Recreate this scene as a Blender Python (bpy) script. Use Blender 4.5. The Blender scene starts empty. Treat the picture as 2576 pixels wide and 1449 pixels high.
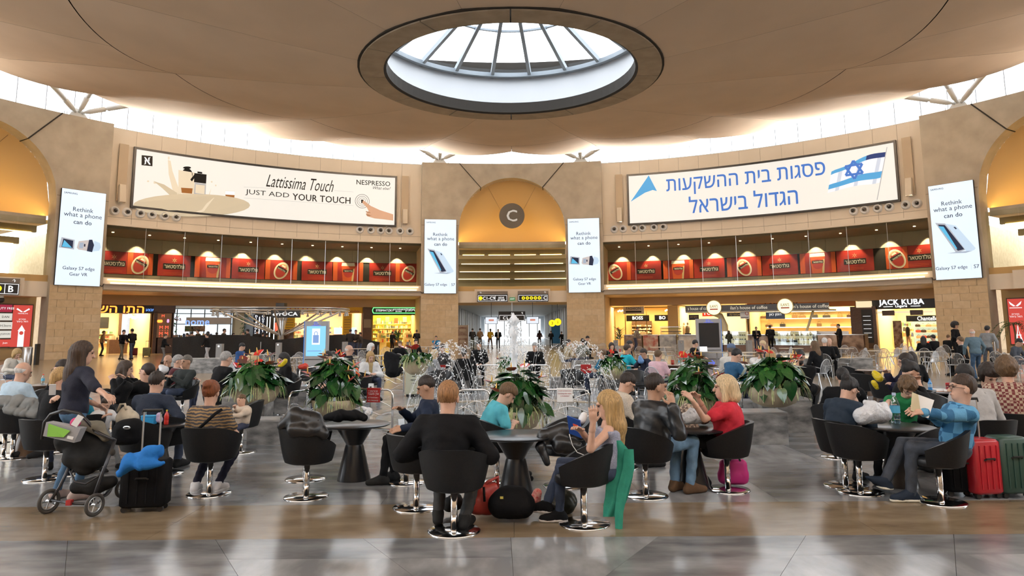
import bpy, math, random
import numpy as np
from mathutils import Vector, Matrix, geometry
from math import sin, cos, pi, radians, sqrt, atan2
random.seed(7)
SC = bpy.context.scene
COL = SC.collection
# ------------------------------------------------------------------ camera
FPX, PITCH, ROLL, PPY, HC = 1770.03, .135, .007, 586.8, 1.82
CY, RW = 25.09, 32.3                 # centre of the rotunda; wall radius in plan units
KA, KR, KZ, KL = .976, 1.1805, 1.159, 1.155   # plan units (degrees, radius, height) to metres
cam = bpy.data.cameras.new('camera'); camo = bpy.data.objects.new('camera', cam); COL.objects.link(camo)
cam.sensor_width = 36; cam.lens = FPX/2576*36; cam.clip_start = .1; cam.clip_end = 800
cam.shift_y = -(724.5-PPY)/2576
_F = Vector((0, cos(PITCH), sin(PITCH))); _U = Vector((0, -sin(PITCH), cos(PITCH))); _X = Vector((1, 0, 0))
_r = _X*cos(ROLL)-_U*sin(ROLL); _u = _U*cos(ROLL)+_X*sin(ROLL)
camo.matrix_world = Matrix(((_r.x, _u.x, -_F.x, 0), (_r.y, _u.y, -_F.y, 0), (_r.z, _u.z, -_F.z, HC), (0, 0, 0, 1)))
SC.camera = camo
# ------------------------------------------------------------------ sky, light, exposure
SC.view_settings.view_transform = 'Standard'; SC.view_settings.look = 'None'
SC.view_settings.gamma = 1; SC.view_settings.use_curve_mapping = False
SC.view_settings.exposure = 1.0
W = bpy.data.worlds.new('overcast_sky'); SC.world = W; W.use_nodes = True
_bg = W.node_tree.nodes['Background']; _bg.inputs[0].default_value = (.92, .96, 1, 1); _bg.inputs[1].default_value = 3.6
SC.cycles.max_bounces = 7; SC.cycles.diffuse_bounces = 4; SC.cycles.glossy_bounces = 3
SC.cycles.transparent_max_bounces = 10; SC.cycles.transmission_bounces = 3
SC.cycles.sample_clamp_indirect = 6; SC.cycles.caustics_reflective = False; SC.cycles.caustics_refractive = False
def cyl(deg, R, z=0.):               # a point of the rotunda's plan
    a = radians(deg*KA); return Vector((R*KR*sin(a), CY+R*KR*cos(a), z*KZ))
def RZ(deg): return -radians(deg*KA)
def light(kind, name, loc, power, color, target=None, parent=None, **k):
    l = bpy.data.lights.new(name, kind); l.energy = power; l.color = color
    for a, b in k.items(): setattr(l, a, b)
    o = bpy.data.objects.new(name, l); COL.objects.link(o); o.location = loc
    if target is not None: o.rotation_euler = (Vector(target)-Vector(loc)).to_track_quat('-Z', 'Y').to_euler()
    if parent: o.parent = parent
    return o
# sky portals: the clerestory ring and the roof light, where daylight enters
for k in range(18):
    a = k*20/KA
    p = light('AREA', 'sky_portal', cyl(a, 33.4, 17.2), 1, (1, 1, 1), cyl(a, 0, 14), shape='RECTANGLE', size=13.6, size_y=6.2)
    p.data.cycles.is_portal = True
p = light('AREA', 'sky_portal', (0, CY, 16), 1, (1, 1, 1), (0, CY, 0), shape='DISK', size=10.5); p.data.cycles.is_portal = True
# ------------------------------------------------------------------ pixel -> place
def ray(x, y):
    dx, dy = x-1288, y-PPY; c, s = cos(ROLL), sin(ROLL)
    X, Y = dx*c-dy*s, dx*s+dy*c; c, s = cos(PITCH), sin(PITCH)
    return Vector((X/FPX, c+Y/FPX*s, s-Y/FPX*c))
def fl(x, y, z=0.):                  # point of the photograph on the level z
    r = ray(x, y); t = (z-HC)/r.z; return Vector((r.x*t, r.y*t, z))
def at(x, y, Y):                     # point of the photograph at the distance Y
    r = ray(x, y); t = Y/r.y; return Vector((r.x*t, Y, HC+r.z*t))
# ------------------------------------------------------------------ materials
MATS = {}
def mat(name, col=(.5, .5, .5), rough=.5, metal=0., spec=.5, em=None, es=1., col2=None, scale=5., detail=4., lo=.35, hi=.65, bump=0., bscale=None, coat=0., stretch=(1, 1, 1), kind='noise', wave=None):
    if name in MATS: return MATS[name]
    m = bpy.data.materials.new(name); m.use_nodes = True; nt = m.node_tree; b = nt.nodes['Principled BSDF']
    b.inputs['Base Color'].default_value = (*col, 1); b.inputs['Roughness'].default_value = rough
    b.inputs['Metallic'].default_value = metal; b.inputs['Specular IOR Level'].default_value = spec
    if coat: b.inputs['Coat Weight'].default_value = coat
    if em is not None: b.inputs['Emission Color'].default_value = (*em, 1); b.inputs['Emission Strength'].default_value = es
    if col2 is not None or bump:
        tc = nt.nodes.new('ShaderNodeTexCoord'); mp = nt.nodes.new('ShaderNodeMapping'); mp.inputs['Scale'].default_value = stretch
        nt.links.new(tc.outputs['Object'], mp.inputs['Vector'])
    if col2 is not None:
        if kind == 'wave':
            n = nt.nodes.new('ShaderNodeTexWave'); n.inputs['Scale'].default_value = scale; n.inputs['Distortion'].default_value = wave or 0
            n.inputs['Detail'].default_value = detail; n.inputs['Detail Scale'].default_value = 1.5; n.bands_direction = 'Z'; out = n.outputs['Fac']
        elif kind == 'voronoi':
            n = nt.nodes.new('ShaderNodeTexVoronoi'); n.inputs['Scale'].default_value = scale; out = n.outputs['Distance']
        elif kind == 'checker':
            n = nt.nodes.new('ShaderNodeTexChecker'); n.inputs['Scale'].default_value = scale; out = n.outputs['Fac']
        elif kind == 'brick':
            n = nt.nodes.new('ShaderNodeTexBrick'); n.inputs['Scale'].default_value = scale; out = n.outputs['Fac']
        else:
            n = nt.nodes.new('ShaderNodeTexNoise'); n.inputs['Scale'].default_value = scale; n.inputs['Detail'].default_value = detail; out = n.outputs['Fac']
        nt.links.new(mp.outputs[0], n.inputs['Vector'])
        r = nt.nodes.new('ShaderNodeValToRGB'); r.color_ramp.elements[0].position = lo; r.color_ramp.elements[1].position = hi
        r.color_ramp.elements[0].color = (*col, 1); r.color_ramp.elements[1].color = (*col2, 1)
        nt.links.new(out, r.inputs[0]); nt.links.new(r.outputs[0], b.inputs['Base Color'])
    if bump:
        n2 = nt.nodes.new('ShaderNodeTexNoise'); n2.inputs['Scale'].default_value = bscale or scale; n2.inputs['Detail'].default_value = 3
        nt.links.new(mp.outputs[0], n2.inputs['Vector'])
        bp = nt.nodes.new('ShaderNodeBump'); bp.inputs['Strength'].default_value = bump; bp.inputs['Distance'].default_value = .02
        nt.links.new(n2.outputs['Fac'], bp.inputs['Height']); nt.links.new(bp.outputs[0], b.inputs['Normal'])
    MATS[name] = m; return m
def glass(name, tint=(1, 1, 1), gloss=.08, rough=.02):
    if name in MATS: return MATS[name]
    m = bpy.data.materials.new(name); m.use_nodes = True; nt = m.node_tree; nt.nodes.clear()
    o = nt.nodes.new('ShaderNodeOutputMaterial'); mx = nt.nodes.new('ShaderNodeMixShader')
    t = nt.nodes.new('ShaderNodeBsdfTransparent'); t.inputs[0].default_value = (*tint, 1)
    g = nt.nodes.new('ShaderNodeBsdfGlossy'); g.inputs['Roughness'].default_value = rough
    lw = nt.nodes.new('ShaderNodeLayerWeight'); lw.inputs[0].default_value = .25
    ad = nt.nodes.new('ShaderNodeMath'); ad.operation = 'MULTIPLY_ADD'; ad.inputs[1].default_value = .6 if gloss else .12; ad.inputs[2].default_value = gloss; ad.use_clamp = True
    nt.links.new(lw.outputs['Fresnel'], ad.inputs[0]); nt.links.new(ad.outputs[0], mx.inputs[0])
    nt.links.new(t.outputs[0], mx.inputs[1]); nt.links.new(g.outputs[0], mx.inputs[2]); nt.links.new(mx.outputs[0], o.inputs[0])
    MATS[name] = m; return m
def glow(name, col, es):             # things that give off light: lamps, screens, lit signs
    return mat(name, (0, 0, 0) if es > 1.5 else tuple(c*.2 for c in col), .5, em=col, es=es*(.54 if es < 1.7 else .85), spec=.1)
# ------------------------------------------------------------------ mesh builder
class MB:
    def __init__(s): s.v = []; s.f = []; s.m = []
    def add(s, v, f, m=0):
        o = len(s.v); s.v += [tuple(p) for p in v]; s.f += [tuple(i+o for i in q) for q in f]; s.m += [m]*len(f); return s
    def box(s, c, d, m=0, rz=0., taper=1., rx=0.):
        x, y, z = d[0]/2, d[1]/2, d[2]/2
        v = [Vector((sx*x*(taper if sz > 0 else 1), sy*y*(taper if sz > 0 else 1), sz*z)) for sz in (-1, 1) for sx, sy in ((-1, -1), (1, -1), (1, 1), (-1, 1))]
        M = Matrix.Translation(c) @ Matrix.Rotation(rz, 4, 'Z') @ Matrix.Rotation(rx, 4, 'X')
        return s.add([M @ p for p in v], [(3, 2, 1, 0), (4, 5, 6, 7), (0, 1, 5, 4), (1, 2, 6, 5), (2, 3, 7, 6), (3, 0, 4, 7)], m)
    def rbox(s, c, d, r, m=0, rz=0., n=3, rx=0., vert=True):     # box with rounded corners (in plan, or seen from the front)
        x, y = (d[0]/2, d[1]/2) if vert else (d[0]/2, d[2]/2)
        pts = []
        for cx, cy, a0 in ((x-r, y-r, 0), (-x+r, y-r, 90), (-x+r, -y+r, 180), (x-r, -y+r, 270)):
            for k in range(n+1):
                a = radians(a0+90*k/n); pts.append((cx+r*cos(a), cy+r*sin(a)))
        M = Matrix.Translation(c) @ Matrix.Rotation(rz, 4, 'Z') @ Matrix.Rotation(rx, 4, 'X')
        h = (d[2] if vert else d[1])/2; N = len(pts)
        b = min(r*.5, h*.4); e = 1-b/max(x, y)
        lay = [(-h, e), (-h+b, 1), (h-b, 1), (h, e)]
        v = []
        for hh, sc in lay:
            for px, py in pts:
                v.append(M @ (Vector((px*sc, py*sc, hh)) if vert else Vector((px*sc, -hh, py*sc))))
        f = [tuple(range(N-1, -1, -1)), tuple(range(3*N, 4*N))]
        for l in range(3): f += [(l*N+i, l*N+(i+1) % N, (l+1)*N+(i+1) % N, (l+1)*N+i) for i in range(N)]
        return s.add(v, f, m)
    def lathe(s, prof, n=24, c=(0, 0, 0), m=0, a0=0., a1=2*pi, cap=True):
        full = abs(a1-a0-2*pi) < 1e-6; k = n if full else n+1; v = []
        for r, z in prof:
            for i in range(k):
                a = a0+(a1-a0)*i/n; v.append((c[0]+r*cos(a), c[1]+r*sin(a), c[2]+z))
        f = []
        for j in range(len(prof)-1):
            for i in range(n):
                i2 = (i+1) % k; f.append((j*k+i, j*k+i2, (j+1)*k+i2, (j+1)*k+i))
        if cap and full:
            if prof[0][0] > 1e-4: f.append(tuple(range(k-1, -1, -1)))
            if prof[-1][0] > 1e-4: f.append(tuple((len(prof)-1)*k+i for i in range(k)))
        return s.add(v, f, m)
    def rlathe(s, prof, n=72, m=0): return s.lathe([(r*KR, z*KZ) for r, z in prof], n, (0, CY, 0), m, cap=False)
    def tube(s, path, r, n=8, m=0, closed=False, cap=True):
        P = [Vector(p) for p in path]; N = len(P); v = []; up = None
        rr = r if isinstance(r, (list, tuple)) else [r]*N
        for i in range(N):
            t = (P[(i+1) % N]-P[i-1]) if closed or 0 < i < N-1 else (P[1]-P[0] if i == 0 else P[-1]-P[-2])
            t.normalize()
            if up is None: up = t.orthogonal()
            up = up-t*up.dot(t); up = up.normalized() if up.length > 1e-6 else t.orthogonal()
            w = t.cross(up)
            for k in range(n):
                a = 2*pi*k/n; v.append(P[i]+(up*cos(a)+w*sin(a))*rr[i])
        f = []
        for i in range(N if closed else N-1):
            j = (i+1) % N; f += [(i*n+k, i*n+(k+1) % n, j*n+(k+1) % n, j*n+k) for k in range(n)]
        if cap and not closed: f += [tuple(range(n-1, -1, -1)), tuple((N-1)*n+k for k in range(n))]
        return s.add(v, f, m)
    def ball(s, c, r, m=0, nu=10, nv=7, M=None):
        r = (r, r, r) if isinstance(r, (int, float)) else r; v = []; f = []
        for j in range(nv+1):
            t = pi*j/nv
            for i in range(nu):
                a = 2*pi*i/nu; p = Vector((r[0]*sin(t)*cos(a), r[1]*sin(t)*sin(a), r[2]*cos(t)))
                v.append((M @ p if M else p)+Vector(c))
        for j in range(nv): f += [(j*nu+i, (j+1)*nu+i, (j+1)*nu+(i+1) % nu, j*nu+(i+1) % nu) for i in range(nu)]
        return s.add(v, f, m)
    def arc(s, d0, d1, R0, R1, z0, z1, n=None, m=0):      # piece of a ring about the rotunda's axis
        n = n or max(1, int(abs(d1-d0)/2)+1); v = []
        for i in range(n+1):
            d = d0+(d1-d0)*i/n; v += [cyl(d, R0, z0), cyl(d, R1, z0), cyl(d, R1, z1), cyl(d, R0, z1)]
        f = [(0, 1, 2, 3), (n*4+3, n*4+2, n*4+1, n*4)]
        for i in range(n):
            for k in range(4): f.append((i*4+k, (i+1)*4+k, (i+1)*4+(k+1) % 4, i*4+(k+1) % 4))
        return s.add(v, f, m)
    def poly(s, pts, thick=0., nrm=None, m=0):             # flat polygon, optional thickness along nrm
        P = [Vector(p) for p in pts]; n = len(P)
        if not thick: return s.add(P, [tuple(range(n))], m)
        d = Vector(nrm).normalized()*thick
        return s.add(P+[p-d for p in P], [tuple(range(n)), tuple(range(2*n-1, n-1, -1))]+[(i, n+i, n+(i+1) % n, (i+1) % n) for i in range(n)], m)
    def grid(s, fn, nu, nv, m=0):
        v = [fn(i/nu, j/nv) for j in range(nv+1) for i in range(nu+1)]
        return s.add(v, [(j*(nu+1)+i, j*(nu+1)+i+1, (j+1)*(nu+1)+i+1, (j+1)*(nu+1)+i) for j in range(nv) for i in range(nu)], m)
    def mesh(s, name, mats, smooth=False):
        me = bpy.data.meshes.new(name); me.from_pydata(s.v, [], s.f)
        for k in (mats if isinstance(mats, (list, tuple)) else [mats]): me.materials.append(k)
        me.polygons.foreach_set('material_index', s.m)
        if smooth: me.polygons.foreach_set('use_smooth', [True]*len(s.f))
        me.update(); return me
    def obj(s, name, mats, parent=None, smooth=False, loc=None, rz=None):
        return link(name, s.mesh(name, mats, smooth), parent, loc, rz)
def link(name, me, parent=None, loc=None, rz=None):
    o = bpy.data.objects.new(name, me); COL.objects.link(o)
    if parent is not None: o.parent = parent
    if loc is not None: o.location = loc
    if rz is not None: o.rotation_euler = (0, 0, rz)
    return o
def sharp(o, deg=35):                # smooth shading with hard edges
    o.data.polygons.foreach_set('use_smooth', [True]*len(o.data.polygons)); o.data.set_sharp_from_angle(angle=radians(deg)); return o
def tag(o, label=None, cat=None, group=None, kind=None):
    if label: o['label'] = label
    if cat: o['category'] = cat
    if group: o['group'] = group
    if kind: o['kind'] = kind
    return o
def thing(name, label, cat, loc=(0, 0, 0), rz=0., group=None):
    o = bpy.data.objects.new(name, None); COL.objects.link(o); o.location = loc; o.rotation_euler = (0, 0, rz); o.empty_display_size = .1
    return tag(o, label, cat, group)
def lthing(*a, **k):                 # the same for things drawn in plan units
    o = thing(*a, **k); o.scale = (KL, KL, KL); return o
def struct(o): o['kind'] = 'structure'; return o
def copy_tree(o, parent=None):
    c = o.copy(); COL.objects.link(c); c.parent = parent
    for ch in o.children: copy_tree(ch, c)
    return c
ORD = 'first second third fourth fifth sixth seventh eighth ninth tenth eleventh twelfth thirteenth fourteenth fifteenth sixteenth seventeenth eighteenth nineteenth twentieth'.split()
def nth(i): return ORD[i] if i < 20 else {2: 'twenty', 3: 'thirty', 4: 'forty'}[(i+1)//10]+'-'+ORD[(i+1) % 10-1] if (i+1) % 10 else {3: 'thirtieth', 4: 'fortieth'}[(i+1)//10]
HEB = lambda t: t[::-1]              # Hebrew letters are laid out right to left
TEXTC = {}
def textmesh(t, size=1., bold=0., ext=0., align='CENTER', space=1., shear=0., res=2):
    """letters as flat faces; the outlines are filled by winding, so strokes that touch stay open"""
    key = (t, size, bold, align, space, shear)
    if key in TEXTC: return TEXTC[key]
    cu = bpy.data.curves.new('lettering', 'FONT'); cu.body = t; cu.size = size; cu.align_x = align; cu.align_y = 'CENTER'
    cu.fill_mode = 'NONE' if False else 'FRONT'; cu.space_character = space*(1+bold*1.5); cu.resolution_u = res; cu.shear = shear
    o = bpy.data.objects.new('lettering', cu); COL.objects.link(o)
    if any('\u0590' <= c <= '\u05ff' for c in t):
        cc = o.to_curve(bpy.context.evaluated_depsgraph_get()); V, E, L = [], [], []
        for sp in cc.splines:
            pts = sp.bezier_points; n = len(pts); lp = []
            for i in range(n if sp.use_cyclic_u else n-1):
                p, q = pts[i], pts[(i+1) % n]; st = 1 if (p.handle_right-p.co).length < 1e-6 and (q.handle_left-q.co).length < 1e-6 else 3
                for k in range(st):
                    u = k/st; w = 1-u; lp.append((p.co*w**3+p.handle_right*3*w*w*u+q.handle_left*3*w*u*u+q.co*u**3).to_2d())
            L.append(np.array([tuple(v) for v in lp])); o0 = len(V); V += lp; E += [(o0+i, o0+(i+1) % len(lp)) for i in range(len(lp))]
        v2, e2, f2 = geometry.delaunay_2d_cdt(V, E, [], 0, 1e-5)[:3]; keep = []
        for f in f2:
            c = sum((v2[i] for i in f), Vector((0, 0)))/len(f); wn = 0.
            for P in L:
                d = P-np.array(c); a = np.arctan2(d[:, 1], d[:, 0]); da = np.diff(np.append(a, a[0])); wn += np.sum((da+pi) % (2*pi)-pi)
            if abs(wn) > 3.: keep.append(tuple(f))
        V, Fq = [v.to_3d() for v in v2], keep; o.to_curve_clear()
    else:
        me = bpy.data.meshes.new_from_object(o.evaluated_get(bpy.context.evaluated_depsgraph_get())); V = [v.co.copy() for v in me.vertices]; Fq = [tuple(p.vertices) for p in me.polygons]
    n = len(V); q = bold*.8; S_ = ((-q, 0, 0), (q, 0, .0005), (0, q*.6, .001), (0, -q*.6, .0015)) if bold > .011 else ((-q, 0, 0), (q, 0, .0005)) if bold else ((0, 0, 0),)
    me = bpy.data.meshes.new('lettering'); me.from_pydata([tuple(v+Vector(d)) for d in S_ for v in V], [], [tuple(i+k*n for i in f) for k in range(len(S_)) for f in Fq])
    bpy.data.objects.remove(o); bpy.data.curves.remove(cu); TEXTC[key] = me; return me
def text(t, mtl, loc, face, size=1., parent=None, name='lettering', width=None, height=None, **k):
    """lettering at loc, read from the side the vector face points to; width = overall width wanted"""
    me = textmesh(t, 1., **k).copy(); me.materials.append(mtl)
    co = np.empty(len(me.vertices)*3, np.float32); me.vertices.foreach_get('co', co); co = co.reshape(-1, 3)
    if len(co) == 0: return None
    w = np.ptp(co[:, 0]); h = np.ptp(co[:, 1]); c = (co.max(0)+co.min(0))/2; c[2] = 0; co -= c if k.get('align', 'CENTER') == 'CENTER' else c*np.array([0, 1, 0], np.float32)
    sx = width/w if width else (height/h if height else size); sy = height/h if height else sx
    co *= np.array([sx, sy, 1], np.float32); me.vertices.foreach_set('co', co.ravel()); me.update()
    f = Vector(face).normalized(); up = Vector((0, 0, 1)); xr = up.cross(f).normalized(); u2 = f.cross(xr)
    o = link(name, me, parent); L = Vector(loc)
    Mw = Matrix(((xr.x, u2.x, f.x, L.x), (xr.y, u2.y, f.y, L.y), (xr.z, u2.z, f.z, L.z), (0, 0, 0, 1)))
    o.matrix_local = Mw
    return o
class FB(MB):                        # drawn flat (s along the wall, h up, off towards the room), then laid on the ring
    def ring(s, name, mats, parent, deg, R):
        s.v = [tuple(cyl(deg+math.degrees(x/R), R-o, h)) for x, h, o in s.v]
        return wobj(s, name, mats, parent)
    def rect(s, x0, x1, h0, h1, off=0., m=0, n=None):
        n = n or max(1, int(abs(x1-x0)/.8)+1)
        v = []
        for i in range(n+1):
            x = x0+(x1-x0)*i/n; v += [(x, h0, off), (x, h1, off)]
        return s.add(v, [(2*i, 2*i+2, 2*i+3, 2*i+1) for i in range(n)], m)
    def shape(s, pts, off=0., m=0): return s.add([(x, h, off) for x, h in pts], [tuple(range(len(pts)))], m)
    def disc(s, x, h, rx, ry=None, off=0., m=0, n=24, a0=0, a1=360):
        ry = ry or rx; return s.shape([(x+rx*cos(radians(a0+(a1-a0)*i/n)), h+ry*sin(radians(a0+(a1-a0)*i/n))) for i in range(n+(a1-a0 < 360))], off, m)
    def ringd(s, x, h, r0, r1, off=0., m=0, n=32):
        v = []
        for i in range(n):
            a = 2*pi*i/n; v += [(x+r0*cos(a), h+r0*sin(a), off), (x+r1*cos(a), h+r1*sin(a), off)]
        return s.add(v, [(2*i, 2*i+1, (2*i+3) % (2*n), (2*i+2) % (2*n)) for i in range(n)], m)
    def line(s, pts, w, off=0., m=0):
        for (x0, h0), (x1, h1) in zip(pts[:-1], pts[1:]):
            L = max(1e-6, sqrt((x1-x0)**2+(h1-h0)**2)); dx, dh = -(h1-h0)/L*w/2, (x1-x0)/L*w/2
            s.shape([(x0+dx, h0+dh), (x0-dx, h0-dh), (x1-dx, h1-dh), (x1+dx, h1+dh)], off, m)
        return s
def wobj(mb, name, mats, parent, smooth=False):      # mesh drawn in place (world coordinates) under an unturned root
    o = mb.obj(name, mats, parent, smooth)
    if parent is not None: o.location = -Vector(parent.location)
    return o
def ringtext(t, mtl, deg, R, h, parent, s=0., name='lettering', width=None, height=None, off=.01, rot=0., **k):
    me = textmesh(t, 1., **k).copy(); me.materials.append(mtl)
    co = np.empty(len(me.vertices)*3, np.float32); me.vertices.foreach_get('co', co); co = co.reshape(-1, 3)
    w, hh = np.ptp(co[:, 0]), np.ptp(co[:, 1]); c = (co.max(0)+co.min(0))/2
    sx = width/w if width else height/hh; sy = height/hh if height else sx
    X, Y = (co[:, 0]-c[0])*sx, (co[:, 1]-c[1])*sy
    X, Y = X*cos(rot)-Y*sin(rot), X*sin(rot)+Y*cos(rot)
    a = (radians(deg)+(X+s)/R)*KA; rr = (R-off-co[:, 2])*KR
    P = np.stack([rr*np.sin(a), CY+rr*np.cos(a), (Y+h)*KZ], -1).astype(np.float32)
    if parent is not None: P -= np.array(parent.location, np.float32)
    me.vertices.foreach_set('co', P.ravel()); me.update(); return link(name, me, parent)
# ================================================================== the setting
m_conc = mat('cast concrete', (.37, .325, .26), .75, col2=(.48, .43, .35), scale=.9, detail=8, lo=.3, hi=.7, bump=.15, bscale=9)
m_stone = mat('limestone', (.52, .40, .25), .8, col2=(.60, .475, .31), scale=3.5, detail=6, bump=.25, bscale=30)
m_stone2 = mat('limestone pale', (.57, .455, .30), .8, col2=(.64, .52, .36), scale=3, detail=6, bump=.25, bscale=30)
m_joint = mat('mortar shade', (.22, .18, .125), .9)
m_cream = mat('cream panel', (.72, .64, .53), .45, col2=(.75, .67, .56), scale=.7)
m_gap = mat('dark joint', (.03, .025, .02), .9)
m_dish = mat('ceiling board', (.60, .475, .36), .85, col2=(.64, .51, .39), scale=.5, detail=2)
m_white = mat('white paint', (.78, .78, .78), .4)
m_steelw = mat('white steel', (.72, .73, .72), .35)
m_tan = mat('tan soffit', (.50, .37, .22), .55, col2=(.54, .40, .25), scale=.6)
m_brown = mat('brown ceiling', (.15, .10, .065), .6)
m_floor = mat('grey slate', (.13, .135, .14), .2, spec=.55, col2=(.27, .275, .28), scale=1.3, detail=9, lo=.38, hi=.66, stretch=(1, 2.6, 1), bump=.02, bscale=25)
m_floor2 = mat('grey slate light', (.19, .195, .20), .2, spec=.55, col2=(.33, .335, .34), scale=1.5, detail=9, lo=.38, hi=.66, stretch=(2.4, 1, 1), bump=.02, bscale=25)
m_floorb = mat('brown stone', (.17, .125, .075), .24, spec=.55, col2=(.28, .215, .14), scale=1.8, detail=9, lo=.3, hi=.7, stretch=(1, 2.5, 1), bump=.03, bscale=40)
m_floorw = mat('beige stone', (.36, .31, .24), .22, spec=.55, col2=(.44, .385, .31), scale=1.2, detail=7)
m_glassw = glass('clerestory glass', (.97, .985, 1), .03)
m_glassg = glass('balcony glass', (.92, .94, .90), .0)
m_glassb = glass('show glass', (.93, .95, .95), .06)
m_dark = mat('black metal', (.015, .015, .016), .4)
m_alu = mat('aluminium', (.60, .62, .64), .3, metal=.9)
m_chrome = mat('polished steel', (.78, .78, .78), .12, metal=1.)
m_warm = glow('warm lamp', (1, .74, .40), 5.)
m_ledge = glow('ledge lamp', (1, .72, .38), 1.9)
m_cove = glow('cove lamp', (1, .66, .20), 10.)

# ---- floor: tiles near the camera as pieces, then one field of stone beyond
fb = MB(); fb.lathe([(85, -.14), (85, -.03)], 72, (0, CY, 0)); floor = struct(fb.obj('floor', m_joint))
def tile(pts, mtl, z=0.):
    t = MB(); c = sum((Vector((*p, 0)) for p in pts), Vector())/len(pts)
    q = []
    for p in pts:
        d = Vector((*p, 0))-c; q.append((p[0]-d.x/d.length*.0018, p[1]-d.y/d.length*.0018, z))
    t.poly(q, .03, (0, 0, 1)); return t.obj('floor_tile', mtl, floor)
def band(y0, y1, x0, x1, step, slope, mats, off=0.):
    """row of slabs; joints lean by slope, mirrored about the middle"""
    k0 = int(math.floor(x0/step)); k1 = int(math.ceil(x1/step)); yr = 6.5
    def X(k, y):
        b = k*step+off
        if slope == 0: return b
        return b+(y-yr)*slope*max(-1, min(1, b/.8))
    for k in range(k0, k1):
        tile([(X(k, y0), y0), (X(k+1, y0), y0), (X(k+1, y1), y1), (X(k, y1), y1)], random.choice(mats))
G = [m_floor, m_floor, m_floor2]
for y0, y1 in ((3.3, 4.0), (4.0, 4.7), (4.7, 5.34), (5.34, 5.95), (5.95, 6.5)): band(y0, y1, -5.2, 5.2, 1.3, .6, G, -.03 if y0 > 5 else .2)
band(6.5, 7.71, -6.5, 6.5, 3.25, 0, [m_floorb], 0)
for i, (y0, y1) in enumerate(((7.71, 8.8), (8.8, 9.9), (9.9, 11.0), (11.0, 12.2))): band(y0, y1, -8.4, 8.4, 1.4, 0, G, 0)
def field(mtl, y0, y1, x0, x1, sx, sy, name='stone_field'):
    t = MB()
    for i in range(int(round((x1-x0)/sx))):
        for j in range(int(round((y1-y0)/sy))):
            a, b = x0+i*sx, y0+j*sy
            t.poly([(a+.002, b+.002, 0), (a+sx-.002, b+.002, 0), (a+sx-.002, b+sy-.002, 0), (a+.002, b+sy-.002, 0)], .03, (0, 0, 1))
    return tag(t.obj(name, mtl, floor), kind='stuff')
field(m_floorb, -18.4, 3.3, -30, 30, 1.5, 1.55)
for x0, x1, y0, y1, m_ in ((-30, -8.4, 7.71, 12.2, m_floorw), (8.4, 30, 7.71, 12.2, m_floorb), (-30.1, -6.5, 3.3, 7.71, m_floorw), (6.5, 30.1, 3.3, 7.71, m_floorb)):
    field(m_, y0, y1, x0, x1, (x1-x0)/10, (y1-y0)/2)
field(m_floor2, 12.2, 22.0, -30.8, 30.8, 1.4, 1.4)
field(m_floorb, 22.0, 24.8, -39, 39, 1.5, 1.4)
field(mat('warm terrazzo', (.30, .215, .125), .2, spec=.55, col2=(.36, .27, .17), scale=2), 24.8, 80.8, -52, 52, 2., 2.8)

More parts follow.
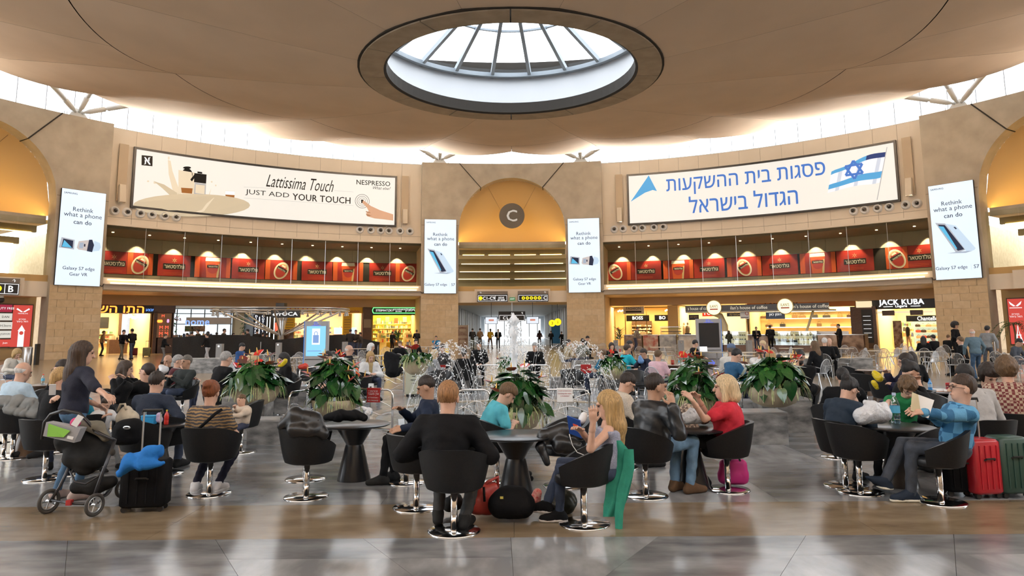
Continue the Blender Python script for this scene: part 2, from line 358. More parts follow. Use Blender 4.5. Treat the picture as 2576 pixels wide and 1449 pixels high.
# ---- portals: curved concrete walls with an arch, stone blocks below, screens and signs come later
PORT = {'b': -63.3, 'c': 0., 'd': 64.4}
HALF, AW, ZS, ZT = 7.08, 4.2, 9.2, 14.55
def s2d(s): return math.degrees(s/RW)
def portal(n, d0, blocks=True):
    t = MB(); cols = 56; R0, R1 = RW, RW+1.0
    S = sorted(set([-HALF+2*HALF*i/cols for i in range(cols+1)]+[-AW, AW]))
    def low(s): return ZS+sqrt(max(0, AW*AW-s*s)) if abs(s) < AW-1e-6 else 0.
    for a, b in zip(S[:-1], S[1:]):
        mid = (a+b)/2; ins = abs(mid) < AW
        la, lb = (ZS+sqrt(max(0, AW*AW-a*a)), ZS+sqrt(max(0, AW*AW-b*b))) if ins else (0, 0)
        da, db = d0+s2d(a), d0+s2d(b)
        f0, f1, g0, g1 = cyl(da, R0, la), cyl(db, R0, lb), cyl(da, R1, la), cyl(db, R1, lb)
        ta, tb, ua, ub = cyl(da, R0, ZT), cyl(db, R0, ZT), cyl(da, R1, ZT), cyl(db, R1, ZT)
        t.add([f0, f1, tb, ta, g0, g1, ub, ua], [(0, 1, 2, 3), (5, 4, 7, 6), (3, 2, 6, 7), (1, 0, 4, 5)])
    for s in (-HALF, HALF):
        d = d0+s2d(s); t.add([cyl(d, R0, 0), cyl(d, R1, 0), cyl(d, R1, ZT), cyl(d, R0, ZT)], [(0, 1, 2, 3)])
    for s in (-AW, AW):
        d = d0+s2d(s); t.add([cyl(d, R0, 0), cyl(d, R1, 0), cyl(d, R1, ZS), cyl(d, R0, ZS)], [(0, 1, 2, 3)])
    w = struct(t.obj('wall_portal_'+n, m_conc)); sharp(w, 30)
    tag(w, 'concrete portal wall with round arch and stone clad piers')
    # expansion joints of the arch crown and the line where cladding meets concrete
    j = MB()
    for sg in (-1, 1):
        a = [(sg*4.15, ZT), (sg*2.45, ZS+sqrt(AW*AW-2.45**2))]
        p = [cyl(d0+s2d(s), RW-.012, z) for s, z in a]; j.tube(p, .045, 4)
        s, z = a[1]; j.tube([cyl(d0+s2d(s), RW-.01, z), cyl(d0+s2d(s), RW+1, z-.02)], .04, 4)
    j.obj('expansion_joint', m_gap, w)
    for sg in (-1, 1):
        lo, hi = sorted((sg*AW, sg*HALF)); MB().arc(d0+s2d(lo), d0+s2d(hi), RW-.004, RW+.02, 9.56, 9.59).obj('cladding_line', m_joint, w)
        if blocks:
            for k in range(10):
                n_ = 3; off = .45 if k % 2 else 0.
                cuts = [lo]+[lo+(hi-lo)*(q+off)/n_ for q in range(0 if off else 1, n_)]+[hi]
                for a, b in zip(cuts[:-1], cuts[1:]):
                    MB().arc(d0+s2d(a)+.012, d0+s2d(b)-.012, RW-.035+random.uniform(-.008, .008), RW+.02, k*.43+.006, k*.43+.424, 1).obj('stone_block', random.choice([m_stone, m_stone, m_stone2]), w)
    return w
walls = {k: portal(k, d) for k, d in PORT.items()}
for k, d in (('e', 117.), ('a', -117.)): portal(k, d, False)

# ---- the lit apse inside each arch, cove lamp and bridge with glass
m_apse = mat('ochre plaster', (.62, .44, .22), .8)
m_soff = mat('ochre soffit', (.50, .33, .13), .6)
def apse(n, d0):
    t = MB(); zb = 8.42
    def P(u, v):
        s = (u*2-1)*AW; top = ZS+sqrt(max(0, AW*AW-s*s)); top = max(top, zb+.02)
        z = zb+(top-zb)*v; k = (1-v)**1.0
        return cyl(d0+s2d(s), RW+1.0+2.6*k*cos((u-.5)*pi)**.5 if abs(u-.5) < .4999 else RW+1.0, z)
    t.grid(P, 40, 14); a = sharp(struct(t.obj('wall_apse_'+n, m_apse)), 60); tag(a, 'ochre lit apse above the bridge inside the arch')
    MB().arc(d0-7.3, d0+7.3, RW+.98, RW+1.12, zb-.5, zb-.02, 8).obj('cove_rail', m_conc, a)
    MB().arc(d0-7.2, d0+7.2, RW+1.25, RW+1.4, zb-.12, zb-.06, 8).obj('cove_lamp', m_cove, a)
    for q in (-1, 1):
        MB().tube([P(.5+q*.22, .98)+Vector((0, 0, -.05)), P(.5+q*.10, .55)], .012, 4).obj('plaster_joint', m_joint, a)
    # bridge slab, fascia, glass, room behind
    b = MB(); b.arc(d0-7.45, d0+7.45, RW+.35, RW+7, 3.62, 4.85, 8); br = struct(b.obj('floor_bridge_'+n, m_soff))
    MB().arc(d0-7.45, d0+7.45, RW+.28, RW+.35, 3.6, 4.48, 8).obj('fascia_panel', m_cream, br)
    MB().arc(d0-5.2, d0+5.2, RW+.1, RW+.28, 3.6, 4.62, 6).obj('sign_backing', m_cream, br)
    for i in range(5):
        a0 = d0-7.4+i*2.96; MB().arc(a0+.02, a0+2.94, RW+.5, RW+.515, 4.5, 8.15, 2).obj('glass_pane', m_glassg, br)
    MB().arc(d0-7.4, d0+7.4, RW+.49, RW+.53, 4.46, 4.52, 6).obj('glass_rail', m_dark, br)
    # upper concourse seen through the glass
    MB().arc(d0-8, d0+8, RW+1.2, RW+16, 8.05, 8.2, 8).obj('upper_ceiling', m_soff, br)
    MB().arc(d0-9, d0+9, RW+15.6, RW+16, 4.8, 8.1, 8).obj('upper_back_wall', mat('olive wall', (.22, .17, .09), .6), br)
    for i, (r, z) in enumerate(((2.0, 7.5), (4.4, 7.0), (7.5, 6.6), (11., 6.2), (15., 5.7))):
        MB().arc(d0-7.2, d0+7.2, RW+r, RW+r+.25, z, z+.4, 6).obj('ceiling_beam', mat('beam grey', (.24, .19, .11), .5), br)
        for q in range(4 if i == 0 else 2):
            w_ = 14./(4 if i == 0 else 2)
            MB().arc(d0-7+q*w_+.3, d0-7+(q+1)*w_-.3, RW+r-.04, RW+r+.1, z-.03, z, 3).obj('beam_lamp', m_cove if i == 0 else m_warm, br)
    return br
bridges = {k: apse(k, d) for k, d in PORT.items()}

# ---- billboard segments: panelled wall, gallery with glass, fascia with lamps, shop soffit
RB = 32.8
SEG = {'left': (-50.7, -12.5), 'right': (12.5, 51.75)}
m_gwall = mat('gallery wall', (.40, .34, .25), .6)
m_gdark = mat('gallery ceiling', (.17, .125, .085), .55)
def segment(n, d0, d1, full=True):
    w = MB(); w.arc(d0, d1, RB+.04, RB+.5, 8.3, 14.45, 20); wall = struct(w.obj('wall_'+n, m_gap)); tag(wall, 'cream panelled wall carrying a long lit billboard')
    k = int(round((d1-d0)/2.65)); st = (d1-d0)/k
    for i in range(k):
        a, b = d0+i*st, d0+(i+1)*st
        for z0, z1 in ((8.3, 8.72), (8.72, 14.45)):
            MB().arc(a+.012, b-.012, RB, RB+.05, z0+.008, z1-.008, 2).obj('wall_panel', m_cream, wall)
    MB().arc(d0, d1, RB-.35, RB+.1, 8.16, 8.30, 20).obj('wall_lip', m_cream, wall)
    g = MB(); g.arc(d0-.3, d1+.3, RW+.1, RW+7.2, 4.5, 4.88, 20); fl_ = struct(g.obj('floor_gallery_'+n, m_cream))
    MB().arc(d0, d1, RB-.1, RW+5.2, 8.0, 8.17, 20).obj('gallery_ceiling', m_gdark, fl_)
    bw = MB(); bw.arc(d0-1, d1+1, RW+4.8, RW+5.1, 4.85, 8.05, 20); back = struct(bw.obj('wall_gallery_'+n, m_gap))
    for i in range(k):
        a, b = d0+i*st, d0+(i+1)*st
        for z0, z1 in ((4.86, 5.46), (7.02, 8.0)):
            MB().arc(a+.01, b-.01, RW+4.74, RW+4.82, z0, z1-.01, 2).obj('wall_panel', m_gwall, back)
    # balcony edge: fascia, ledge, lamps, glass
    MB().arc(d0, d1, RW-.05, RW+.12, 4.13, 4.47, 20).obj('fascia_panel', mat('fascia stone', (.50, .44, .36), .6), fl_)
    MB().arc(d0, d1, RW-.22, RW+.12, 4.445, 4.49, 20).obj('lamp_ledge', m_cream, fl_)
    nl = 14; sl = (d1-d0-1.2)/nl
    for i in range(nl):
        MB().arc(d0+.6+i*sl+.06, d0+.6+(i+1)*sl-.06, RW-.15, RW-.05, 4.50, 4.58, 2).obj('ledge_lamp', m_ledge, fl_)
    MB().arc(d0+.4, d1-.4, RW-.03, RW+.04, 4.72, 4.78, 20).obj('lamp_rail', m_ledge, fl_)
    ng = 9; sg = (d1-d0)/ng
    for i in range(ng):
        MB().arc(d0+i*sg+.03, d0+(i+1)*sg-.03, RB-.2, RB-.185, 4.9, 8.15, 2).obj('glass_pane', m_glassg, fl_)
        if i: MB().tube([cyl(d0+i*sg, RB-.19, 4.9), cyl(d0+i*sg, RB-.19, 8.15)], .022, 4).obj('glass_fin', m_alu, fl_)
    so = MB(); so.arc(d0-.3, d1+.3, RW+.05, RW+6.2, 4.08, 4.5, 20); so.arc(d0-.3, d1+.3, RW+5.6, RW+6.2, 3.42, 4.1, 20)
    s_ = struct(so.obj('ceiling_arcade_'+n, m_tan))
    return wall, fl_, back, s_
segs = {n: segment(n, *d) for n, d in SEG.items()}
for n, (a, b) in {'rear_left': (-104.5, -75.8), 'rear_right': (76.8, 104.5), 'rear': (129.5, 230.5)}.items():
    w = MB(); w.arc(a, b, RB, RB+.5, 0, 14.45, 20); w_ = struct(w.obj('wall_'+n, m_cream))
    for i in range(max(3, int((b-a)/7.5))):        # the lamps of the walls behind the viewpoint
        d = a+(b-a)*(i+.5)/max(3, int((b-a)/7.5)); MB().tube([cyl(d, RB, 9.12), cyl(d, RB-.2, 9.12)], .3, 14).obj('wall_lamp', m_white, w_)
        light('SPOT', 'floodlight_beam', cyl(d, RB-.4, 9.25), 5600, (1, .90, .78), cyl(d, RB-12, 16.6), None, spot_size=radians(60), spot_blend=.9, shadow_soft_size=.15)

# ---- clerestory glazing all round, outer roof edge
cl = MB(); cl.arc(0, 360/KA, 33.15, 33.35, 14.42, 14.58, 144); clere = struct(cl.obj('window_1', m_steelw)); tag(clere, 'ring of tall clerestory windows above the walls')
nP = 136
pane = MB(); pane.arc(-1.34, 1.34, 33.22, 33.24, 14.56, 20.2, 1); pm = pane.mesh('window_pane', m_glassw)
mul = MB(); mul.arc(-1.4, -1.34, 33.19, 33.27, 14.56, 20.2, 1); mm = mul.mesh('mullion', mat('mullion grey', (.30, .32, .36), .5))
for i in range(nP):
    a = (i+.5)*360/nP/KA
    for nme, me in (('window_pane', pm), ('mullion', mm)):
        o = link(nme, me, clere); A = RZ(a)
        o.matrix_local = Matrix.Translation((0, CY, 0)) @ Matrix.Rotation(A, 4, 'Z') @ Matrix.Translation((0, -CY, 0))
rf = MB(); rf.arc(0, 360/KA, 25.5, 34.5, 20.2, 20.7, 96); struct(rf.obj('ceiling_roof_edge', m_white))

# ---- the hanging dish: vaulted panels, two rings of joints, oculus ring
PROF = [(4.69, 9.66), (7., 10.0), (10., 10.52), (12.6, 11.0), (17., 11.85), (20.5, 12.45), (23.5, 13.25), (26, 14.4), (28.2, 16.2), (29.4, 18.2), (29.8, 20.3)]
def prof(r):
    for (r0, z0), (r1, z1) in zip(PROF[:-1], PROF[1:]):
        if r <= r1+1e-6: return z0+(z1-z0)*(r-r0)/(r1-r0)
    return PROF[-1][1]
dk = MB(); dk.rlathe([(4.71, 9.68), (7., 10.12), (12.6, 11.12), (17., 12.0), (20.5, 12.6), (23.5, 13.4), (26, 14.6), (28.1, 16.4), (29.3, 18.3), (29.7, 20.25)]); dish = struct(dk.obj('ceiling', m_gap)); tag(dish, 'shallow hanging dish ceiling of beige vaulted panels round an oculus')
def panel(a0, a1, r0, r1, nu=10):
    t = MB(); rs = [r0+.02]+[p[0] for p in PROF if r0+.1 < p[0] < r1-.1]+[r1-.02]
    rr = []
    for x, y in zip(rs[:-1], rs[1:]): rr += [x, (x+y)/2]
    rr.append(rs[-1]); nv = len(rr)-1
    def P(u, v):
        r = rr[int(round(v*nv))]; z = prof(r); a = (a0+.03+(a1-a0-.06)*u)/KA
        aa = a*KA; x = ((aa+15) % 30)/15-1; y = ((aa+15) % 15)/7.5-1
        ki = (1-x*x)*.36*min(1, (r-4.)/9.5); ko = (1-y*y)*.26; q = max(0, min(1, (r-12.6)/6))
        k = ki+(ko-ki)*q
        return cyl(a, r+k*.25*max(0, (r-20)/8), z-k)
    t.grid(P, nu, nv); return t.mesh('ceiling_panel', m_dish, True)
for k, (a0, a1, r0, r1) in enumerate(((-15, 15, 4.69, 12.6), (-15, 0, 12.6, 29.8), (0, 15, 12.6, 29.8))):
    me = panel(a0, a1, r0, r1, 16 if k == 0 else 10)
    for i in range(12):
        o = link('ceiling_panel', me, dish)
        o.matrix_local = Matrix.Translation((0, CY, 0)) @ Matrix.Rotation(-radians(i*30), 4, 'Z') @ Matrix.Translation((0, -CY, 0))
m_ring = mat('ring board', (.33, .27, .20), .8, col2=(.40, .33, .25), scale=2)
for i in range(12):
    t = MB(); t.arc((i*30+.25)/KA, (i*30+29.75)/KA, 3.94, 4.65, 9.57, 9.74, 8); t.obj('oculus_panel', m_ring, dish)
t = MB(); t.rlathe([(3.86, 9.62), (3.93, 9.57), (3.93, 10.0), (3.86, 10.0), (3.86, 9.62)]); t.obj('oculus_edge', m_gap, dish)
t = MB(); t.rlathe([(4.65, 9.61), (4.72, 9.61), (4.72, 9.8), (4.65, 9.8), (4.65, 9.61)]); t.obj('oculus_seam', m_gap, dish)
# roof light above the oculus: white drum, lower glazing, radial bars, panes
dr = MB(); dr.rlathe([(4.5, 10.2), (4.75, 10.2), (4.85, 11.3), (4.65, 11.3), (4.5, 10.2)])
drum = struct(sharp(dr.obj('window_2', mat('drum white', (.56, .575, .60), .5)), 30)); tag(drum, 'round roof light with a white drum and radial glazing bars')
t = MB(); t.rlathe([(4.1, 9.9), (4.55, 10.19)]); t.obj('lower_pane', m_glassw, drum)
m_bar = mat('grey glazing bar', (.30, .34, .38), .4)
t = MB(); t.rlathe([(4.45, 11.24), (4.8, 11.24), (4.8, 11.4), (4.45, 11.4), (4.45, 11.24)]); t.obj('curb', m_bar, drum)
KK = 20
for i in range(KK):
    a = (i+.5)*360/KK/KA
    p0, p1 = cyl(a, 4.65, 11.4), cyl(a, 1.0, 13.05)
    t = MB(); d = (p1-p0); n_ = Vector((sin(radians(a*KA)), cos(radians(a*KA)), 0)).cross(Vector((0, 0, 1)))
    up = Vector((0, 0, -.22)); w_ = n_*.075
    t.add([p0-w_, p0+w_, p0+w_+up, p0-w_+up, p1-w_, p1+w_, p1+w_+up, p1-w_+up], [(0, 1, 2, 3), (4, 7, 6, 5), (0, 4, 5, 1), (1, 5, 6, 2), (2, 6, 7, 3), (3, 7, 4, 0)])
    t.obj('glazing_bar', m_bar, drum)
    a0, a1 = (i*360/KK-9)/KA, (i*360/KK+9)/KA
    for (r0, z0), (r1, z1) in (((4.65, 11.42), (2.65, 12.33)), ((2.65, 12.33), (1.0, 13.08))):
        MB().poly([cyl(a0, r0, z0), cyl(a1, r0, z0), cyl(a1, r1, z1), cyl(a0, r1, z1)]).obj('roof_pane', m_glassw, drum)
        if r1 > 2: MB().tube([cyl(a0, r1, z1-.06), cyl(a1, r1, z1-.06)], .06, 4).obj('glazing_purlin', m_bar, drum)

# ---- struts that carry the dish, on top of the portals
def strut(n, d):
    b = cyl(d, RW+.5, ZT); t = lthing('roof_strut', 'white steel bearing with tubular struts on the '+n, 'strut', b, RZ(d))
    MB().box((0, 0, .3), (1.15, .5, .6), taper=.35).obj('bearing_block', m_steelw, t)
    for k, (dx, dy, dz) in enumerate(((3.3, -3.4, 1.3), (-3.3, -3.4, 1.3), (0, -3.6, 2.6))):
        e = Vector((dx, dy, dz)); s = Vector((dx, dy, 0)).normalized()*.25+Vector((0, 0, .35))
        P = [s+(e-s)*q for q in (0, .04, .10, .30, .305, .33, .335, 1.)]
        MB().tube(P, [.07, .08, .16, .16, .09, .09, .16, .16], 12).obj('strut_tube', m_steelw, t, True)
    for q in (-.75, -.6, .7):
        MB().tube([(q, -.1, 0), (q, -.1, .28)], .03, 5).obj('anchor_bolt', m_alu, t)
for n, d in (('left pier of the middle arch', -10.1), ('right pier of the middle arch', 9.7), ('wall right of the left arch', -54.2), ('wall left of the right arch', 55.6)): strut(n, d)
# ================================================================== walls that close the arcade, corridors behind the arches
def ringat(x, y, R):                 # photograph -> angle on the ring of radius R, height (plan units)
    r = ray(x, y); a = r.x*r.x+r.y*r.y; b = -2*r.y*CY; c = CY*CY-(R*KR)**2
    t = (-b+sqrt(b*b-4*a*c))/(2*a); return math.degrees(atan2(r.x*t, r.y*t-CY))/KA, (HC+r.z*t)/KZ
def VC(x, y, z): return Vector((x*KL, (y-22.06)*KR+CY, z*KZ))
m_shopw = mat('shop wall', (.70, .60, .42), .6)
RS, RE = 38.2, 45.
for n, (a, b) in SEG.items():
    w = MB(); w.arc(a-1.5, b+1.5, RE, RE+.3, 0, 4.5, 20); struct(w.obj('wall_arcade_'+n, m_shopw))
    c = MB(); c.arc(a-.3, b+.3, RS-.1, RE, 3.44, 3.6, 20); struct(c.obj('ceiling_shops_'+n, mat('shop ceiling', (.74, .66, .50), .6)))
for n, d0 in PORT.items():
    for q, sg in (('left', -1), ('right', 1)):
        w = MB(); d = d0+sg*s2d(HALF-.3); w.arc(d-.5, d+.5, RW+1, RE+.3, 0, 4.3, 1); w.arc(d-.5, d+.5, RW+1, RW+16, 4.3, 8.3, 1)
        struct(w.obj('wall_pier_%s_%s' % (n, q), m_stone))
# corridor behind the middle arch
def cbox(name, c, d, m, st=True, par=None, rz=0.):
    o = MB().box(VC(*c), (d[0]*KL, d[1]*KR, d[2]*KZ), 0, rz).obj(name, m, par); return struct(o) if st else o
cbox('floor_corridor', (0, 90, -.06), (12.4, 56, .1), mat('polished beige', (.42, .40, .36), .12, spec=.6))
cbox('ceiling_corridor', (0, 92, 3.75), (12.4, 60, .2), mat('grey ceiling', (.34, .36, .37), .5))
cw = cbox('wall_corridor_left', (-5.4, 90, 1.9), (.2, 60, 3.8), mat('grey cladding', (.42, .44, .45), .4))
cw2 = cbox('wall_corridor_right', (5.4, 90, 1.9), (.2, 60, 3.8), mat('grey cladding', (.42, .44, .45), .4))
for i in range(16):
    for sg, w_ in ((-1, cw), (1, cw2)): cbox('wall_fin', (sg*5.25, 63+i*3.2, 1.9), (.16, .3, 3.6), m_alu if i % 4 else m_white, False, w_)
we = cbox('wall_corridor_end', (0, 119, 1.9), (12, .3, 3.8), mat('end glazing', (.7, .75, .8), .4))
cbox('end_window', (0, 118.8, 1.7), (9.5, .06, 3.0), glow('daylit end', (.92, .97, 1), 1.2), False, we)
for i in range(7): cbox('end_mullion', (-4.2+i*1.4, 118.7, 1.7), (.1, .08, 3.0), m_dark, False, we)
for i in range(5): light('AREA', 'corridor_lamp', VC(0, 62+i*11, 3.6), 150, (1, .97, .92), VC(0, 62+i*11, 0), shape='RECTANGLE', size=7, size_y=2)
pr = lthing('product_stand', 'white corridor display stand with two printed faces by the left pier', 'stand', VC(-4.1, 57.6, 0))
MB().box((0, 0, .95), (.95, .35, 1.9)).obj('stand_body', mat('pale print', (.62, .52, .44), .5), pr)
for h, c_ in ((.5, (.55, .42, .33)), (1.4, (.60, .50, .42))):
    MB().box((0, -.18, h), (.8, .02, .7)).obj('print_panel', mat('print %g' % h, c_, .5, col2=(.30, .16, .12), scale=3), pr)
    MB().rbox((0, -.2, h+.1), (.5, .02, .22), .1, vert=False).obj('oval_badge', mat('badge', (.65, .55, .45), .5), pr)
bn = lthing('blue_banner', 'tall blue banner standing in the corridor', 'banner', VC(4.4, 72, 0)); MB().box((0, 0, 1.1), (.9, .1, 2.2)).obj('banner_face', mat('banner blue', (.05, .22, .42), .5), bn); MB().box((0, 0, .03), (1, .4, .06)).obj('banner_foot', m_alu, bn)
for k, (x, y, Y) in enumerate(((1389, 813, 72), (1403, 810, 69))):
    p = at(x, y, Y); t = lthing('round_sign', ('nearer' if k else 'farther')+' round yellow hanging sign right of the corridor', 'sign', p)
    MB().tube([(0, .06, 0), (0, -.06, 0)], .30, 20).obj('sign_disc', glow('yellow sign', (1, .72, .02), 1.2), t); MB().tube([(0, 0, .3), (0, 0, (3.68*KZ-p.z)/KL)], .02, 6).obj('hanger', m_dark, t)
    text('i' if k else '3', m_gap, (0, -.08, 0), (0, -1, 0), parent=t, height=.25)
# hanging gate sign and screens in the corridor mouth
g = lthing('gate_sign', 'black hanging sign for the gates between two small screens', 'sign', VC(-.05, 55.2, 2.2))
MB().box((0, 0, .35), (2.1, .18, .75)).obj('sign_board', m_dark, g)
sb = MB()
for z in (.02, .42): sb.box((0, -.1, z), (1.95, .02, .03))
for x in (-.97, .97): sb.box((x, -.1, .22), (.03, .02, .42))
sb.obj('sign_border', glow('sign white', (1, 1, 1), .9), g)
MB().tube([(0, 0, .7), (0, 0, 1.45)], .05, 8).obj('hanger', m_alu, g)
text('C1 - C9', MATS['sign white'], (-.15, -.11, .22), (0, -1, 0), parent=g, height=.24, bold=.02)
text('A', MATS['sign white'], (0, -.11, .58), (0, -1, 0), parent=g, height=.16); text('\u2191', MATS['sign white'], (.8, -.11, .58), (0, -1, 0), parent=g, height=.18)
for sg, w_ in ((-1, 'left'), (1, 'right')):
    t = lthing('advert_screen', 'small white advert screen hanging %s of the gate sign' % w_, 'screen', VC(sg*1.62-.05, 55.2, 1.95))
    MB().box((0, 0, .28), (.98, .12, .56)).obj('screen_frame', m_dark, t); MB().box((0, -.065, .28), (.9, .01, .5)).obj('screen_face', glow('pale screen', (.80, .88, 1), .85), t)
    MB().rbox((0, -.075, .3), (.42, .012, .14), .06, vert=False).obj('picture', glow('salmon print', (.85, .35, .25), .6), t); MB().tube([(0, 0, .56), (0, 0, 1.7)], .02, 6).obj('hanger', m_dark, t)
# ---- signs on the bridges
def gatesign(n, deg, s, w, left):
    t = lthing('overhead_sign', 'black overhead sign with %s on the %s bridge' % (n, {0: 'middle'}.get(PORT['c'] == deg and 0, 'left')), 'sign', cyl(deg+s2d(s), RW+.02, 3.66), RZ(deg+s2d(s)))
    MB().box((0, 0, .26), (w, .14, .56)).obj('sign_board', m_dark, t); MB().box((0, 0, .68), (w, .13, .24)).obj('sign_top', mat('sign grey', (.16, .14, .12), .5), t)
    b = MB()
    for z in (.05, .47): b.box((0, -.075, z), (w-.12, .02, .03))
    for x in (-w/2+.07, w/2-.07): b.box((x, -.075, .26), (.03, .02, .44))
    b.obj('sign_border', MATS['sign white'], t)
    text('\u2191', MATS['sign white'], ((-1 if left else 1)*(w/2-.25), -.075, .69), (0, -1, 0), parent=t, height=.17)
    return t
my = MATS['yellow sign']; mw = MATS['sign white']
t = gatesign('gate numbers C1 to C9', 0., -1.55, 2.35, True); MB().tube([(-.93, -.07, .26), (-.93, -.09, .26)], .15, 16).obj('sign_dot', my, t)
text('C1-C9', mw, (-.28, -.08, .26), (0, -1, 0), parent=t, height=.25, bold=.03); MB().box((.22, -.08, .26), (.02, .02, .4)).obj('sign_divider', mw, t)
text('B/D/E', mw, (.68, -.08, .3), (0, -1, 0), parent=t, height=.13, bold=.02); text(HEB('שערים'), mw, (.68, -.08, .14), (0, -1, 0), parent=t, height=.12, bold=.02)
t = gatesign('yellow pictogram dots and letter C', 0., 1.60, 2.35, False)
for i in range(5): MB().tube([(-.75+i*.31, -.07, .26), (-.75+i*.31, -.09, .26)], .13, 14).obj('sign_dot', my, t); MB().box((-.75+i*.31, -.095, .26), (.09, .01, .09)).obj('pictogram', m_gap, t)
MB().box((.68, -.08, .26), (.02, .02, .4)).obj('sign_divider', mw, t); text('C', mw, (.93, -.08, .26), (0, -1, 0), parent=t, height=.28, bold=.03)
t = lthing('exit_sign', 'small green exit sign between the two overhead signs', 'sign', cyl(0, RW+.05, 3.72), 0); MB().box((0, 0, .14), (.42, .08, .26)).obj('sign_board', glow('exit green', (.10, .30, .12), .6), t); text('EXIT', mw, (0, -.05, .14), (0, -1, 0), parent=t, height=.11)
d, z = ringat(5, 717, RW+.05); t = lthing('overhead_sign', 'black overhead sign with letter B at the left edge', 'sign', cyl(d, RW+.05, 3.66), RZ(d))
MB().box((-.35, 0, .30), (2.4, .14, .62)).obj('sign_board', m_dark, t); MB().box((-.35, 0, .76), (2.4, .13, .26)).obj('sign_top', MATS['sign grey'], t)
text('B', mw, (.42, -.08, .3), (0, -1, 0), parent=t, height=.36, bold=.03); MB().box((.12, -.08, .3), (.03, .02, .5)).obj('sign_divider', mw, t)
text('\u2191', mw, (.55, -.075, .76), (0, -1, 0), parent=t, height=.2); MB().tube([(-.2, -.07, .3), (-.2, -.09, .3)], .17, 16).obj('sign_dot', my, t)
b = MB(); b.box((-.35, -.08, .03), (2.3, .02, .03)); b.box((-.35, -.08, .57), (2.3, .02, .03)); b.box((.79, -.08, .3), (.03, .02, .56)); b.obj('sign_border', mw, t)
dome = lthing('camera_dome', 'round security camera dome under the left bridge', 'camera', cyl(d+.3, RW+.4, 3.35), 0); MB().ball((0, 0, 0), .17, nu=14, nv=10).obj('dome_glass', m_dark, dome, True); MB().tube([(0, 0, .05), (0, 0, .3)], .12, 14).obj('dome_mount', m_steelw, dome)
# letter C disc
t = lthing('letter_disc', 'round dark disc with pale letter C hanging in the middle arch', 'sign', (0, CY+(RW+1.1)*KR, 9.3)); c_ = ringat(1286, 543, RW+1)[1]
MB().tube([(0, .08, 1.1), (0, -.08, 1.1)], 1.02, 40).obj('disc', mat('disc grey', (.10, .09, .075), .5), t); text('C', glow('letter pale', (.75, .70, .62), .55), (0, -.1, 1.1), (0, -1, 0), parent=t, height=.95, bold=.02)
t.location.z = at(1286, 543, CY+(RW+1.1)*KR).z-1.1*KL
# ---- advert walls under the side arches
red = glow('advert red', (.72, .09, .07), .8); pale = glow('advert pale', (.85, .82, .74), .75); dred = glow('advert dark red', (.48, .04, .08), .7)
def adwall(n, d0, side):
    w = MB(); w.arc(d0-8, d0+8, RW+2.5, RW+2.8, 0, 4.2, 8); wl = struct(w.obj('wall_advert_'+n, mat('ochre wall', (.48, .35, .18), .6)))
adwall('b', PORT['b'], 1); adwall('d', PORT['d'], -1)
def lightbox(label, x0, x1, y0, y1, R, face, words, frame=True):
    (a0, z1), (a1, z0) = ringat(x0, y0, R), ringat(x1, y1, R); w = radians(a1-a0)*R; dm = (a0+a1)/2
    t = lthing('advert_lightbox', label, 'advert', cyl(dm, R, z0), RZ(dm)); h = z1-z0
    MB().box((0, .1, h/2), (w+.12, .14, h+.12)).obj('box_frame', mat('bronze frame', (.10, .07, .05), .4), t); MB().box((0, .02, h/2), (w, .04, h)).obj('lit_face', face, t)
    for txt, x, z, hh, m in words: text(txt, m, (x*w, -.01, z*h), (0, -1, 0), parent=t, height=hh*h, bold=.01)
    return t, w, h
RA = RW+2.35
t, w, h = lightbox('tall red advert with white clock tower on the left wall', 35, 74, 767, 872, RA, red, [('TRAVELOG', 0, .80, .03, mw), (HEB('מחירים'), 0, .66, .03, mw), (HEB('הזול ביותר'), 0, .61, .045, mw)])
tw = MB(); tw.box((.0, -.02, .19*h), (.16*w*2, .01, .38*h)); tw.poly([(-.2*w, -.025, .38*h), (.2*w, -.025, .38*h), (.0, -.025, .52*h)]); tw.tube([(0, -.02, .33*h), (0, -.03, .33*h)], .11*w, 14, 1); tw.obj('tower_print', [mw, red], t)
wg = MB()
for sg in (-1, 1): wg.poly([(0, -.02, .84*h), (sg*.3*w, -.02, .93*h), (sg*.36*w, -.02, .9*h), (sg*.2*w, -.02, .86*h), (sg*.1*w, -.02, .83*h)])
wg.obj('wings_print', mw, t)
for k, (y0, y1, fc, wd) in enumerate(((766, 785, dred, 'DUTY FREE'), (788, 806, pale, 'DAN'), (810, 828, pale, 'H.Stern'), (832, 850, pale, HEB('סטימצקי')), (854, 872, red, 'Juan'))):
    lightbox('small lit advert with %s, %s from the top at the left edge' % (('white capitals', 'three capitals', 'thin letters', 'Hebrew', 'script')[k], ORD[k]), -6, 30 if k < 3 else 27, y0, y1, RA, fc, [(wd, .05, .5, .3, mw if fc is not pale else m_gap)])
t, w, h = lightbox('tall red advert with white iron tower beside the right arch', 2533, 2590, 752, 866, RA, red, [(HEB('מחירים'), -.1, .66, .03, mw), (HEB('הזול ביותר'), -.1, .61, .045, mw)])
tw = MB(); tw.poly([(-.28*w, -.02, .02*h), (-.14*w, -.02, .02*h), (-.02*w, -.02, .42*h), (-.05*w, -.02, .44*h), (-.09*w, -.02, .3*h)]); tw.poly([(.22*w, -.02, .02*h), (.08*w, -.02, .02*h), (-.06*w, -.02, .42*h), (-.03*w, -.02, .44*h), (.0*w, -.02, .3*h)])
for z in (.1, .2): tw.box((-.03*w, -.02, z*h), (.42*w*(1-z*1.6), .01, .02*h))
tw.obj('tower_print', mw, t); wg = MB()
for sg in (-1, 1): wg.poly([(-.05*w, -.02, .84*h), (-.05*w+sg*.36*w, -.02, .95*h), (-.05*w+sg*.3*w, -.02, .88*h), (-.05*w+sg*.12*w, -.02, .83*h)])
wg.box((-.05*w, -.02, .8*h), (.7*w, .01, .015*h)); wg.obj('wings_print', mw, t)

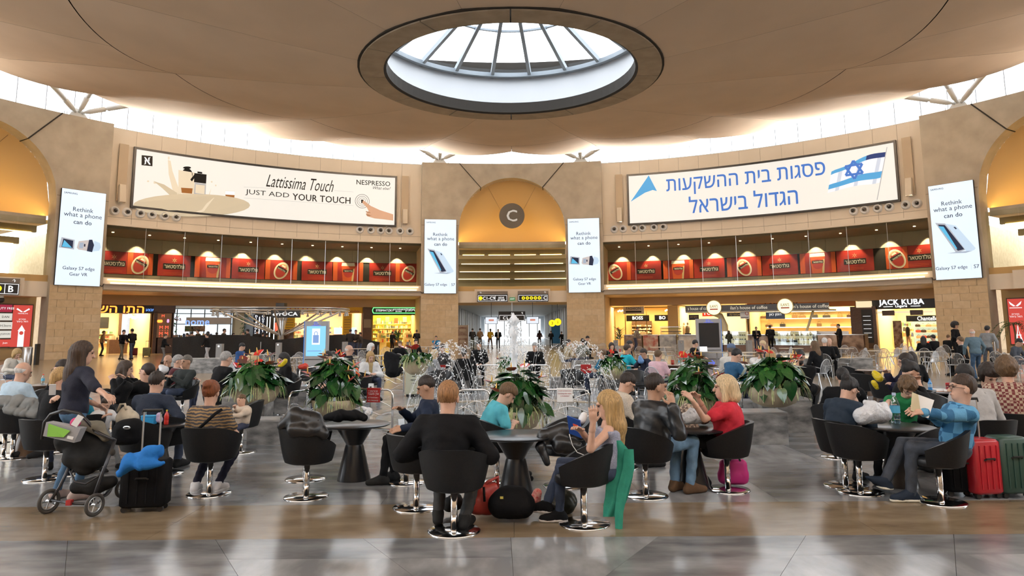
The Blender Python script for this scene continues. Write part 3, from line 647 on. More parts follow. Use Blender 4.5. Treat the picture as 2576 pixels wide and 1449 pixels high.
# ================================================================== the big billboards
def bboard(label, corners, R=32.7):
    (a0, z1), (a1, _), (_, z0), _ = [ringat(x, y, R) for x, y in corners]; dm = (a0+a1)/2
    t = thing('billboard', label, 'billboard', cyl(dm, R, 9.5)); hw = radians(a1-a0)/2*R
    f = FB(); f.rect(-hw, hw, 9.56, 13.28, 0, 0, 40); wobj_ = f.ring('lit_face', glow('billboard face', (.90, .87, .80), .80), t, dm, R)
    fr = MB(); fr.arc(a0-.25, a1+.25, R-.06, R+.09, 13.28, 13.42, 32); fr.arc(a0-.25, a1+.25, R-.06, R+.09, 9.42, 9.56, 32); fr.arc(a0-.25, a0, R-.06, R+.09, 9.42, 13.42, 1); fr.arc(a1, a1+.25, R-.06, R+.09, 9.42, 13.42, 1)
    wobj(fr, 'frame', m_dark, t)
    P = lambda x, y: (lambda dz: (radians(dz[0]-dm)*R, dz[1]))(ringat(x, y, R))
    return t, dm, P
inkd = glow('ink brown', (.05, .04, .03), .3); inkc = glow('ink cream', (.66, .55, .38), .75); inkb = glow('ink black', (.015, .015, .015), .3); inko = glow('ink coffee', (.42, .16, .04), .6); inkw = glow('ink white', (.95, .95, .95), .9); inks = glow('ink skin', (.72, .42, .26), .7); inkg = glow('ink grey', (.5, .5, .5), .7); inkf = glow('ink foam', (.80, .68, .50), .8)
t, dm, P0 = bboard('long lit coffee billboard with milk splash on the left wall', ((343, 378), (994, 448), (337, 519), (992, 565)))
P = lambda cx, cy: P0(330+cx/2.173, 370+cy/2.173)
R_ = 32.7
def draw(nme, mats, fn, par=None, off=.012):
    f = FB(); fn(f); f.v = [(x, h, o+off) for x, h, o in f.v]; return f.ring(nme, mats, par or t, dm, R_)
def poly_(f, pts, m=0, off=0.): f.shape([P(*p) for p in pts], off, m)
# milk: pool ripples and crown
def ell(f, cx, cy, rx, ry, m=0, off=0., n=28): f.shape([P(cx+rx*cos(2*pi*i/n), cy+ry*sin(2*pi*i/n)) for i in range(n)], off, m)
draw('milk_pool', [inkc, inkf], lambda f: [ell(f, 330, 318, 320-60*k, 62-12*k, k % 2, .001*k) for k in range(5)])
draw('milk_splash', [inkf, inkc], lambda f: (poly_(f, [(200, 70), (215, 75), (225, 130), (250, 200), (285, 280), (260, 320), (225, 230), (205, 150)]), poly_(f, [(120, 185), (180, 205), (250, 250), (330, 300), (300, 325), (240, 290), (170, 225)], 1, .001), poly_(f, [(250, 250), (300, 300), (380, 310), (420, 270), (437, 225), (425, 280), (400, 330), (320, 345), (250, 320)], 0, .002), ell(f, 92, 187, 6, 5), ell(f, 130, 195, 9, 6), ell(f, 205, 60, 5, 9), ell(f, 440, 190, 5, 5), ell(f, 462, 210, 4, 5)))
draw('machine_picture', [inkb, inkg, inkf, inko, inkw], lambda f: (poly_(f, [(258, 125), (345, 140), (345, 265), (258, 250)], 2), ell(f, 305, 150, 30, 34, 0, .002), ell(f, 305, 113, 22, 7, 0, .003), poly_(f, [(322, 178), (345, 150), (352, 160), (332, 188)], 0, .003), poly_(f, [(345, 142), (412, 150), (409, 200), (343, 192)], 0, .003), poly_(f, [(362, 133), (388, 137), (388, 146), (362, 143)], 0, .003), poly_(f, [(347, 194), (409, 202), (406, 266), (343, 258)], 1, .003), poly_(f, [(352, 204), (402, 210), (400, 258), (350, 251)], 2, .004), poly_(f, [(270, 203), (338, 208), (332, 262), (277, 256)], 2, .004), poly_(f, [(272, 222), (336, 226), (332, 255), (276, 250)], 3, .005)))
draw('cup_picture', [inkf, inko, inkw], lambda f: (poly_(f, [(513, 238), (567, 240), (560, 308), (518, 303)], 0), poly_(f, [(515, 260), (565, 263), (561, 298), (518, 294)], 1, .001), poly_(f, [(514, 240), (566, 242), (565, 262), (515, 259)], 2, .002)))
draw('capsule_picture', [inkb, inko, inkc], lambda f: (poly_(f, [(462, 306), (484, 304), (488, 326), (460, 328)], 0), poly_(f, [(518, 318), (540, 306), (548, 320), (526, 332)], 1), poly_(f, [(490, 328), (512, 318), (518, 342), (488, 346)], 2)))
draw('logo_block', [inkd, inkw], lambda f: (poly_(f, [(57, 44), (117, 50), (116, 105), (56, 99)], 0), poly_(f, [(70, 55), (78, 55), (102, 88), (106, 96), (98, 96), (78, 68)], 1, .002), poly_(f, [(74, 68), (82, 74), (80, 93), (68, 95), (74, 90)], 1, .002), poly_(f, [(93, 58), (106, 56), (100, 62), (99, 80), (92, 72)], 1, .002)))
def btext(s_, cx, cy, cw, ch=None, m=inkd, rot=None, **k):
    x, h = P(cx, cy); x1, h1 = P(cx+40, cy+40*.0); w = abs(P(cx+cw/2, cy)[0]-P(cx-cw/2, cy)[0]); hh = abs(P(cx, cy-ch/2)[1]-P(cx, cy+ch/2)[1]) if ch else None
    return ringtext(s_, m, dm, R_, h, t, x, 'lettering', width=w, height=hh, off=.02, rot=rot or 0., **k)
btext('Lattissima Touch', 925, 200, 370, 66, shear=.45)
btext('JUST ADD', 745, 258, 240, 34); btext('YOUR TOUCH', 1042, 283, 318, 36, bold=.018)
btext('NESPRESSO', 1324, 197, 185, 26, bold=.012); btext('What else?', 1370, 225, 96, 16, shear=.35)
draw('thin_rule', [inkg], lambda f: (f.line([P(615, 218), P(770, 226)], .015), f.line([P(615, 278), P(1215, 320)], .015), f.line([P(1110, 238), P(1215, 246)], .015)))
def touch(f):
    x, h = P(1263, 296)
    for r0, r1 in ((.30, .325), (.46, .49), (.63, .665)): f.ringd(x, h, r0*.82, r1*.82, 0, 0)
    f.shape([(x-.1, h+.12), (x+.1, h+.12), (x+.07, h-.16), (x-.07, h-.16)], 0, 0)
draw('touch_rings', [inkd], touch)
draw('hand_picture', [inks, glow('ink skin shade', (.50, .25, .13), .6)], lambda f: (poly_(f, [(1258, 292), (1268, 290), (1310, 322), (1360, 345), (1432, 368), (1432, 402), (1380, 395), (1330, 390), (1290, 378), (1283, 365), (1298, 350), (1288, 330), (1262, 304)]), poly_(f, [(1283, 365), (1310, 372), (1335, 362), (1338, 368), (1312, 382), (1288, 376)], 1, .002), poly_(f, [(1282, 350), (1306, 356), (1308, 361), (1284, 357)], 1, .002)))
# right billboard
inkbl = glow('ink blue', (.07, .20, .62), .75); inklb = glow('ink sky', (.10, .40, .75), .75); inknv = glow('ink navy', (.03, .06, .22), .6); inkcl = glow('ink cloth', (.86, .88, .93), .85); inkcs = glow('ink cloth shade', (.62, .68, .80), .8)
t, dm, P0 = bboard('long lit Hebrew billboard with a flag on the right wall', ((1581, 440), (2248, 361), (1585, 562), (2256, 500)))
P = lambda cx, cy: P0(1570+cx/2.08, 350+cy/2.08)
btext(HEB('פסגות בית ההשקעות'), 622, 218, 835, 92, m=inkbl, bold=.012)
btext(HEB('הגדול בישראל'), 617, 322, 572, 92, m=inkbl, bold=.012)
draw('sail_logo', [inklb], lambda f: poly_(f, [(129, 190), (172, 272), (150, 266), (110, 280), (34, 328)]))
def flag(f):
    def q(u, v):     # u along the flag from the fly to the pole, v down
        x = 1065+ (1372-1065)*u+ (1-v)*(-0+ (1-u)*20); top = 170-70*u**.7-38*u; bot = 282-62*u-10*sin(u*6)
        return (x-(v*35*u), top+(bot-top)*v+8*sin(u*7))
    N = 14
    for v0, v1, m in ((0, .16, 1), (.16, .62, 0), (.62, .84, 1), (.84, 1, 0)):
        for i in range(N):
            u0, u1 = i/N, (i+1)/N; mm = m if not (m == 1 and u0 > .62 and v0 < .1) else 2
            if m == 0 and i % 5 == 2: mm = 3
            poly_(f, [q(u0, v0), q(u1, v0), q(u1, v1), q(u0, v1)], mm)
draw('flag_picture', [inkcl, inklb, inknv, inkcs], flag)
def star(f):
    x, h = P(1203, 160); r = .62
    for k in (0, 1):
        pts = [(x+r*sin(2*pi*i/3+pi*k)*1.02, h+r*cos(2*pi*i/3+pi*k)) for i in range(3)]
        f.line(pts+[pts[0]], .15, .002*k)
draw('star_picture', [inkbl], star, off=.02); draw('flag_pole', [inkg], lambda f: f.line([P(1376, 42), P(1324, 318)], .05))
# ---- round lamps beside the billboards, niches with loudspeakers
m_lens = mat('lamp recess', (.02, .015, .012), .3)
def floodlamp(k, d, z, seg, i, order):
    t = lthing('wall_floodlight', '%s round white wall lamp from the left on the %s billboard wall' % (order, seg), 'lamp', cyl(d, RB, z), RZ(d), 'round lamps under the billboards')
    M_ = Matrix.Rotation(radians(90), 4, 'X'); q = MB(); q.lathe([(.10, .03), (.20, .16), (.24, .16), (.26, .05), (.30, .03), (.30, 0)], 20, cap=False); q.v = [tuple(M_ @ Vector(v)) for v in q.v]; q.obj('lamp_ring', m_white, t, True)
    aim = Vector((random.uniform(-.05, .05), -.12, .03)); MB().ball(aim, .11, nu=12, nv=8).obj('lamp_lens', m_lens, t, True)
    light('SPOT', 'floodlight_beam', (0, -.3, .1), 5600, (1, .90, .78), (0, -12, 7.4), t, spot_size=radians(60), spot_blend=.9, shadow_soft_size=.15)
LS = [-49.8, -48.5, -47.1, -45.85, -44.5, -43.2, -20.75, -19.3, -18., -16.9, -15.4, -14.05]; RS_ = [14.1, 15.3, 16.8, 17.9, 19.45, 20.7, 43.9, 45.1, 46.5, 47.75, 49.45, 50.6]
for i, d in enumerate(LS): floodlamp(0, d, 9.11, 'left', i, nth(i))
for i, d in enumerate(RS_): floodlamp(0, d, 9.16, 'right', i, nth(i))
for n, d in (('at the left end of the coffee billboard', -49.3), ('at the right end of the coffee billboard', -14.8), ('at the left end of the Hebrew billboard', 14.9), ('at the right end of the Hebrew billboard', 50.1)):
    t = lthing('loudspeaker', 'slim loudspeaker in a wall niche '+n, 'speaker', cyl(d, RB-.12, 9.62), RZ(d))
    MB().box((0, 0, 2.0), (.55, .06, 3.7)).obj('niche', mat('niche shade', (.48, .39, .28), .7), t)
    MB().box((0, -.2, .6), (.36, .26, 1.15), rx=radians(-8)).obj('speaker_cabinet', mat('speaker beige', (.66, .58, .46), .5), t); MB().box((0, -.08, .05), (.2, .2, .1)).obj('bracket', m_alu, t)
# ---- LED screens on the piers
def ledscreen(label, d0, sg, vr):
    s_ = sg*5.62; d = d0+s2d(s_); t = lthing('led_screen', label, 'screen', cyl(d, RW-.16, 4.286), RZ(d)); w, h = 2.46, 5.75
    MB().box((0, .07, h/2), (w, .14, h)).obj('screen_cabinet', m_dark, t); MB().box((0, -.005, h/2), (w-.02, .012, h-.02)).obj('screen_face', glow('led white', (.74, .86, 1), .95), t)
    ink = glow('led ink', (.04, .05, .10), .5); T = lambda s, x, z, wd, **k: text(s, ink, (x, -.014, z), (0, -1, 0), parent=t, width=wd, **k)
    T('SAMSUNG', -.74, h-.25, .72, bold=.02, space=1.05); T('Rethink', 0 if not vr else .0, h-1.18, 1.12); T('what a phone', .02, h-1.55, 2.1); T('can do', .02, h-1.94, 1.0, bold=.012)
    f = MB(); q = lambda pts, m, o=0.: f.poly([(x, -.014-o, z) for x, z in pts], m=m)
    if vr:
        T('Galaxy S7 edge', 0, 1.0, 1.75, bold=.008); T('Gear VR', 0, .68, .98, bold=.008)
        q([(-1.16, 2.2), (-1.05, 2.82), (-.34, 2.72), (-.34, 2.14)], 1); q([(-1.02, 2.24), (-.95, 2.74), (-.42, 2.66), (-.42, 2.22)], 0, .002); q([(-1.0, 2.26), (-.9, 2.66), (-.46, 2.24)], 2, .004)
        q([(-.2, 2.26), (-.12, 2.66), (.42, 2.78), (.5, 2.1), (-.1, 2.16)], 3, .002); q([(.36, 2.1), (.44, 2.8), (.62, 2.82), (.74, 2.5), (.66, 2.06)], 0, .004); q([(.64, 2.1), (.74, 2.76), (1.06, 2.66), (1.14, 2.4), (1.04, 2.18)], 4, .003); q([(.18, 2.36), (.26, 2.36), (.26, 2.52), (.18, 2.52)], 0, .005); q([(-.08, 2.26), (.14, 2.24), (.16, 2.6), (-.06, 2.58)], 5, .004)
    else:
        T('Galaxy S7 edge', -.33, .66, 1.72, bold=.008); T('S7', 1.0, .68, .28, bold=.008); q([(.72, .5), (.735, .5), (.735, .82), (.72, .82)], 4)
        q([(-1.0, 3.46), (-.45, 3.36), (.55, 1.7), (.08, 1.55), (-.02, 1.58)], 1); q([(-.86, 3.34), (-.48, 3.27), (.45, 1.72), (.1, 1.66)], 0, .002); q([(-.84, 3.24), (-.55, 3.18), (.08, 1.8), (.02, 1.76)], 2, .004)
        q([(-.42, 3.34), (.12, 3.16), (1.05, 1.72), (.95, 1.62), (.55, 1.6)], 4, .001); q([(-.02, 3.08), (.1, 2.94), (.16, 2.98), (.06, 3.1)], 0, .003); q([(-.5, 1.56), (.5, 1.5), (.9, 1.6), (.1, 1.6)], 5, 0.)
    f.obj('phone_picture', [ink, glow('led silver', (.52, .56, .64), .7), glow('led blue', (.12, .50, .80), .85), glow('led beige', (.62, .56, .54), .8), glow('led pale', (.55, .70, .86), .9), glow('led shade', (.40, .48, .60), .8)], t)
    MB().tube([(sg*1.2, .1, .12), (sg*1.38, .06, .02), (sg*1.5, .1, .16)], .025, 6).obj('cable', m_dark, t)
ledscreen('tall white advert screen with headset on the pier right of the left arch', PORT['b'], 1, True)
ledscreen('tall white advert screen with phone on the left pier of the middle arch', 0, -1, False)
ledscreen('tall white advert screen with headset on the right pier of the middle arch', 0, 1, True)
ledscreen('tall white advert screen with phone on the pier left of the right arch', PORT['d'], -1, False)
# ---- beer posters along the gallery, with their downlights
m_pred = mat('poster red', (.42, .025, .012), .5, col2=(.20, .01, .008), scale=.55, detail=2); m_pora = mat('poster orange', (.62, .10, .02), .5); m_pblk = mat('poster black', (.02, .015, .01), .5); m_pgold = mat('poster gold', (.62, .45, .22), .5); m_pwht = mat('poster cream', (.80, .72, .58), .5)
RP = RW+4.68
def poster(seg, i, x, kind, wdeg):
    d, _ = ringat(x, 675, RP); t = thing('gallery_poster', 'red gallery poster with %s, %s from the left on the %s side' % ({'t': 'black Hebrew nameplate', 'g': 'full glass', 'b': 'tilted bottle'}[kind], nth(i), seg), 'poster', cyl(d, RP, 5.48), group='posters along the gallery')
    W_ = radians(wdeg)*RP/2
    def dr(nme, mats, fn): f = FB(); fn(f); f.ring(nme, mats, t, d, RP)
    dr('print_face', [m_pred], lambda f: f.rect(-W_, W_, 5.48, 7.0, 0, 0, 6))
    lines = lambda f: (f.rect(-.7, .55, 5.62, 5.64, .01, 0, 3), f.rect(-.7, .55, 5.72, 5.735, .01, 0, 3))
    if kind == 't':
        dr('nameplate', [m_pblk], lambda f: f.rect(-.75, .75, 5.98, 6.38, .012, 0, 4)); ringtext(HEB('גולדסטאר'), m_pwht, d, RP, 6.18, t, 0, width=1.35, height=.3, bold=.012, off=.025)
        dr('star_print', [m_pgold], lambda f: [f.shape([(.0+r*cos(a+pi/2), 6.62+r*sin(a+pi/2)) for r, a in ((.2, 2*pi*k/6), (.05, 2*pi*k/6+.5), (.05, 2*pi*k/6-.5))], .014) for k in range(6)]); dr('small_print', [m_pora], lines)
    else:
        ang = radians({'g': 0, 'b': -28}[kind]) * (1 if i % 4 else -1)
        def pic(f):
            r = lambda x_, h_: (x_*cos(ang)-h_*sin(ang), 6.2+x_*sin(ang)+h_*cos(ang)); s = 1
            if kind == 'g':
                f.shape([r(-.42, -.72), r(.42, -.72), r(.52, .5), r(-.52, .5)], .012, 0); f.shape([r(-.54, .5), r(.54, .5), r(.5, .76), r(-.5, .76)], .014, 1); f.shape([r(.12, -.72), r(.42, -.72), r(.5, .3), r(.2, .3)], .013, 4)
                f.disc(0, 6.15, .38, .38, .016, 2, 20)
            else:
                el = lambda rx, ry, dy: [r(rx*cos(a_*pi/12), dy+ry*sin(a_*pi/12)) for a_ in range(24)]
                f.shape(el(.52, .70, -.02), .012, 1); f.shape(el(.43, .60, -.04), .0135, 4); f.shape(el(.38, .53, -.06), .015, 2); f.shape([r(*p) for p in ((-.2, .30), (.2, .30), (.12, .44), (-.12, .44))], .016, 1)
            f.shape([r(*p) for p in ((-.4, .0), (.4, .0), (.4, .22), (-.4, .22))], .018, 3)
        dr('picture', [m_pora, m_pwht, mat('poster label red', (.45, .04, .03), .5), m_pblk, m_pgold], pic)
        ringtext(HEB('גולדסטאר'), m_pwht, d, RP, 6.31 if kind == 'g' else 6.28, t, 0, width=.68, height=.15, bold=.03, off=.03, rot=ang)
        dr('orange_glow', [m_pora], lambda f: (f.rect(-W_, -W_+.35, 5.5, 6.98, .006, 0, 2), f.rect(W_-.3, W_, 5.5, 6.98, .006, 0, 2)))
for seg, xs in (('left', ((285, 't'), (352, 'b'), (438, 't'), (535, 'g'), (625, 't'), (708, 'b'), (798, 't'), (876, 'g'), (962, 't'), (1028, 'b'))), ('right', ((1548, 'b'), (1625, 't'), (1706, 'g'), (1784, 't'), (1872, 'b'), (1962, 't'), (2058, 'g'), (2152, 't'), (2258, 'b'), (2316, 't')))):
    dd = [ringat(x, 675, RP)[0] for x, k in xs]
    for i, (x, k) in enumerate(xs):
        gaps = [abs(dd[j]-dd[i]) for j in (i-1, i+1) if 0 <= j < len(dd)]; poster(seg, i, x, k, min(gaps)*.98 if len(gaps) > 1 else min(gaps))
    for i in range(10):
        a = SEG[seg][0]+1.9+i*(SEG[seg][1]-SEG[seg][0]-2.2)/9.6
        for rr_, dz in ((RW+2.2, 7.99),):
            MB().tube([cyl(a, rr_, dz), cyl(a, rr_, dz-.03)], .09, 10).obj('ceiling_lamp', m_warm, segs[seg][1])
        light('SPOT', 'wall_washer', cyl(a, RW+4.2, 7.85), 260, (1, .82, .55), cyl(a, RW+4.75, 5.6), spot_size=radians(78), spot_blend=.35, shadow_soft_size=.05)
# ================================================================== shops in the arcade
GOODS = [mat('goods %d' % i, c, .5) for i, c in enumerate(((.62, .55, .42), (.45, .10, .06), (.08, .10, .20), (.70, .66, .55), (.30, .20, .10), (.55, .40, .10), (.12, .25, .12), (.75, .45, .30), (.05, .05, .05)))]
m_shelf = mat('pale shelf', (.66, .58, .44), .5); m_dwood = mat('dark wood', (.09, .045, .025), .4, col2=(.13, .07, .04), scale=6, stretch=(1, 1, 6))
m_black = mat('black board', (.02, .018, .016), .45)
def goods(t, x0, x1, zs, y, name='goods', hmax=.22, dens=.16, pal=GOODS):
    b = MB()
    for z in zs:
        x = x0+.04
        while x < x1-.05:
            w = random.uniform(.5, 1.1)*dens; h = random.uniform(.45, 1)*hmax
            b.box((x+w/2, y+random.uniform(-.03, .03), z+h/2), (w*.85, .14, h), random.randrange(len(pal))); x += w+random.uniform(0, .03)
    return tag(b.obj(name, pal, t), kind='stuff')
def shelves(t, x0, x1, zs, y, m=None, dp=.35):
    for z in zs: MB().box(((x0+x1)/2, y, z-.015), (x1-x0, dp, .03)).obj('shelf', m or m_shelf, t)
def shop(label, x0, x1, wall, header=None, depth=5.2, power=260, color=(1, .78, .45), sides=True, back=None, R=RS):
    a0, a1 = ringat(x0, 800, R)[0], ringat(x1, 800, R)[0]; dm = (a0+a1)/2; w = radians(a1-a0)*R
    t = lthing('shop', label, 'shop', cyl(dm, R, 0), RZ(dm))
    MB().box((0, depth, 1.7), (w, .1, 3.4)).obj('back_wall', back or wall, t)
    if sides:
        for sg in (-1, 1): MB().box((sg*(w/2-.05), depth/2+.1, 1.7), (.1, depth-.2, 3.4)).obj('side_wall', wall, t)
    if header:
        m, z0, z1 = header; MB().box((0, .1, (z0+z1)/2), (w, .3, z1-z0)).obj('header_board', m, t)
    if power:
        l = light('AREA', 'shop_lamp', (0, depth*.45, 3.36), power, color, None, t, shape='RECTANGLE', size=w*.85, size_y=depth*.6)
    return t, w
def sh(t, x, y, R=RS):               # photograph -> local x of a shop, height
    d, z = ringat(x, y, R); d0 = -math.degrees(t.rotation_euler[2])/KA; return radians(d-d0)*R, z
mwl = mat('warm shop wall', (.78, .66, .40), .6); m_yel = mat('yellow board', (.80, .50, .02), .5); m_neon = glow('neon orange', (1, .16, .02), 3.); m_neong = glow('neon green', (.10, .9, .15), 2.2); m_neonw = glow('neon white', (.92, .96, 1), 2.); m_neonb = glow('neon blue', (.1, .25, 1), 2.)
# music and gadget shop
t, w = shop('gadget shop with orange neon Hebrew sign beside the left pier', 236, 384, mwl, (m_black, 2.85, 3.45), power=330)
x, z = sh(t, 300, 769); text(HEB('התו השמיני'), m_neon, (x-.55, -.08, 3.12), (0, -1, 0), parent=t, width=4.3, height=.48, bold=.02, name='neon_lettering')
x, z = sh(t, 378, 769); text(HEB('מבצע'), m_neonb, (x, -.08, 3.1), (0, -1, 0), parent=t, height=.16, name='neon_lettering')
x, z = sh(t, 285, 796); MB().rbox((x+.35, 5.1, 2.25), (1.45, .08, .82), .03, vert=False).obj('wall_screen', m_dark, t)
for k in range(3): goods(t, -w/2+.2, .6, [.75+.34*k], 5.0, hmax=.22, dens=.2)
shelves(t, -w/2+.1, .8, (.74, 1.08, 1.42), 5.0)
MB().box((.4, 2.6, .5), (1.2, .6, 1.0)).obj('counter', m_dwood, t); goods(t, -.2, 1.0, [1.0], 2.6, hmax=.3)
MB().box((1.55, 4.9, 1.8), (1.0, .1, 2.4)).obj('dark_panel', m_dwood, t)
MB().box((w/2-.35, 4.9, 1.9), (.6, .1, 2.0)).obj('day_window', glow('day window', (.80, .90, 1), 1.1), t)
cl_ = MB()
for i in range(9): cl_.ball((.9+random.uniform(-.35, .35), 1.2+random.uniform(-.3, .3), 2.65+random.uniform(-.2, .15)), .09, nu=8, nv=6)
cl_.obj('lamp_cluster', m_warm, t)
# brown shop front with neon window
t, w = shop('brown shop front with small neon signs in its window', 385, 440, m_dwood, (m_dwood, 2.9, 3.45), power=0)
MB().box((-w/4-.2, .1, 1.5), (w/2-.5, .3, 3.0)).obj('front_pier', m_dwood, t); MB().box((.25, .1, .55), (1.2, .3, 1.1)).obj('front_base', m_dwood, t)
x, z = sh(t, 413, 806); MB().box((x, .0, 2.0), (1.0, .06, 1.75)).obj('show_window', mat('dim window', (.42, .30, .18), .4), t)
text('M', glow('neon red', (1, .12, .06), 1.6), (x-.1, -.06, 2.68), (0, -1, 0), parent=t, height=.2); MB().rbox((x-.3, -.06, 2.3), (.36, .02, .2), .09, vert=False).obj('neon_oval', m_neon, t); text('8', glow('neon pink', (.8, .3, .9), 1.8), (x+.25, -.06, 2.32), (0, -1, 0), parent=t, height=.24)
for k in range(4): text('- - - -' if k % 2 else 'M M', MATS['neon red'], (x, -.06, 1.85-.22*k), (0, -1, 0), parent=t, width=.6)
# food hall with the big window
t, w = shop('open food hall in front of a tall daylit window', 440, 640, mat('grey hall wall', (.55, .56, .55), .5), None, depth=6.6, power=120, color=(1, .95, .85), sides=False)
MB().box((0, 6.4, 1.9), (w-.2, .05, 2.9)).obj('day_window', MATS['day window'], t)
for i in range(6): MB().box((-w/2+.2+i*(w-.4)/5, 6.34, 1.9), (.07, .06, 2.9)).obj('window_mullion', m_dark, t)
for z in (1.2, 2.15, 3.0): MB().box((0, 6.34, z), (w-.2, .06, .06)).obj('window_transom', m_dark, t)
MB().box((-w/2+2.6, 1.0, 2.35), (3.2, .2, .5)).obj('sign_beam', m_white, t); x, z = sh(t, 455, 788); text('Ga', mat('letter red', (.5, .03, .03), .4), (x, .88, 2.5), (0, -1, 0), parent=t, height=.3, bold=.02)
x, z = sh(t, 497, 801); text('nome', glow('sign blue', (.25, .40, 1), 1.3), (x+.2, .9, 2.2), (0, -1, 0), parent=t, width=1.7, bold=.03)
for k, (xx, c_) in enumerate(((485, (.03, .20, .05)), (500, (.03, .03, .03)), (515, (.25, .12, .05)))):
    x, z = sh(t, xx, 812); MB().box((x, 1.2, 1.75), (.58, .1, .42)).obj('menu_board', mat('menu %d' % k, c_, .5, col2=(.5, .35, .2), scale=8), t)
x, z = sh(t, 465, 850); MB().box((x+.9, 1.8, .55), (3.2, .7, 1.1)).obj('counter', m_dwood, t); goods(t, x-.6, x+2.3, [1.1], 1.8, hmax=.3)
for xx in (448, 632):
    x, z = sh(t, xx, 840); b = MB()
    for i in range(26):
        a = random.uniform(0, 6.28); p = Vector((x+.45*cos(a)*random.random(), 2.2+.4*sin(a), 1.2+random.uniform(0, 1.5))); q = p+Vector((random.uniform(-.3, .3), random.uniform(-.3, .3), random.uniform(-.1, .25)))
        b.poly([p, p+Vector((.06, 0, .1)), q, p+Vector((-.06, 0, .04))])
    b.tube([(x, 2.2, 0), (x, 2.2, 1.6)], .05, 6); b.obj('indoor_tree', mat('leaf dim', (.03, .12, .03), .5), t)
# dark shop with upright signs
t, w = shop('dark shop with upright white letter signs', 642, 706, m_black, (m_black, 2.85, 3.45), power=60)
for xx, s_ in ((644, 'DIAMOND'), (661, 'OUTLET')):
    x, z = sh(t, xx, 815); MB().box((x, -.02, 1.95), (.42, .1, 1.7)).obj('sign_panel', mat('sign navy', (.02, .03, .08), .4), t)
    for i, ch in enumerate(s_): text(ch, m_neonw, (x, -.09, 2.68-i*.23), (0, -1, 0), parent=t, height=.17)
for xx in (652, 672, 679, 690):
    x, z = sh(t, xx, 830); MB().box((x, .1, 1.75), (.05, .06, 1.8)).obj('neon_tube', m_neonw, t)
x, z = sh(t, 697, 808); MB().poly([(x-.2, -.06, 2.1), (x+.25, -.06, 2.5), (x+.2, -.06, 1.7), (x-.1, -.06, 1.5)], .05, (0, -1, 0)).obj('red_flash', MATS['neon red'], t)
# yellow duty free
t, w = shop('yellow duty free chocolate shop behind the black curtain', 712, 914, mat('peach wall', (.75, .52, .36), .6), (m_yel, 2.95, 3.45), power=420, color=(1, .80, .52))
x, z = sh(t, 800, 772); text('DUTY FREE', mat('letter dark red', (.35, .01, .01), .4), (x-.2, -.08, 3.2), (0, -1, 0), parent=t, width=4.0, bold=.02); text('Chocolate', MATS['letter dark red'], (x+2.7, -.08, 3.12), (0, -1, 0), parent=t, width=1.3, shear=.3)
for x0_, x1_ in ((716, 742), (862, 884)):
    xa, xb = sh(t, x0_, 800)[0], sh(t, x1_, 800)[0]; MB().box(((xa+xb)/2, -.05, 1.45), (xb-xa, .3, 2.9)).obj('yellow_column', m_yel, t)
    for k in range(7): MB().box(((xa+xb)/2, -.21, 1.2+.2*k), ((xb-xa)*.7, .01, .05)).obj('column_print', mat('print brown', (.35, .20, .03), .5), t)
x, z = sh(t, 765, 813); text('TRADE', m_gap, (x, 3.0, 2.05), (0, -1, 0), parent=t, height=.3, bold=.03)
for k in range(4):
    for j in range(4-k): MB().box((.55+.16*(j-(3-k)/2), 3.4, 2.0+.16*k), (.15, .15, .15)).obj('gold_box', mat('gold box', (.65, .45, .08), .35), t)
for xa, xb in ((-w/2+1.2, -.6), (-.2, 1.3), (1.9, w/2-.3)):
    shelves(t, xa, xb, (.6, .95, 1.3, 1.65), 4.2); goods(t, xa, xb, (.6, .95, 1.3, 1.65), 4.2, hmax=.26)
MB().box((2.2, 2.6, 1.5), (1.8, .5, .55)).obj('cooler_screen', glow('cooler light', (.55, .75, 1), 1.0), t); MB().box((2.2, 2.7, .6), (1.9, .6, 1.2)).obj('cooler', m_dwood, t)
# pillar and bookshop
d_, _ = ringat(924, 800, RS); p_ = lthing('arcade_pillar', 'dark pillar between the duty free shop and the bookshop', 'pillar', cyl(d_, RS, 0), RZ(d_)); MB().box((0, .2, 1.7), (.75, .6, 3.4)).obj('pillar_shaft', m_dwood, p_); MB().box((0, -.12, 2.1), (.6, .04, .7)).obj('pillar_print', mat('pillar print', (.30, .25, .18), .5), p_)
t, w = shop('bookshop with green neon border on its sign', 936, 1068, mat('lemon wall', (.72, .56, .12), .6), (m_black, 2.78, 3.45), power=420, color=(1, .80, .30))
b = MB()
for z in (2.95, 3.4): b.tube([(-w/2+.1, -.09, z), (w/2, -.09, z)], .03, 6)
b.tube([(-w/2+.1, -.09, 2.95), (-w/2+.02, -.09, 3.17), (-w/2+.1, -.09, 3.4)], .03, 6); b.obj('neon_border', m_neong, t)
text('STEIMATZKY', mw, (-w/2+1.05, -.08, 3.18), (0, -1, 0), parent=t, width=1.5, bold=.03); text('SOUVENIRS', mw, (.0, -.08, 3.25), (0, -1, 0), parent=t, width=.9, bold=.02); text('BOOKS', mw, (.0, -.08, 3.1), (0, -1, 0), parent=t, width=.5, bold=.02); text(HEB('סטימצקי'), mw, (w/2-1.1, -.08, 3.18), (0, -1, 0), parent=t, width=1.2, bold=.03)
shelves(t, -w/2+.2, w/2-.2, (.5, .9, 1.3, 1.7, 2.1), 4.6); goods(t, -w/2+.2, w/2-.2, (.5, .9, 1.3, 1.7, 2.1), 4.6, hmax=.32, dens=.14)
for k in range(4): MB().box((-w/2+.7+k*.75, 2.4, 2.35+.1*(k % 2)), (.34, .03, .46)).obj('hanging_poster', GOODS[(3, 7, 1, 0)[k]], t)
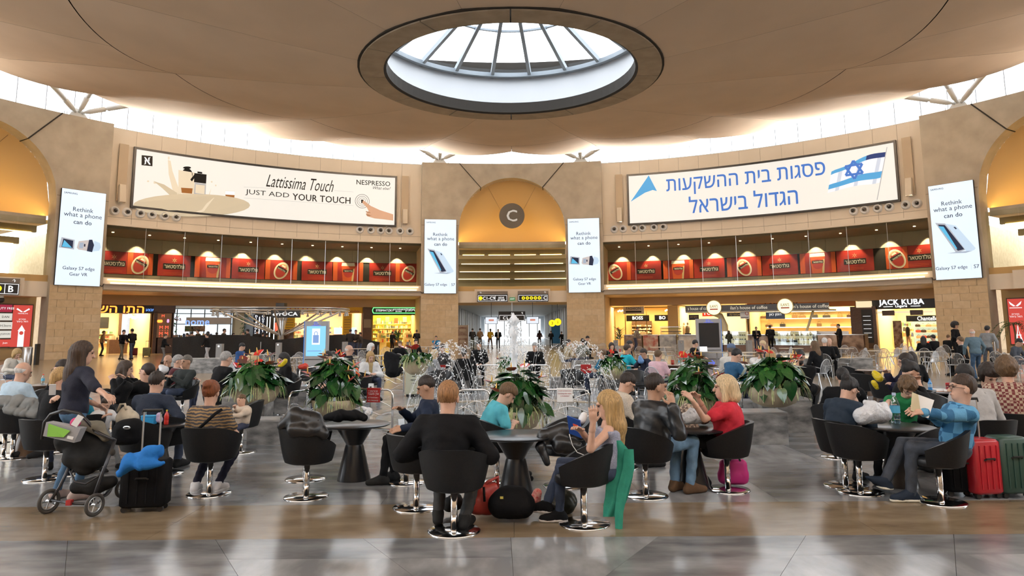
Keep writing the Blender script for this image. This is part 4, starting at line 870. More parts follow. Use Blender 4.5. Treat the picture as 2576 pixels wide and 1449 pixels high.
for k in range(3): MB().box((-1.2+k*1.1, 2.2, .65), (.75, .5, 1.3)).obj('book_stand', m_shelf if k != 1 else m_dwood, t); goods(t, -1.5+k*1.1, -.9+k*1.1, (.5, .9, 1.3), 1.95, hmax=.28)
# right side: suit shop
t, w = shop('clothes shop with two black lit headers right of the middle arch', 1515, 1692, mat('honey wall', (.70, .50, .22), .6), None, power=420, color=(1, .76, .38))
for xa, xb, s_ in ((1572, 1630, 'BOSS'), (1644, 1684, 'BO')):
    a, b_ = sh(t, xa, 795)[0], sh(t, xb, 795)[0]; MB().box(((a+b_)/2, 1.2, 2.4), (b_-a, .3, .5)).obj('header_board', m_black, t); text(s_, glow('lit letter', (1, .92, .75), 2.), ((a+b_)/2, 1.03, 2.42), (0, -1, 0), parent=t, height=.28, bold=.03)
a, b_ = sh(t, 1568, 770)[0], sh(t, 1620, 770)[0]; MB().box(((a+b_)/2, -.1, 3.05), (b_-a, .1, .62)).obj('hanging_sign', m_white, t); text('FASHION', m_gap, ((a+b_)/2, -.17, 3.2), (0, -1, 0), parent=t, width=1.2); MB().box(((a+b_)/2, -.17, 2.92), (1.3, .02, .14)).obj('sign_strip', m_black, t)
a, b_ = sh(t, 1575, 830)[0], sh(t, 1629, 830)[0]
MB().box(((a+b_)/2, 4.8, 1.25), (b_-a, .2, 1.9)).obj('cap_case', m_dwood, t); shelves(t, a, b_, (.5, .8, 1.1, 1.4, 1.7), 4.6, m_dwood); goods(t, a, b_, (.5, .8, 1.1, 1.4, 1.7), 4.5, hmax=.2, dens=.18, pal=[GOODS[0], GOODS[3], GOODS[4]])
for i in range(6): MB().box((.1+i*.1, 2.2, .8), (.08, .3, .9)).obj('hung_shirt', mat('shirt cream', (.70, .58, .40), .7), t)
for k in range(4): MB().box((-w/2+.9+k*.9, 1.2, 1.5), (.08, .08, 3)).obj('frame_post', mat('honey wood', (.50, .32, .10), .4), t)
for k in range(3): goods(t, -w/2+.2, -w/2+.9, [.6+.4*k], 4.4, hmax=.3)
for xa in (1552, 1672):
    x, z = sh(t, xa, 770); b = MB()
    for i in range(5): b.ball((x+i*.12, .8, 3.0+.06*(i % 2)), .07, nu=8, nv=6)
    b.obj('track_lamp', m_warm, t)
# luggage shop, bag shelves
t, w = shop('luggage shop with red sign and mannequins behind the coffee stand', 1705, 1878, mat('cream wall', (.80, .68, .46), .6), None, power=420, color=(1, .80, .46))
xa, xb = sh(t, 1766, 787)[0], sh(t, 1806, 787)[0]; MB().box(((xa+xb)/2, .2, 2.75), (xb-xa, .2, .55)).obj('sign_board', glow('sign red', (.85, .06, .02), .9), t); text('TUMI', mw, ((xa+xb)/2, .08, 2.75), (0, -1, 0), parent=t, width=1.15, bold=.03)
x, z = sh(t, 1745, 800); MB().box((x, .1, 2.4), (.8, .06, .42)).obj('hanging_board', m_black, t); text(HEB('אסוף כאן'), mat('letter gold', (.7, .5, .15), .4), (x, .06, 2.42), (0, -1, 0), parent=t, width=.55)
for k, (xx, c_) in enumerate(((1705, .10), (1712, .55), (1721, .10))):
    x, z = sh(t, xx, 830); b = MB(); b.tube([(x, 1.6, .9), (x, 1.6, 1.15), (x, 1.6, 1.5), (x, 1.6, 1.68), (x, 1.6, 1.75)], [.1, .14, .19, .16, .05], 10); b.ball((x, 1.6, 1.9), (.08, .09, .12), nu=10, nv=8); b.box((x, 1.6, .45), (.4, .4, .9)); b.obj('mannequin', mat('mannequin %g' % c_, (c_, c_*.8, c_*.6), .5), t, True)
MB().box((sh(t, 1770, 820)[0], 4.9, 1.7), (.9, .1, 1.2)).obj('red_rack', mat('red rack', (.40, .05, .05), .5, col2=(.6, .5, .4), scale=14), t)
d_, _ = ringat(1700, 800, RS); p_ = lthing('arcade_pillar', 'honey coloured pillar left of the luggage shop', 'pillar', cyl(d_-.3, RS, 0), RZ(d_)); MB().box((0, .1, 1.7), (.85, .6, 3.4)).obj('pillar_shaft', mat('honey pillar', (.66, .47, .20), .6), p_); MB().box((0, -.22, .2), (.9, .08, .4)).obj('pillar_base', m_dwood, p_)
t, w = shop('handbag shop with long glowing shelves', 1880, 2152, mat('glowing cream', (.82, .66, .36), .6), (mat('terracotta', (.45, .17, .05), .6), 3.05, 3.45), power=560, color=(1, .78, .40))
text('FASHION', m_gap, (-w/2+2.6, -.08, 3.3), (0, -1, 0), parent=t, width=2.4)
for z in (1.55, 2.25, 2.8): MB().box((.2, 3.2, z), (w-1.0, .5, .05)).obj('shelf', m_shelf, t); MB().box((.2, 2.94, z-.01), (w-1.0, .03, .05)).obj('shelf_lamp', m_warm, t)
MB().box((0, 3.5, 1.7), (w, .08, 3.4)).obj('shelf_wall', MATS['glowing cream'], t)
m_bags = [mat('bag leather %d' % i, c, .4) for i, c in enumerate(((.05, .025, .02), (.10, .05, .03), (.03, .03, .03), (.16, .09, .04), (.30, .16, .06)))]
def handbag(x, z, k, kind, t, label):
    b = lthing('handbag', label, 'handbag', t.matrix_basis @ Vector((x, 3.1, z)), t.rotation_euler[2], 'bags on the glowing shelves')
    w_, h_ = ((.55, .2), (.42, .26), (.34, .28))[kind]
    q = MB(); q.rbox((0, 0, h_/2), (w_, .2, h_), .05, vert=False); q.obj('bag_body', m_bags[k % 5], b)
    MB().tube([(-w_*.28, 0, h_*.95), (-w_*.2, 0, h_*1.45), (w_*.2, 0, h_*1.45), (w_*.28, 0, h_*.95)], .014, 5).obj('bag_handle', m_bags[k % 5], b)
bx = ((1922, 0, 1), (2000, 1, 3), (2019, 0, 3), (2051, 1, 2), (2080, 0, 2), (2113, 2, 4), (2140, 0, 0))
for i, (xx, kd, k) in enumerate(bx): handbag(sh(t, xx, 805, RS+3.1)[0], 2.275, k, kd, t, 'dark handbag, %s from the left on the upper glowing shelf' % nth(i))
for i, xx in enumerate((1935, 1970, 2062, 2100)): handbag(sh(t, xx, 830, RS+3.1)[0], 1.575, i+1, i % 3, t, 'dark handbag, %s from the left on the lower glowing shelf' % nth(i))
# dark pillar with a board, lingerie shop
d_, _ = ringat(2174, 800, RS); p_ = lthing('arcade_pillar', 'dark pillar with a menu board left of the lingerie shop', 'pillar', cyl(d_, RS-.2, 0), RZ(d_)); MB().box((0, .2, 1.5), (1.7, .5, 3.0)).obj('pillar_shaft', m_dwood, p_); MB().box((.25, -.08, 1.6), (.7, .04, 2.4)).obj('menu_board', m_black, p_); MB().box((.1, 0, 3.15), (1.0, .3, .45)).obj('lit_box', glow('lit cream', (1, .8, .5), .9), p_)
for k in range(6): MB().box((.25, -.11, .8+.3*k), (.5, .01, .03)).obj('menu_line', mw, p_)
t, w = shop('lingerie shop with white lit letters on a black header', 2196, 2356, mat('soft cream', (.80, .66, .38), .6), (m_black, 2.78, 3.45), power=420, color=(1, .80, .45))
text('JACK KUBA', m_neonw, (-.1, -.08, 3.2), (0, -1, 0), parent=t, width=2.9, bold=.03); text('Lingerie', m_neonw, (-.1, -.08, 2.95), (0, -1, 0), parent=t, width=.75); MB().box((-.95, -.08, 2.95), (.6, .02, .03)).obj('neon_rule', m_neonw, t); MB().box((.8, -.08, 2.95), (.6, .02, .03)).obj('neon_rule', m_neonw, t)
MB().box((0, .15, 2.55), (w-.5, .1, .14)).obj('header_strip', MATS['lit cream'], t)
for xx in (-1.0, .8): MB().box((xx, .05, 2.5), (.8, .1, .36)).obj('header_print', m_dwood, t)
xa, xb = sh(t, 2270, 800)[0], sh(t, 2350, 800)[0]; MB().box(((xa+xb)/2, 1.0, 2.1), (xb-xa, .3, .42)).obj('inner_header', m_black, t); text('Chantelle', MATS['lit letter'], ((xa+xb)/2+.35, .83, 2.1), (0, -1, 0), parent=t, width=1.25, height=.3, bold=.01)
MB().box(((xa+xb)/2, 2.4, 1.1), (xb-xa, .1, 2.0)).obj('glass_wall', glow('mint light', (.75, .85, .60), .8), t)
for z in (.3, .7, 1.1, 1.5): MB().box(((xa+xb)/2, 2.25, z), (xb-xa-.2, .25, .03)).obj('shelf', m_white, t)
m_pur = [mat('purse %d' % i, c, .45) for i, c in enumerate(((.05, .03, .02), (.62, .42, .28), (.70, .52, .38), (.60, .08, .05), (.45, .28, .15)))]
for r in range(4):
    for c_ in range(5):
        x = xa+.35+c_*(xb-xa-.6)/4; b = lthing('small_purse', 'small purse in the lit case, %s row from the top, %s from the left' % (ORD[r], ORD[c_]), 'purse', t.matrix_basis @ Vector((x, 2.2, 1.515-.4*r)), t.rotation_euler[2], 'purses in the lit case')
        q = MB(); q.rbox((0, 0, .09), (.34, .12, .18), .05, vert=False); q.obj('purse_body', m_pur[(r*3+c_*2) % 5], b); MB().tube([(-.1, 0, .17), (0, 0, .25), (.1, 0, .17)], .012, 5).obj('purse_handle', m_pur[0], b)
goods(t, -w/2+.2, -.3, (.4, .8, 1.2, 1.6), 3.6, hmax=.34)
for k, (xx, yy) in enumerate(((2282, 835), (2262, 845))):
    x, z = sh(t, xx-5, yy); b = MB()
    if k == 0: b.tube([(x, .6, .85), (x, .6, 1.0), (x, .6, 1.3), (x, .6, 1.45), (x, .6, 1.55)], [.12, .13, .16, .13, .045], 10, 1); b.ball((x, .6, 1.68), (.075, .085, .11), 0); b.tube([(x-.07, .6, .02), (x-.07, .6, .9)], [.04, .09], 8); b.tube([(x+.2, .5, .02), (x+.07, .6, .9)], [.04, .09], 8); b.obj('mannequin', [mat('mannequin skin', (.70, .50, .34), .5), m_black], t, True)
    else: MB().box((x, .2, 1.0), (.55, .08, 1.9)).obj('poster_stand', mat('brown print', (.16, .08, .05), .5, col2=(.5, .38, .28), scale=5), t)

# ================================================================== coffee stand on the right
RK = 31.2
kd0, kd1 = 23.6, 41.2
K = thing('coffee_stand', 'coffee stand with long black name band and counters of glass cases', 'stand', cyl(32.5, RK, 0))
m_cband = mat('coffee black', (.025, .02, .016), .35)
wobj(MB().arc(kd0, kd1, RK-.05, RK+.12, 2.72, 3.12, 16), 'name_band', m_cband, K); wobj(MB().arc(kd0, kd1, RK-.02, RK+1.6, 2.62, 2.72, 16), 'canopy', mat('canopy grey', (.45, .42, .36), .4), K)
m_clet = glow('coffee letters', (.85, .78, .62), .7)
for dg, s_ in ((25.5, "s house of coffee"), (31.7, "ilan's house of coffee"), (39.0, "ilan's house of coffee")): ringtext(s_, m_clet, dg, RK-.06, 2.92, K, width=2.5 if dg > 26 else 1.7, height=.24, bold=.008)
for k, dg in enumerate((27.35, 36.2)):
    c_ = cyl(dg, RK-.1, 2.95); dv = Vector((sin(radians(dg*KA)), cos(radians(dg*KA)), 0)); b = MB(); b.tube([c_+dv*.1, c_-dv*.06], .6, 28); wobj(b, 'round_badge', glow('badge light', (1, .93, .62), 1.15), K)
    b = MB(); tor = [c_-dv*.07+Vector((cos(q*2*pi/28)*cos(radians(dg))*.6, -cos(q*2*pi/28)*sin(radians(dg))*.6, .6*sin(q*2*pi/28))) for q in range(28)]; b.tube(tor, .03, 6, closed=True); wobj(b, 'badge_rim', mat('badge gold', (.55, .40, .12), .4), K)
    ringtext("ILAN'S", mat('badge ink', (.20, .14, .02), .5), dg, RK-.18, 3.05, K, width=.55, height=.2, bold=.02); wobj(MB().arc(dg-.5, dg+.5, RK-.2, RK-.18, 2.8, 2.88, 1), 'badge_stripe', mat('badge red', (.40, .05, .02), .5), K)
for x0_, x1_, y0_ in ((2058, 2040, 780),):
    a = ringat(2046, 785, RK+.5); b_ = ringat(2012, 855, RK+.5); wobj(MB().tube([cyl(a[0], RK+.5, 2.65), cyl(b_[0], RK+.5, .0)], .09, 10), 'leaning_post', mat('post beige', (.55, .48, .32), .4), K)
a = ringat(1822, 800, RK+.8)[0]; wobj(MB().tube([cyl(a-1.6, RK+.8, 2.62), cyl(a-.5, RK+.8, 2.4), cyl(a, RK+.8, 1.7), cyl(a, RK+.8, 0)], [.2, .25, .27, .27], 14), 'curved_column', MATS['post beige'], K)
# counters: curved printed fronts, steel tops, glass cases
m_prn = [mat('counter print %d' % i, a_, .4, col2=b_, scale=2.2, detail=3) for i, (a_, b_) in enumerate((((.10, .06, .04), (.35, .25, .18)), ((.62, .55, .45), (.45, .10, .07)), ((.55, .55, .52), (.25, .26, .27)), ((.20, .12, .08), (.48, .38, .30)), ((.70, .66, .58), (.50, .42, .33))))]
m_case = glass('case glass', (.92, .96, .95), .10)
cts = [(15.5, 18.0, 'p', 0), (18.1, 20.2, 'p', 1), (20.3, 22.6, 'p', 2), (22.8, 26.0, 'c', 4), (26.2, 28.6, 'g', 0), (28.7, 31.6, 'g', 3), (31.8, 34.4, 'c', 3), (34.5, 37.2, 'g', 4), (37.3, 40.2, 'g', 0), (40.3, 42.6, 'p', 3), (42.7, 45.6, 'p', 0)]
RC = 30.2
for i, (a, b_, kd, pr_) in enumerate(cts):
    t = thing('counter_unit', 'coffee stand counter unit, %s from the left, with %s' % (nth(i), {'p': 'a printed front', 'c': 'a plain panel front', 'g': 'a lit glass pastry case'}[kd]), 'counter', cyl((a+b_)/2, RC, 0), group='counters of the coffee stand')
    if kd == 'g':
        wobj(MB().arc(a, b_, RC, RC+.7, 0, .38, 3), 'case_base', m_dwood, t); wobj(MB().arc(a, b_, RC+.55, RC+.7, .38, 1.28, 3), 'case_back', glow('case light', (1, .85, .5), .55), t)
        for z in (.40, .70, .98): wobj(MB().arc(a+.1, b_-.1, RC+.06, RC+.55, z, z+.02, 3), 'case_shelf', m_alu, t)
        wobj(MB().arc(a, b_, RC, RC+.02, .38, 1.25, 3), 'case_glass', m_case, t); wobj(MB().arc(a, b_, RC-.03, RC+.72, 1.26, 1.3, 3), 'case_top', m_alu, t)
        g_ = MB()
        for z in (.42, .72, 1.0):
            for q in range(int((b_-a)*3.4)): p = cyl(a+.25+q/3.4, RC+.2+random.random()*.2, z+.04); g_.ball(p, (.07, .07, .05), random.randrange(4), 7, 5)
        tag(wobj(g_, 'pastries', [GOODS[0], GOODS[5], GOODS[7], GOODS[4]], t), kind='stuff')
    else:
        q = MB(); n_ = 4
        def P(u, v, a=a, b_=b_): return cyl(a+.05+(b_-a-.1)*u, RC-.18*sin(v*pi/2)*(1 if kd == 'p' else 0), v*1.05)
        q.grid(P, n_, 6); wobj(q, 'front_panel', m_prn[pr_], t, True); wobj(MB().arc(a, b_, RC+.02, RC+.6, 0, 1.02, 3), 'counter_body', m_dwood, t); wobj(MB().arc(a, b_, RC-.2, RC+.65, 1.05, 1.09, 3), 'counter_top', m_alu, t)
# things on and behind the counters
def kitem(name, label, cat, x, y, R, build, grp=None):
    d, z = ringat(x, y, R); t = lthing(name, label, cat, cyl(d, R, z), RZ(d), grp); build(t); return t
kitem('menu_board', 'white slanted menu board on the coffee counter', 'board', 2090, 868, RC+.3, lambda t: (MB().box((0, 0, .45), (2.2, .06, .85), rx=-.2).obj('board', m_white, t), MB().box((0, -.02, .5), (1.0, .05, .1), rx=-.2).obj('board_text', m_gap, t), MB().box((0, .15, .05), (2.0, .3, .1)).obj('board_foot', m_alu, t)))
kitem('hanging_board', 'dark blue hanging board with white Hebrew words', 'sign', 1951, 803, RK+.3, lambda t: (MB().box((0, 0, .25), (1.25, .05, .48)).obj('board', mat('board navy', (.03, .05, .10), .4), t), text(HEB('הזמן כאן'), mw, (0, -.03, .3), (0, -1, 0), parent=t, width=.8, bold=.02), MB().tube([(0, 0, .48), (0, 0, .8)], .015, 5).obj('hanger', m_dark, t)))
kitem('hanging_board', 'black hanging board on the coffee stand, left of the notice', 'sign', 1849, 796, RK+.3, lambda t: (MB().box((0, 0, .13), (1.1, .05, .26)).obj('board', m_black, t), text(HEB('אספרסו'), mat('letter gold', (.7, .5, .15), .4), (0, -.03, .13), (0, -1, 0), parent=t, width=.7), MB().tube([(0, 0, .25), (0, 0, .5)], .015, 5).obj('hanger', m_dark, t)))
kitem('notice', 'white no smoking notice hanging on the coffee stand', 'notice', 1874, 803, RK+.2, lambda t: (MB().box((0, 0, .28), (.62, .03, .5)).obj('sheet', m_white, t), MB().tube([Vector((.16+.11*cos(a*.5236), -.03, .4+.11*sin(a*.5236))) for a in range(12)], .018, 5, closed=True).obj('red_ring', MATS['letter red'], t), MB().box((0, -.02, .12), (.5, .01, .04)).obj('print_line', m_gap, t)))
for i, (x, y) in enumerate(((1940, 848), (1968, 850), (1995, 852))): kitem('coffee_machine', 'espresso machine on the coffee counter, %s from the left' % ORD[i], 'machine', x, y+22, RC+.4, lambda t: (MB().box((0, 0, .25), (.75, .45, .5)).obj('machine_body', m_alu if i else GOODS[4], t), MB().box((0, -.2, .42), (.7, .1, .14)).obj('machine_head', m_dark, t), MB().box((0, -.2, .05), (.6, .2, .06)).obj('drip_tray', m_dark, t)))
for i, (x, y) in enumerate(((1731, 843), (2057, 846))): kitem('till', 'black till screen on the %s end of the coffee counter' % ('left', 'right')[i], 'till', x, y+12, RC+.3, lambda t: (MB().box((0, 0, .3), (.42, .08, .34), rx=-.3).obj('till_screen', m_dark, t), MB().box((0, .1, .08), (.3, .3, .16)).obj('till_base', m_dark, t)))
kitem('glass_stand', 'tall glass display with yellow rows left of the coffee stand', 'display', 1690, 855, RC+.5, lambda t: (MB().box((0, 0, .45), (1.5, .5, .9)).obj('case_glass', m_case, t), [MB().box((0, .05, .15+.22*k), (1.4, .4, .05)).obj('case_row', mat('row yellow', (.45, .38, .03), .5) if k % 2 else m_black, t) for k in range(4)], MB().box((0, 0, .92), (1.55, .55, .04)).obj('case_top', m_alu, t)))

# ================================================================== kiosk with the round canopy on the left, black curtain
E_ = lthing('canopy_kiosk', 'round steel canopy kiosk with black name sign and spotlights', 'kiosk', fl(705, 893)); ec = Vector(E_.location)
Rc = 4.3; ZC = 2.95
b = MB()
for r, z in ((Rc, ZC), (Rc, ZC-.14), (Rc-.5, ZC), (Rc-.5, ZC-.14)): b.tube([(r*cos(a*pi/24), r*sin(a*pi/24), z) for a in range(48)], .04, 5, closed=True)
b.obj('canopy_ring', m_alu, E_)
for k in range(8):
    a = k*pi/4+.2; MB().tube([(.2*cos(a), .2*sin(a), 1.3), (Rc*.5*cos(a), Rc*.5*sin(a), 2.05), (Rc*.9*cos(a), Rc*.9*sin(a), ZC-.1)], .055, 7).obj('canopy_arm', m_alu, E_)
    MB().tube([(.15*cos(a), .15*sin(a), 2.1), (.45*cos(a), .45*sin(a), 2.6), (Rc*cos(a), Rc*sin(a), ZC)], .035, 6).obj('canopy_spoke', m_alu, E_)
MB().lathe([(.22, 0), (.2, 1.3), (.24, 2.2), (.2, 2.6)], 14).obj('column', m_alu, E_, True)
for k in range(26):
    a = k*2*pi/26; p = Vector((Rc*.97*cos(a), Rc*.97*sin(a), ZC-.16)); MB().tube([p, p-Vector((0, 0, .12)), p-Vector((0, 0, .28))], [.03, .06, .10], 8).obj('spotlight', m_alu, E_)
MB().box((.55, -.9, 2.62), (1.85, .2, .48)).obj('sign_board', m_black, E_); text('errOCA', mw, (.55, -1.02, 2.62), (0, -1, 0), parent=E_, width=1.6, height=.24, bold=.04)
MB().box((-1.35, 4.0, 3.25), (.6, .6, .5)).obj('canopy_box', m_black, E_)
CUR = [(431, 912), (520, 909), (620, 905), (700, 902), (780, 899), (860, 896), (955, 892)]
m_cur = mat('black curtain', (.012, .012, .013), .85, col2=(.02, .02, .021), scale=20)
t = thing('black_curtain', 'long black cloth screen hung round the kiosk', 'curtain', fl(620, 905)); P_ = [fl(*p) for p in CUR]; tops = [(431, 851), (520, 842), (600, 843), (690, 855), (740, 850), (800, 844), (870, 842), (905, 850), (960, 862)]
q = MB(); NN = 120
def cp(u):
    s_ = u*(len(P_)-1); i = min(int(s_), len(P_)-2); return P_[i].lerp(P_[i+1], s_-i)
def topz(x, Y):
    for (x0, y0), (x1, y1) in zip(tops[:-1], tops[1:]):
        if x <= x1: return y0+(y1-y0)*(x-x0)/(x1-x0)
    return tops[-1][1]
def cf(u, v):
    p = cp(u); px = 431+(955-431)*u; zt = at(px, topz(px, p.y), p.y).z; n_ = Vector((.45, -.9, 0))
    return p+n_*(.06*sin(u*95+3*sin(v*2.5))*(.4+.6*v)+.10*sin(u*23+v*2))+Vector((0, 0, .01+(zt-.01)*v))
q.grid(cf, NN, 8); wobj(q, 'cloth', m_cur, t, True)
c0 = cp(0); q = MB(); q.grid(lambda u, v: c0+Vector((-1.2*u+.05*sin(u*30), 5.5*u, .02+1.45*v)), 20, 4); wobj(q, 'cloth_side', m_cur, t, True)
for k, u in enumerate((0., .2, .4, .6, .8, .99)): p = cp(u)+Vector((0, .12, 0)); wobj(MB().tube([p, p+Vector((0, 0, 1.1))], .03, 6), 'curtain_post', m_alu, t)
# kiosk counter bits seen over the curtain
t = thing('poster_head', 'poster with a large face standing behind the curtain', 'poster', fl(712, 893)+Vector((0, .6, 0))); MB().box((0, 0, .95), (1.1, .06, 1.9)).obj('poster_board', m_dwood, t); MB().ball((.05, -.05, 1.62), (.24, .03, .26), nu=16, nv=10).obj('poster_face', mat('face print', (.42, .28, .2), .6, col2=(.10, .06, .05), scale=6), t, True)
# ---- stone pillars (bollards), totems with screens
m_gran = mat('speckled granite', (.20, .20, .20), .5, col2=(.31, .31, .31), scale=60, detail=2)
for i, (x, y, yt) in enumerate(((551, 922, 865), (700, 908, 862), (867, 905, 860), (1028, 890, 860), (1550, 893, 856), (1714, 905, 856), (1886, 900, 856), (1838, 880, 850))):
    p = fl(x, y); h = at(x, yt, p.y).z; t = thing('granite_bollard', 'square granite post, %s from the left' % nth(i if x < 1700 else {1714: 5, 1838: 6, 1886: 7}[x]), 'post', p, group='granite posts'); MB().box((0, 0, h/2), (.30, .30, h)).obj('shaft', m_gran, t); MB().tube([(0, -.15, h-.12), (0, -.17, h-.12)], .045, 10).obj('post_stud', m_chrome, t)
def totem(label, x, y, yt, w, lit):
    p = fl(x, y); h = at(x, yt, p.y).z; t = thing('screen_totem', label, 'totem', p, .05 if x < 1288 else -.08)
    MB().box((0, 0, h/2), (w, .28, h)).obj('totem_case', mat('totem silver', (.42, .44, .48), .3, metal=.5), t); MB().box((-w/2-.01 if x < 1288 else w/2+.01, 0, h/2), (.03, .26, h)).obj('edge_light', glow('edge blue', (.05, .25, .8), .6), t)
    MB().box((0, -.145, h*.665), (w*.82, .02, h*.50)).obj('totem_screen', glow('screen sky', (.28, .68, .95), .9) if lit else mat('screen off', (.02, .022, .025), .08), t)
    text('(|)-', glow('logo blue', (.15, .2, .9), 1.), (0, -.15, h*.955), (0, -1, 0), parent=t, width=w*.22); MB().box((0, -.15, h*.925), (w*.4, .01, .015)).obj('logo_line', MATS['logo blue'], t)
    MB().box((0, -.15, h*.36), (w*.9, .02, .02)).obj('panel_seam', m_dark, t); MB().box((0, -.15, h*.18), (w*.9, .02, .02)).obj('panel_seam', m_dark, t); MB().rbox((0, 0, .03), (w+.1, .4, .06), .05).obj('totem_foot', m_alu, t)
    if lit:
        MB().box((.0, -.16, h*.74), (w*.34, .01, h*.27)).obj('screen_phone', glow('phone white', (.85, .95, 1), .95), t)
        MB().box((0, -.168, h*.70), (w*.24, .01, h*.13)).obj('screen_text', glow('phone blue', (.25, .40, .75), .8), t); MB().box((-.05, -.16, h*.50), (w*.6, .01, .03)).obj('screen_line', MATS['phone blue'], t)
        MB().tube([Vector((w*.07*cos(a*.7854), -.17, h*.79+w*.09*sin(a*.7854))) for a in range(8)], .012, 5, closed=True).obj('screen_ring', MATS['phone blue'], t)
    else: text('\u2192', MATS['logo blue'], (.05, -.15, h*.1), (0, -1, 0), parent=t, width=w*.3)
totem('silver totem with a lit blue screen before the black curtain', 794, 958, 808, .84, True)
totem('silver totem with a dark screen before the coffee stand', 1786, 925, 802, 1.1, False)
# litter bin and bench at the left pier
p = fl(66, 918); t = thing('litter_bin', 'brushed steel litter bin beside the left pier', 'bin', p+Vector((0, 0, 0))); MB().lathe([(.24, 0), (.26, .05), (.26, .95), (.22, 1.0)], 20).obj('bin_body', m_alu, t, True); MB().box((.42, .2, .58), (.12, .3, 1.16)).obj('bin_post', m_dark, t)
# ================================================================== furniture
m_tub = mat('black upholstery', (.007, .007, .0075), .6, spec=.3, col2=(.010, .010, .0105), scale=60, bump=.12, bscale=220)
m_tubin = mat('black leather seat', (.010, .0105, .012), .4, spec=.4, bump=.05, bscale=90)
def rot_(v, a): return (v[0]*cos(a)-v[1]*sin(a), v[0]*sin(a)+v[1]*cos(a))
def tub_parts():
    A0 = radians(128); nu, nv = 36, 7
    def top(u):
        a = abs(u); return .715-.02*a**2-.175*max(0, (a-.25)/.75)**1.3
    def ring(u, z, off):               # u -1..1 round the back, facing +y
        a = u*A0; k = (z-.36)/.36; rx, ry = .235+.085*k**.7-off, .235+.075*k**.7-off
        return Vector((rx*sin(a), -ry*cos(a)+.02, z))
    def outer(i, j):
        u = i*2-1; zt = top(u); return ring(u, .365+(zt-.365)*j, 0)
    sh_ = MB(); sh_.grid(outer, nu, nv)
    n0 = len(sh_.v)
    sh_.grid(lambda i, j: ring(i*2-1, .40+(top(i*2-1)-.40)*(1-j), .042), nu, nv)
    # rim, bottom and the two front ends
    o = (nu+1)*nv; rim = [(o+i, o+i+1, n0+i+1, n0+i) for i in range(nu)]; sh_.f += rim; sh_.m += [1]*len(rim)
    for i in (0, nu):
        col = [j*(nu+1)+i for j in range(nv+1)]+[n0+j*(nu+1)+i for j in range(nv+1)]; sh_.f.append(tuple(col if i else col[::-1])); sh_.m.append(0)
    for k in range(len(sh_.f)):
        if all(q >= n0 for q in sh_.f[k]): sh_.m[k] = 1
    seat = MB(); seat.lathe([(.0, .455), (.15, .455), (.205, .44), (.215, .41), (.215, .372), (.20, .35), (.12, .335), (0, .335)], 28, cap=False)
    seat.v = [(x*1.03, y+.015+(.02 if y > 0 else 0), z) for x, y, z in seat.v]
    post = MB(); post.lathe([(.03, .015), (.03, .34)], 16)
    base = MB(); base.lathe([(.0, .018), (.05, .018), (.215, .012), (.222, .006), (.222, 0)], 40, cap=False)
    plate = MB(); plate.lathe([(.07, .325), (.09, .345)], 16)
    return [('shell', sharp_mesh(sh_.mesh('shell', [m_tub, m_tubin]))), ('seat_cushion', seat.mesh('seat_cushion', m_tubin, True)), ('post', post.mesh('post', m_chrome, True)), ('base_disc', base.mesh('base_disc', m_chrome, True)), ('seat_plate', plate.mesh('seat_plate', m_dark))]
def sharp_mesh(me, deg=40):
    me.polygons.foreach_set('use_smooth', [True]*len(me.polygons)); me.set_sharp_from_angle(angle=radians(deg)); return me
TUBP = tub_parts()
def tub(label, p, phi, group='black tub chairs'):
    t = thing('tub_chair', label, 'chair', (p[0], p[1], 0), -radians(phi), group)
    t.scale = (1.09, 1.09, 1.06)
    for n, me in TUBP: link(n, me, t)
    return t
m_tbl = mat('black table lacquer', (.012, .013, .015), .28); m_tbr = mat('brown table lacquer', (.10, .055, .03), .3)
TABP = {}
def cone_table(label, p, brown=False, group='cone tables'):
    t = thing('cone_table', label, 'table', (p[0], p[1], 0), 0, group); k = brown
    if k not in TABP:
        st = MB(); st.lathe([(.205, 0), (.205, .012), (.112, .40), (.104, .42), (.112, .44), (.235, .64)], 32); tp = MB(); tp.lathe([(.0, .64), (.415, .645), (.43, .652), (.43, .662), (.42, .668), (0, .668)], 48, cap=False)
        TABP[k] = (sharp_mesh(st.mesh('pedestal', m_tbr if brown else m_tbl)), sharp_mesh(tp.mesh('table_top', m_tbr if brown else m_tbl)))
    link('pedestal', TABP[k][0], t); link('table_top', TABP[k][1], t); return t
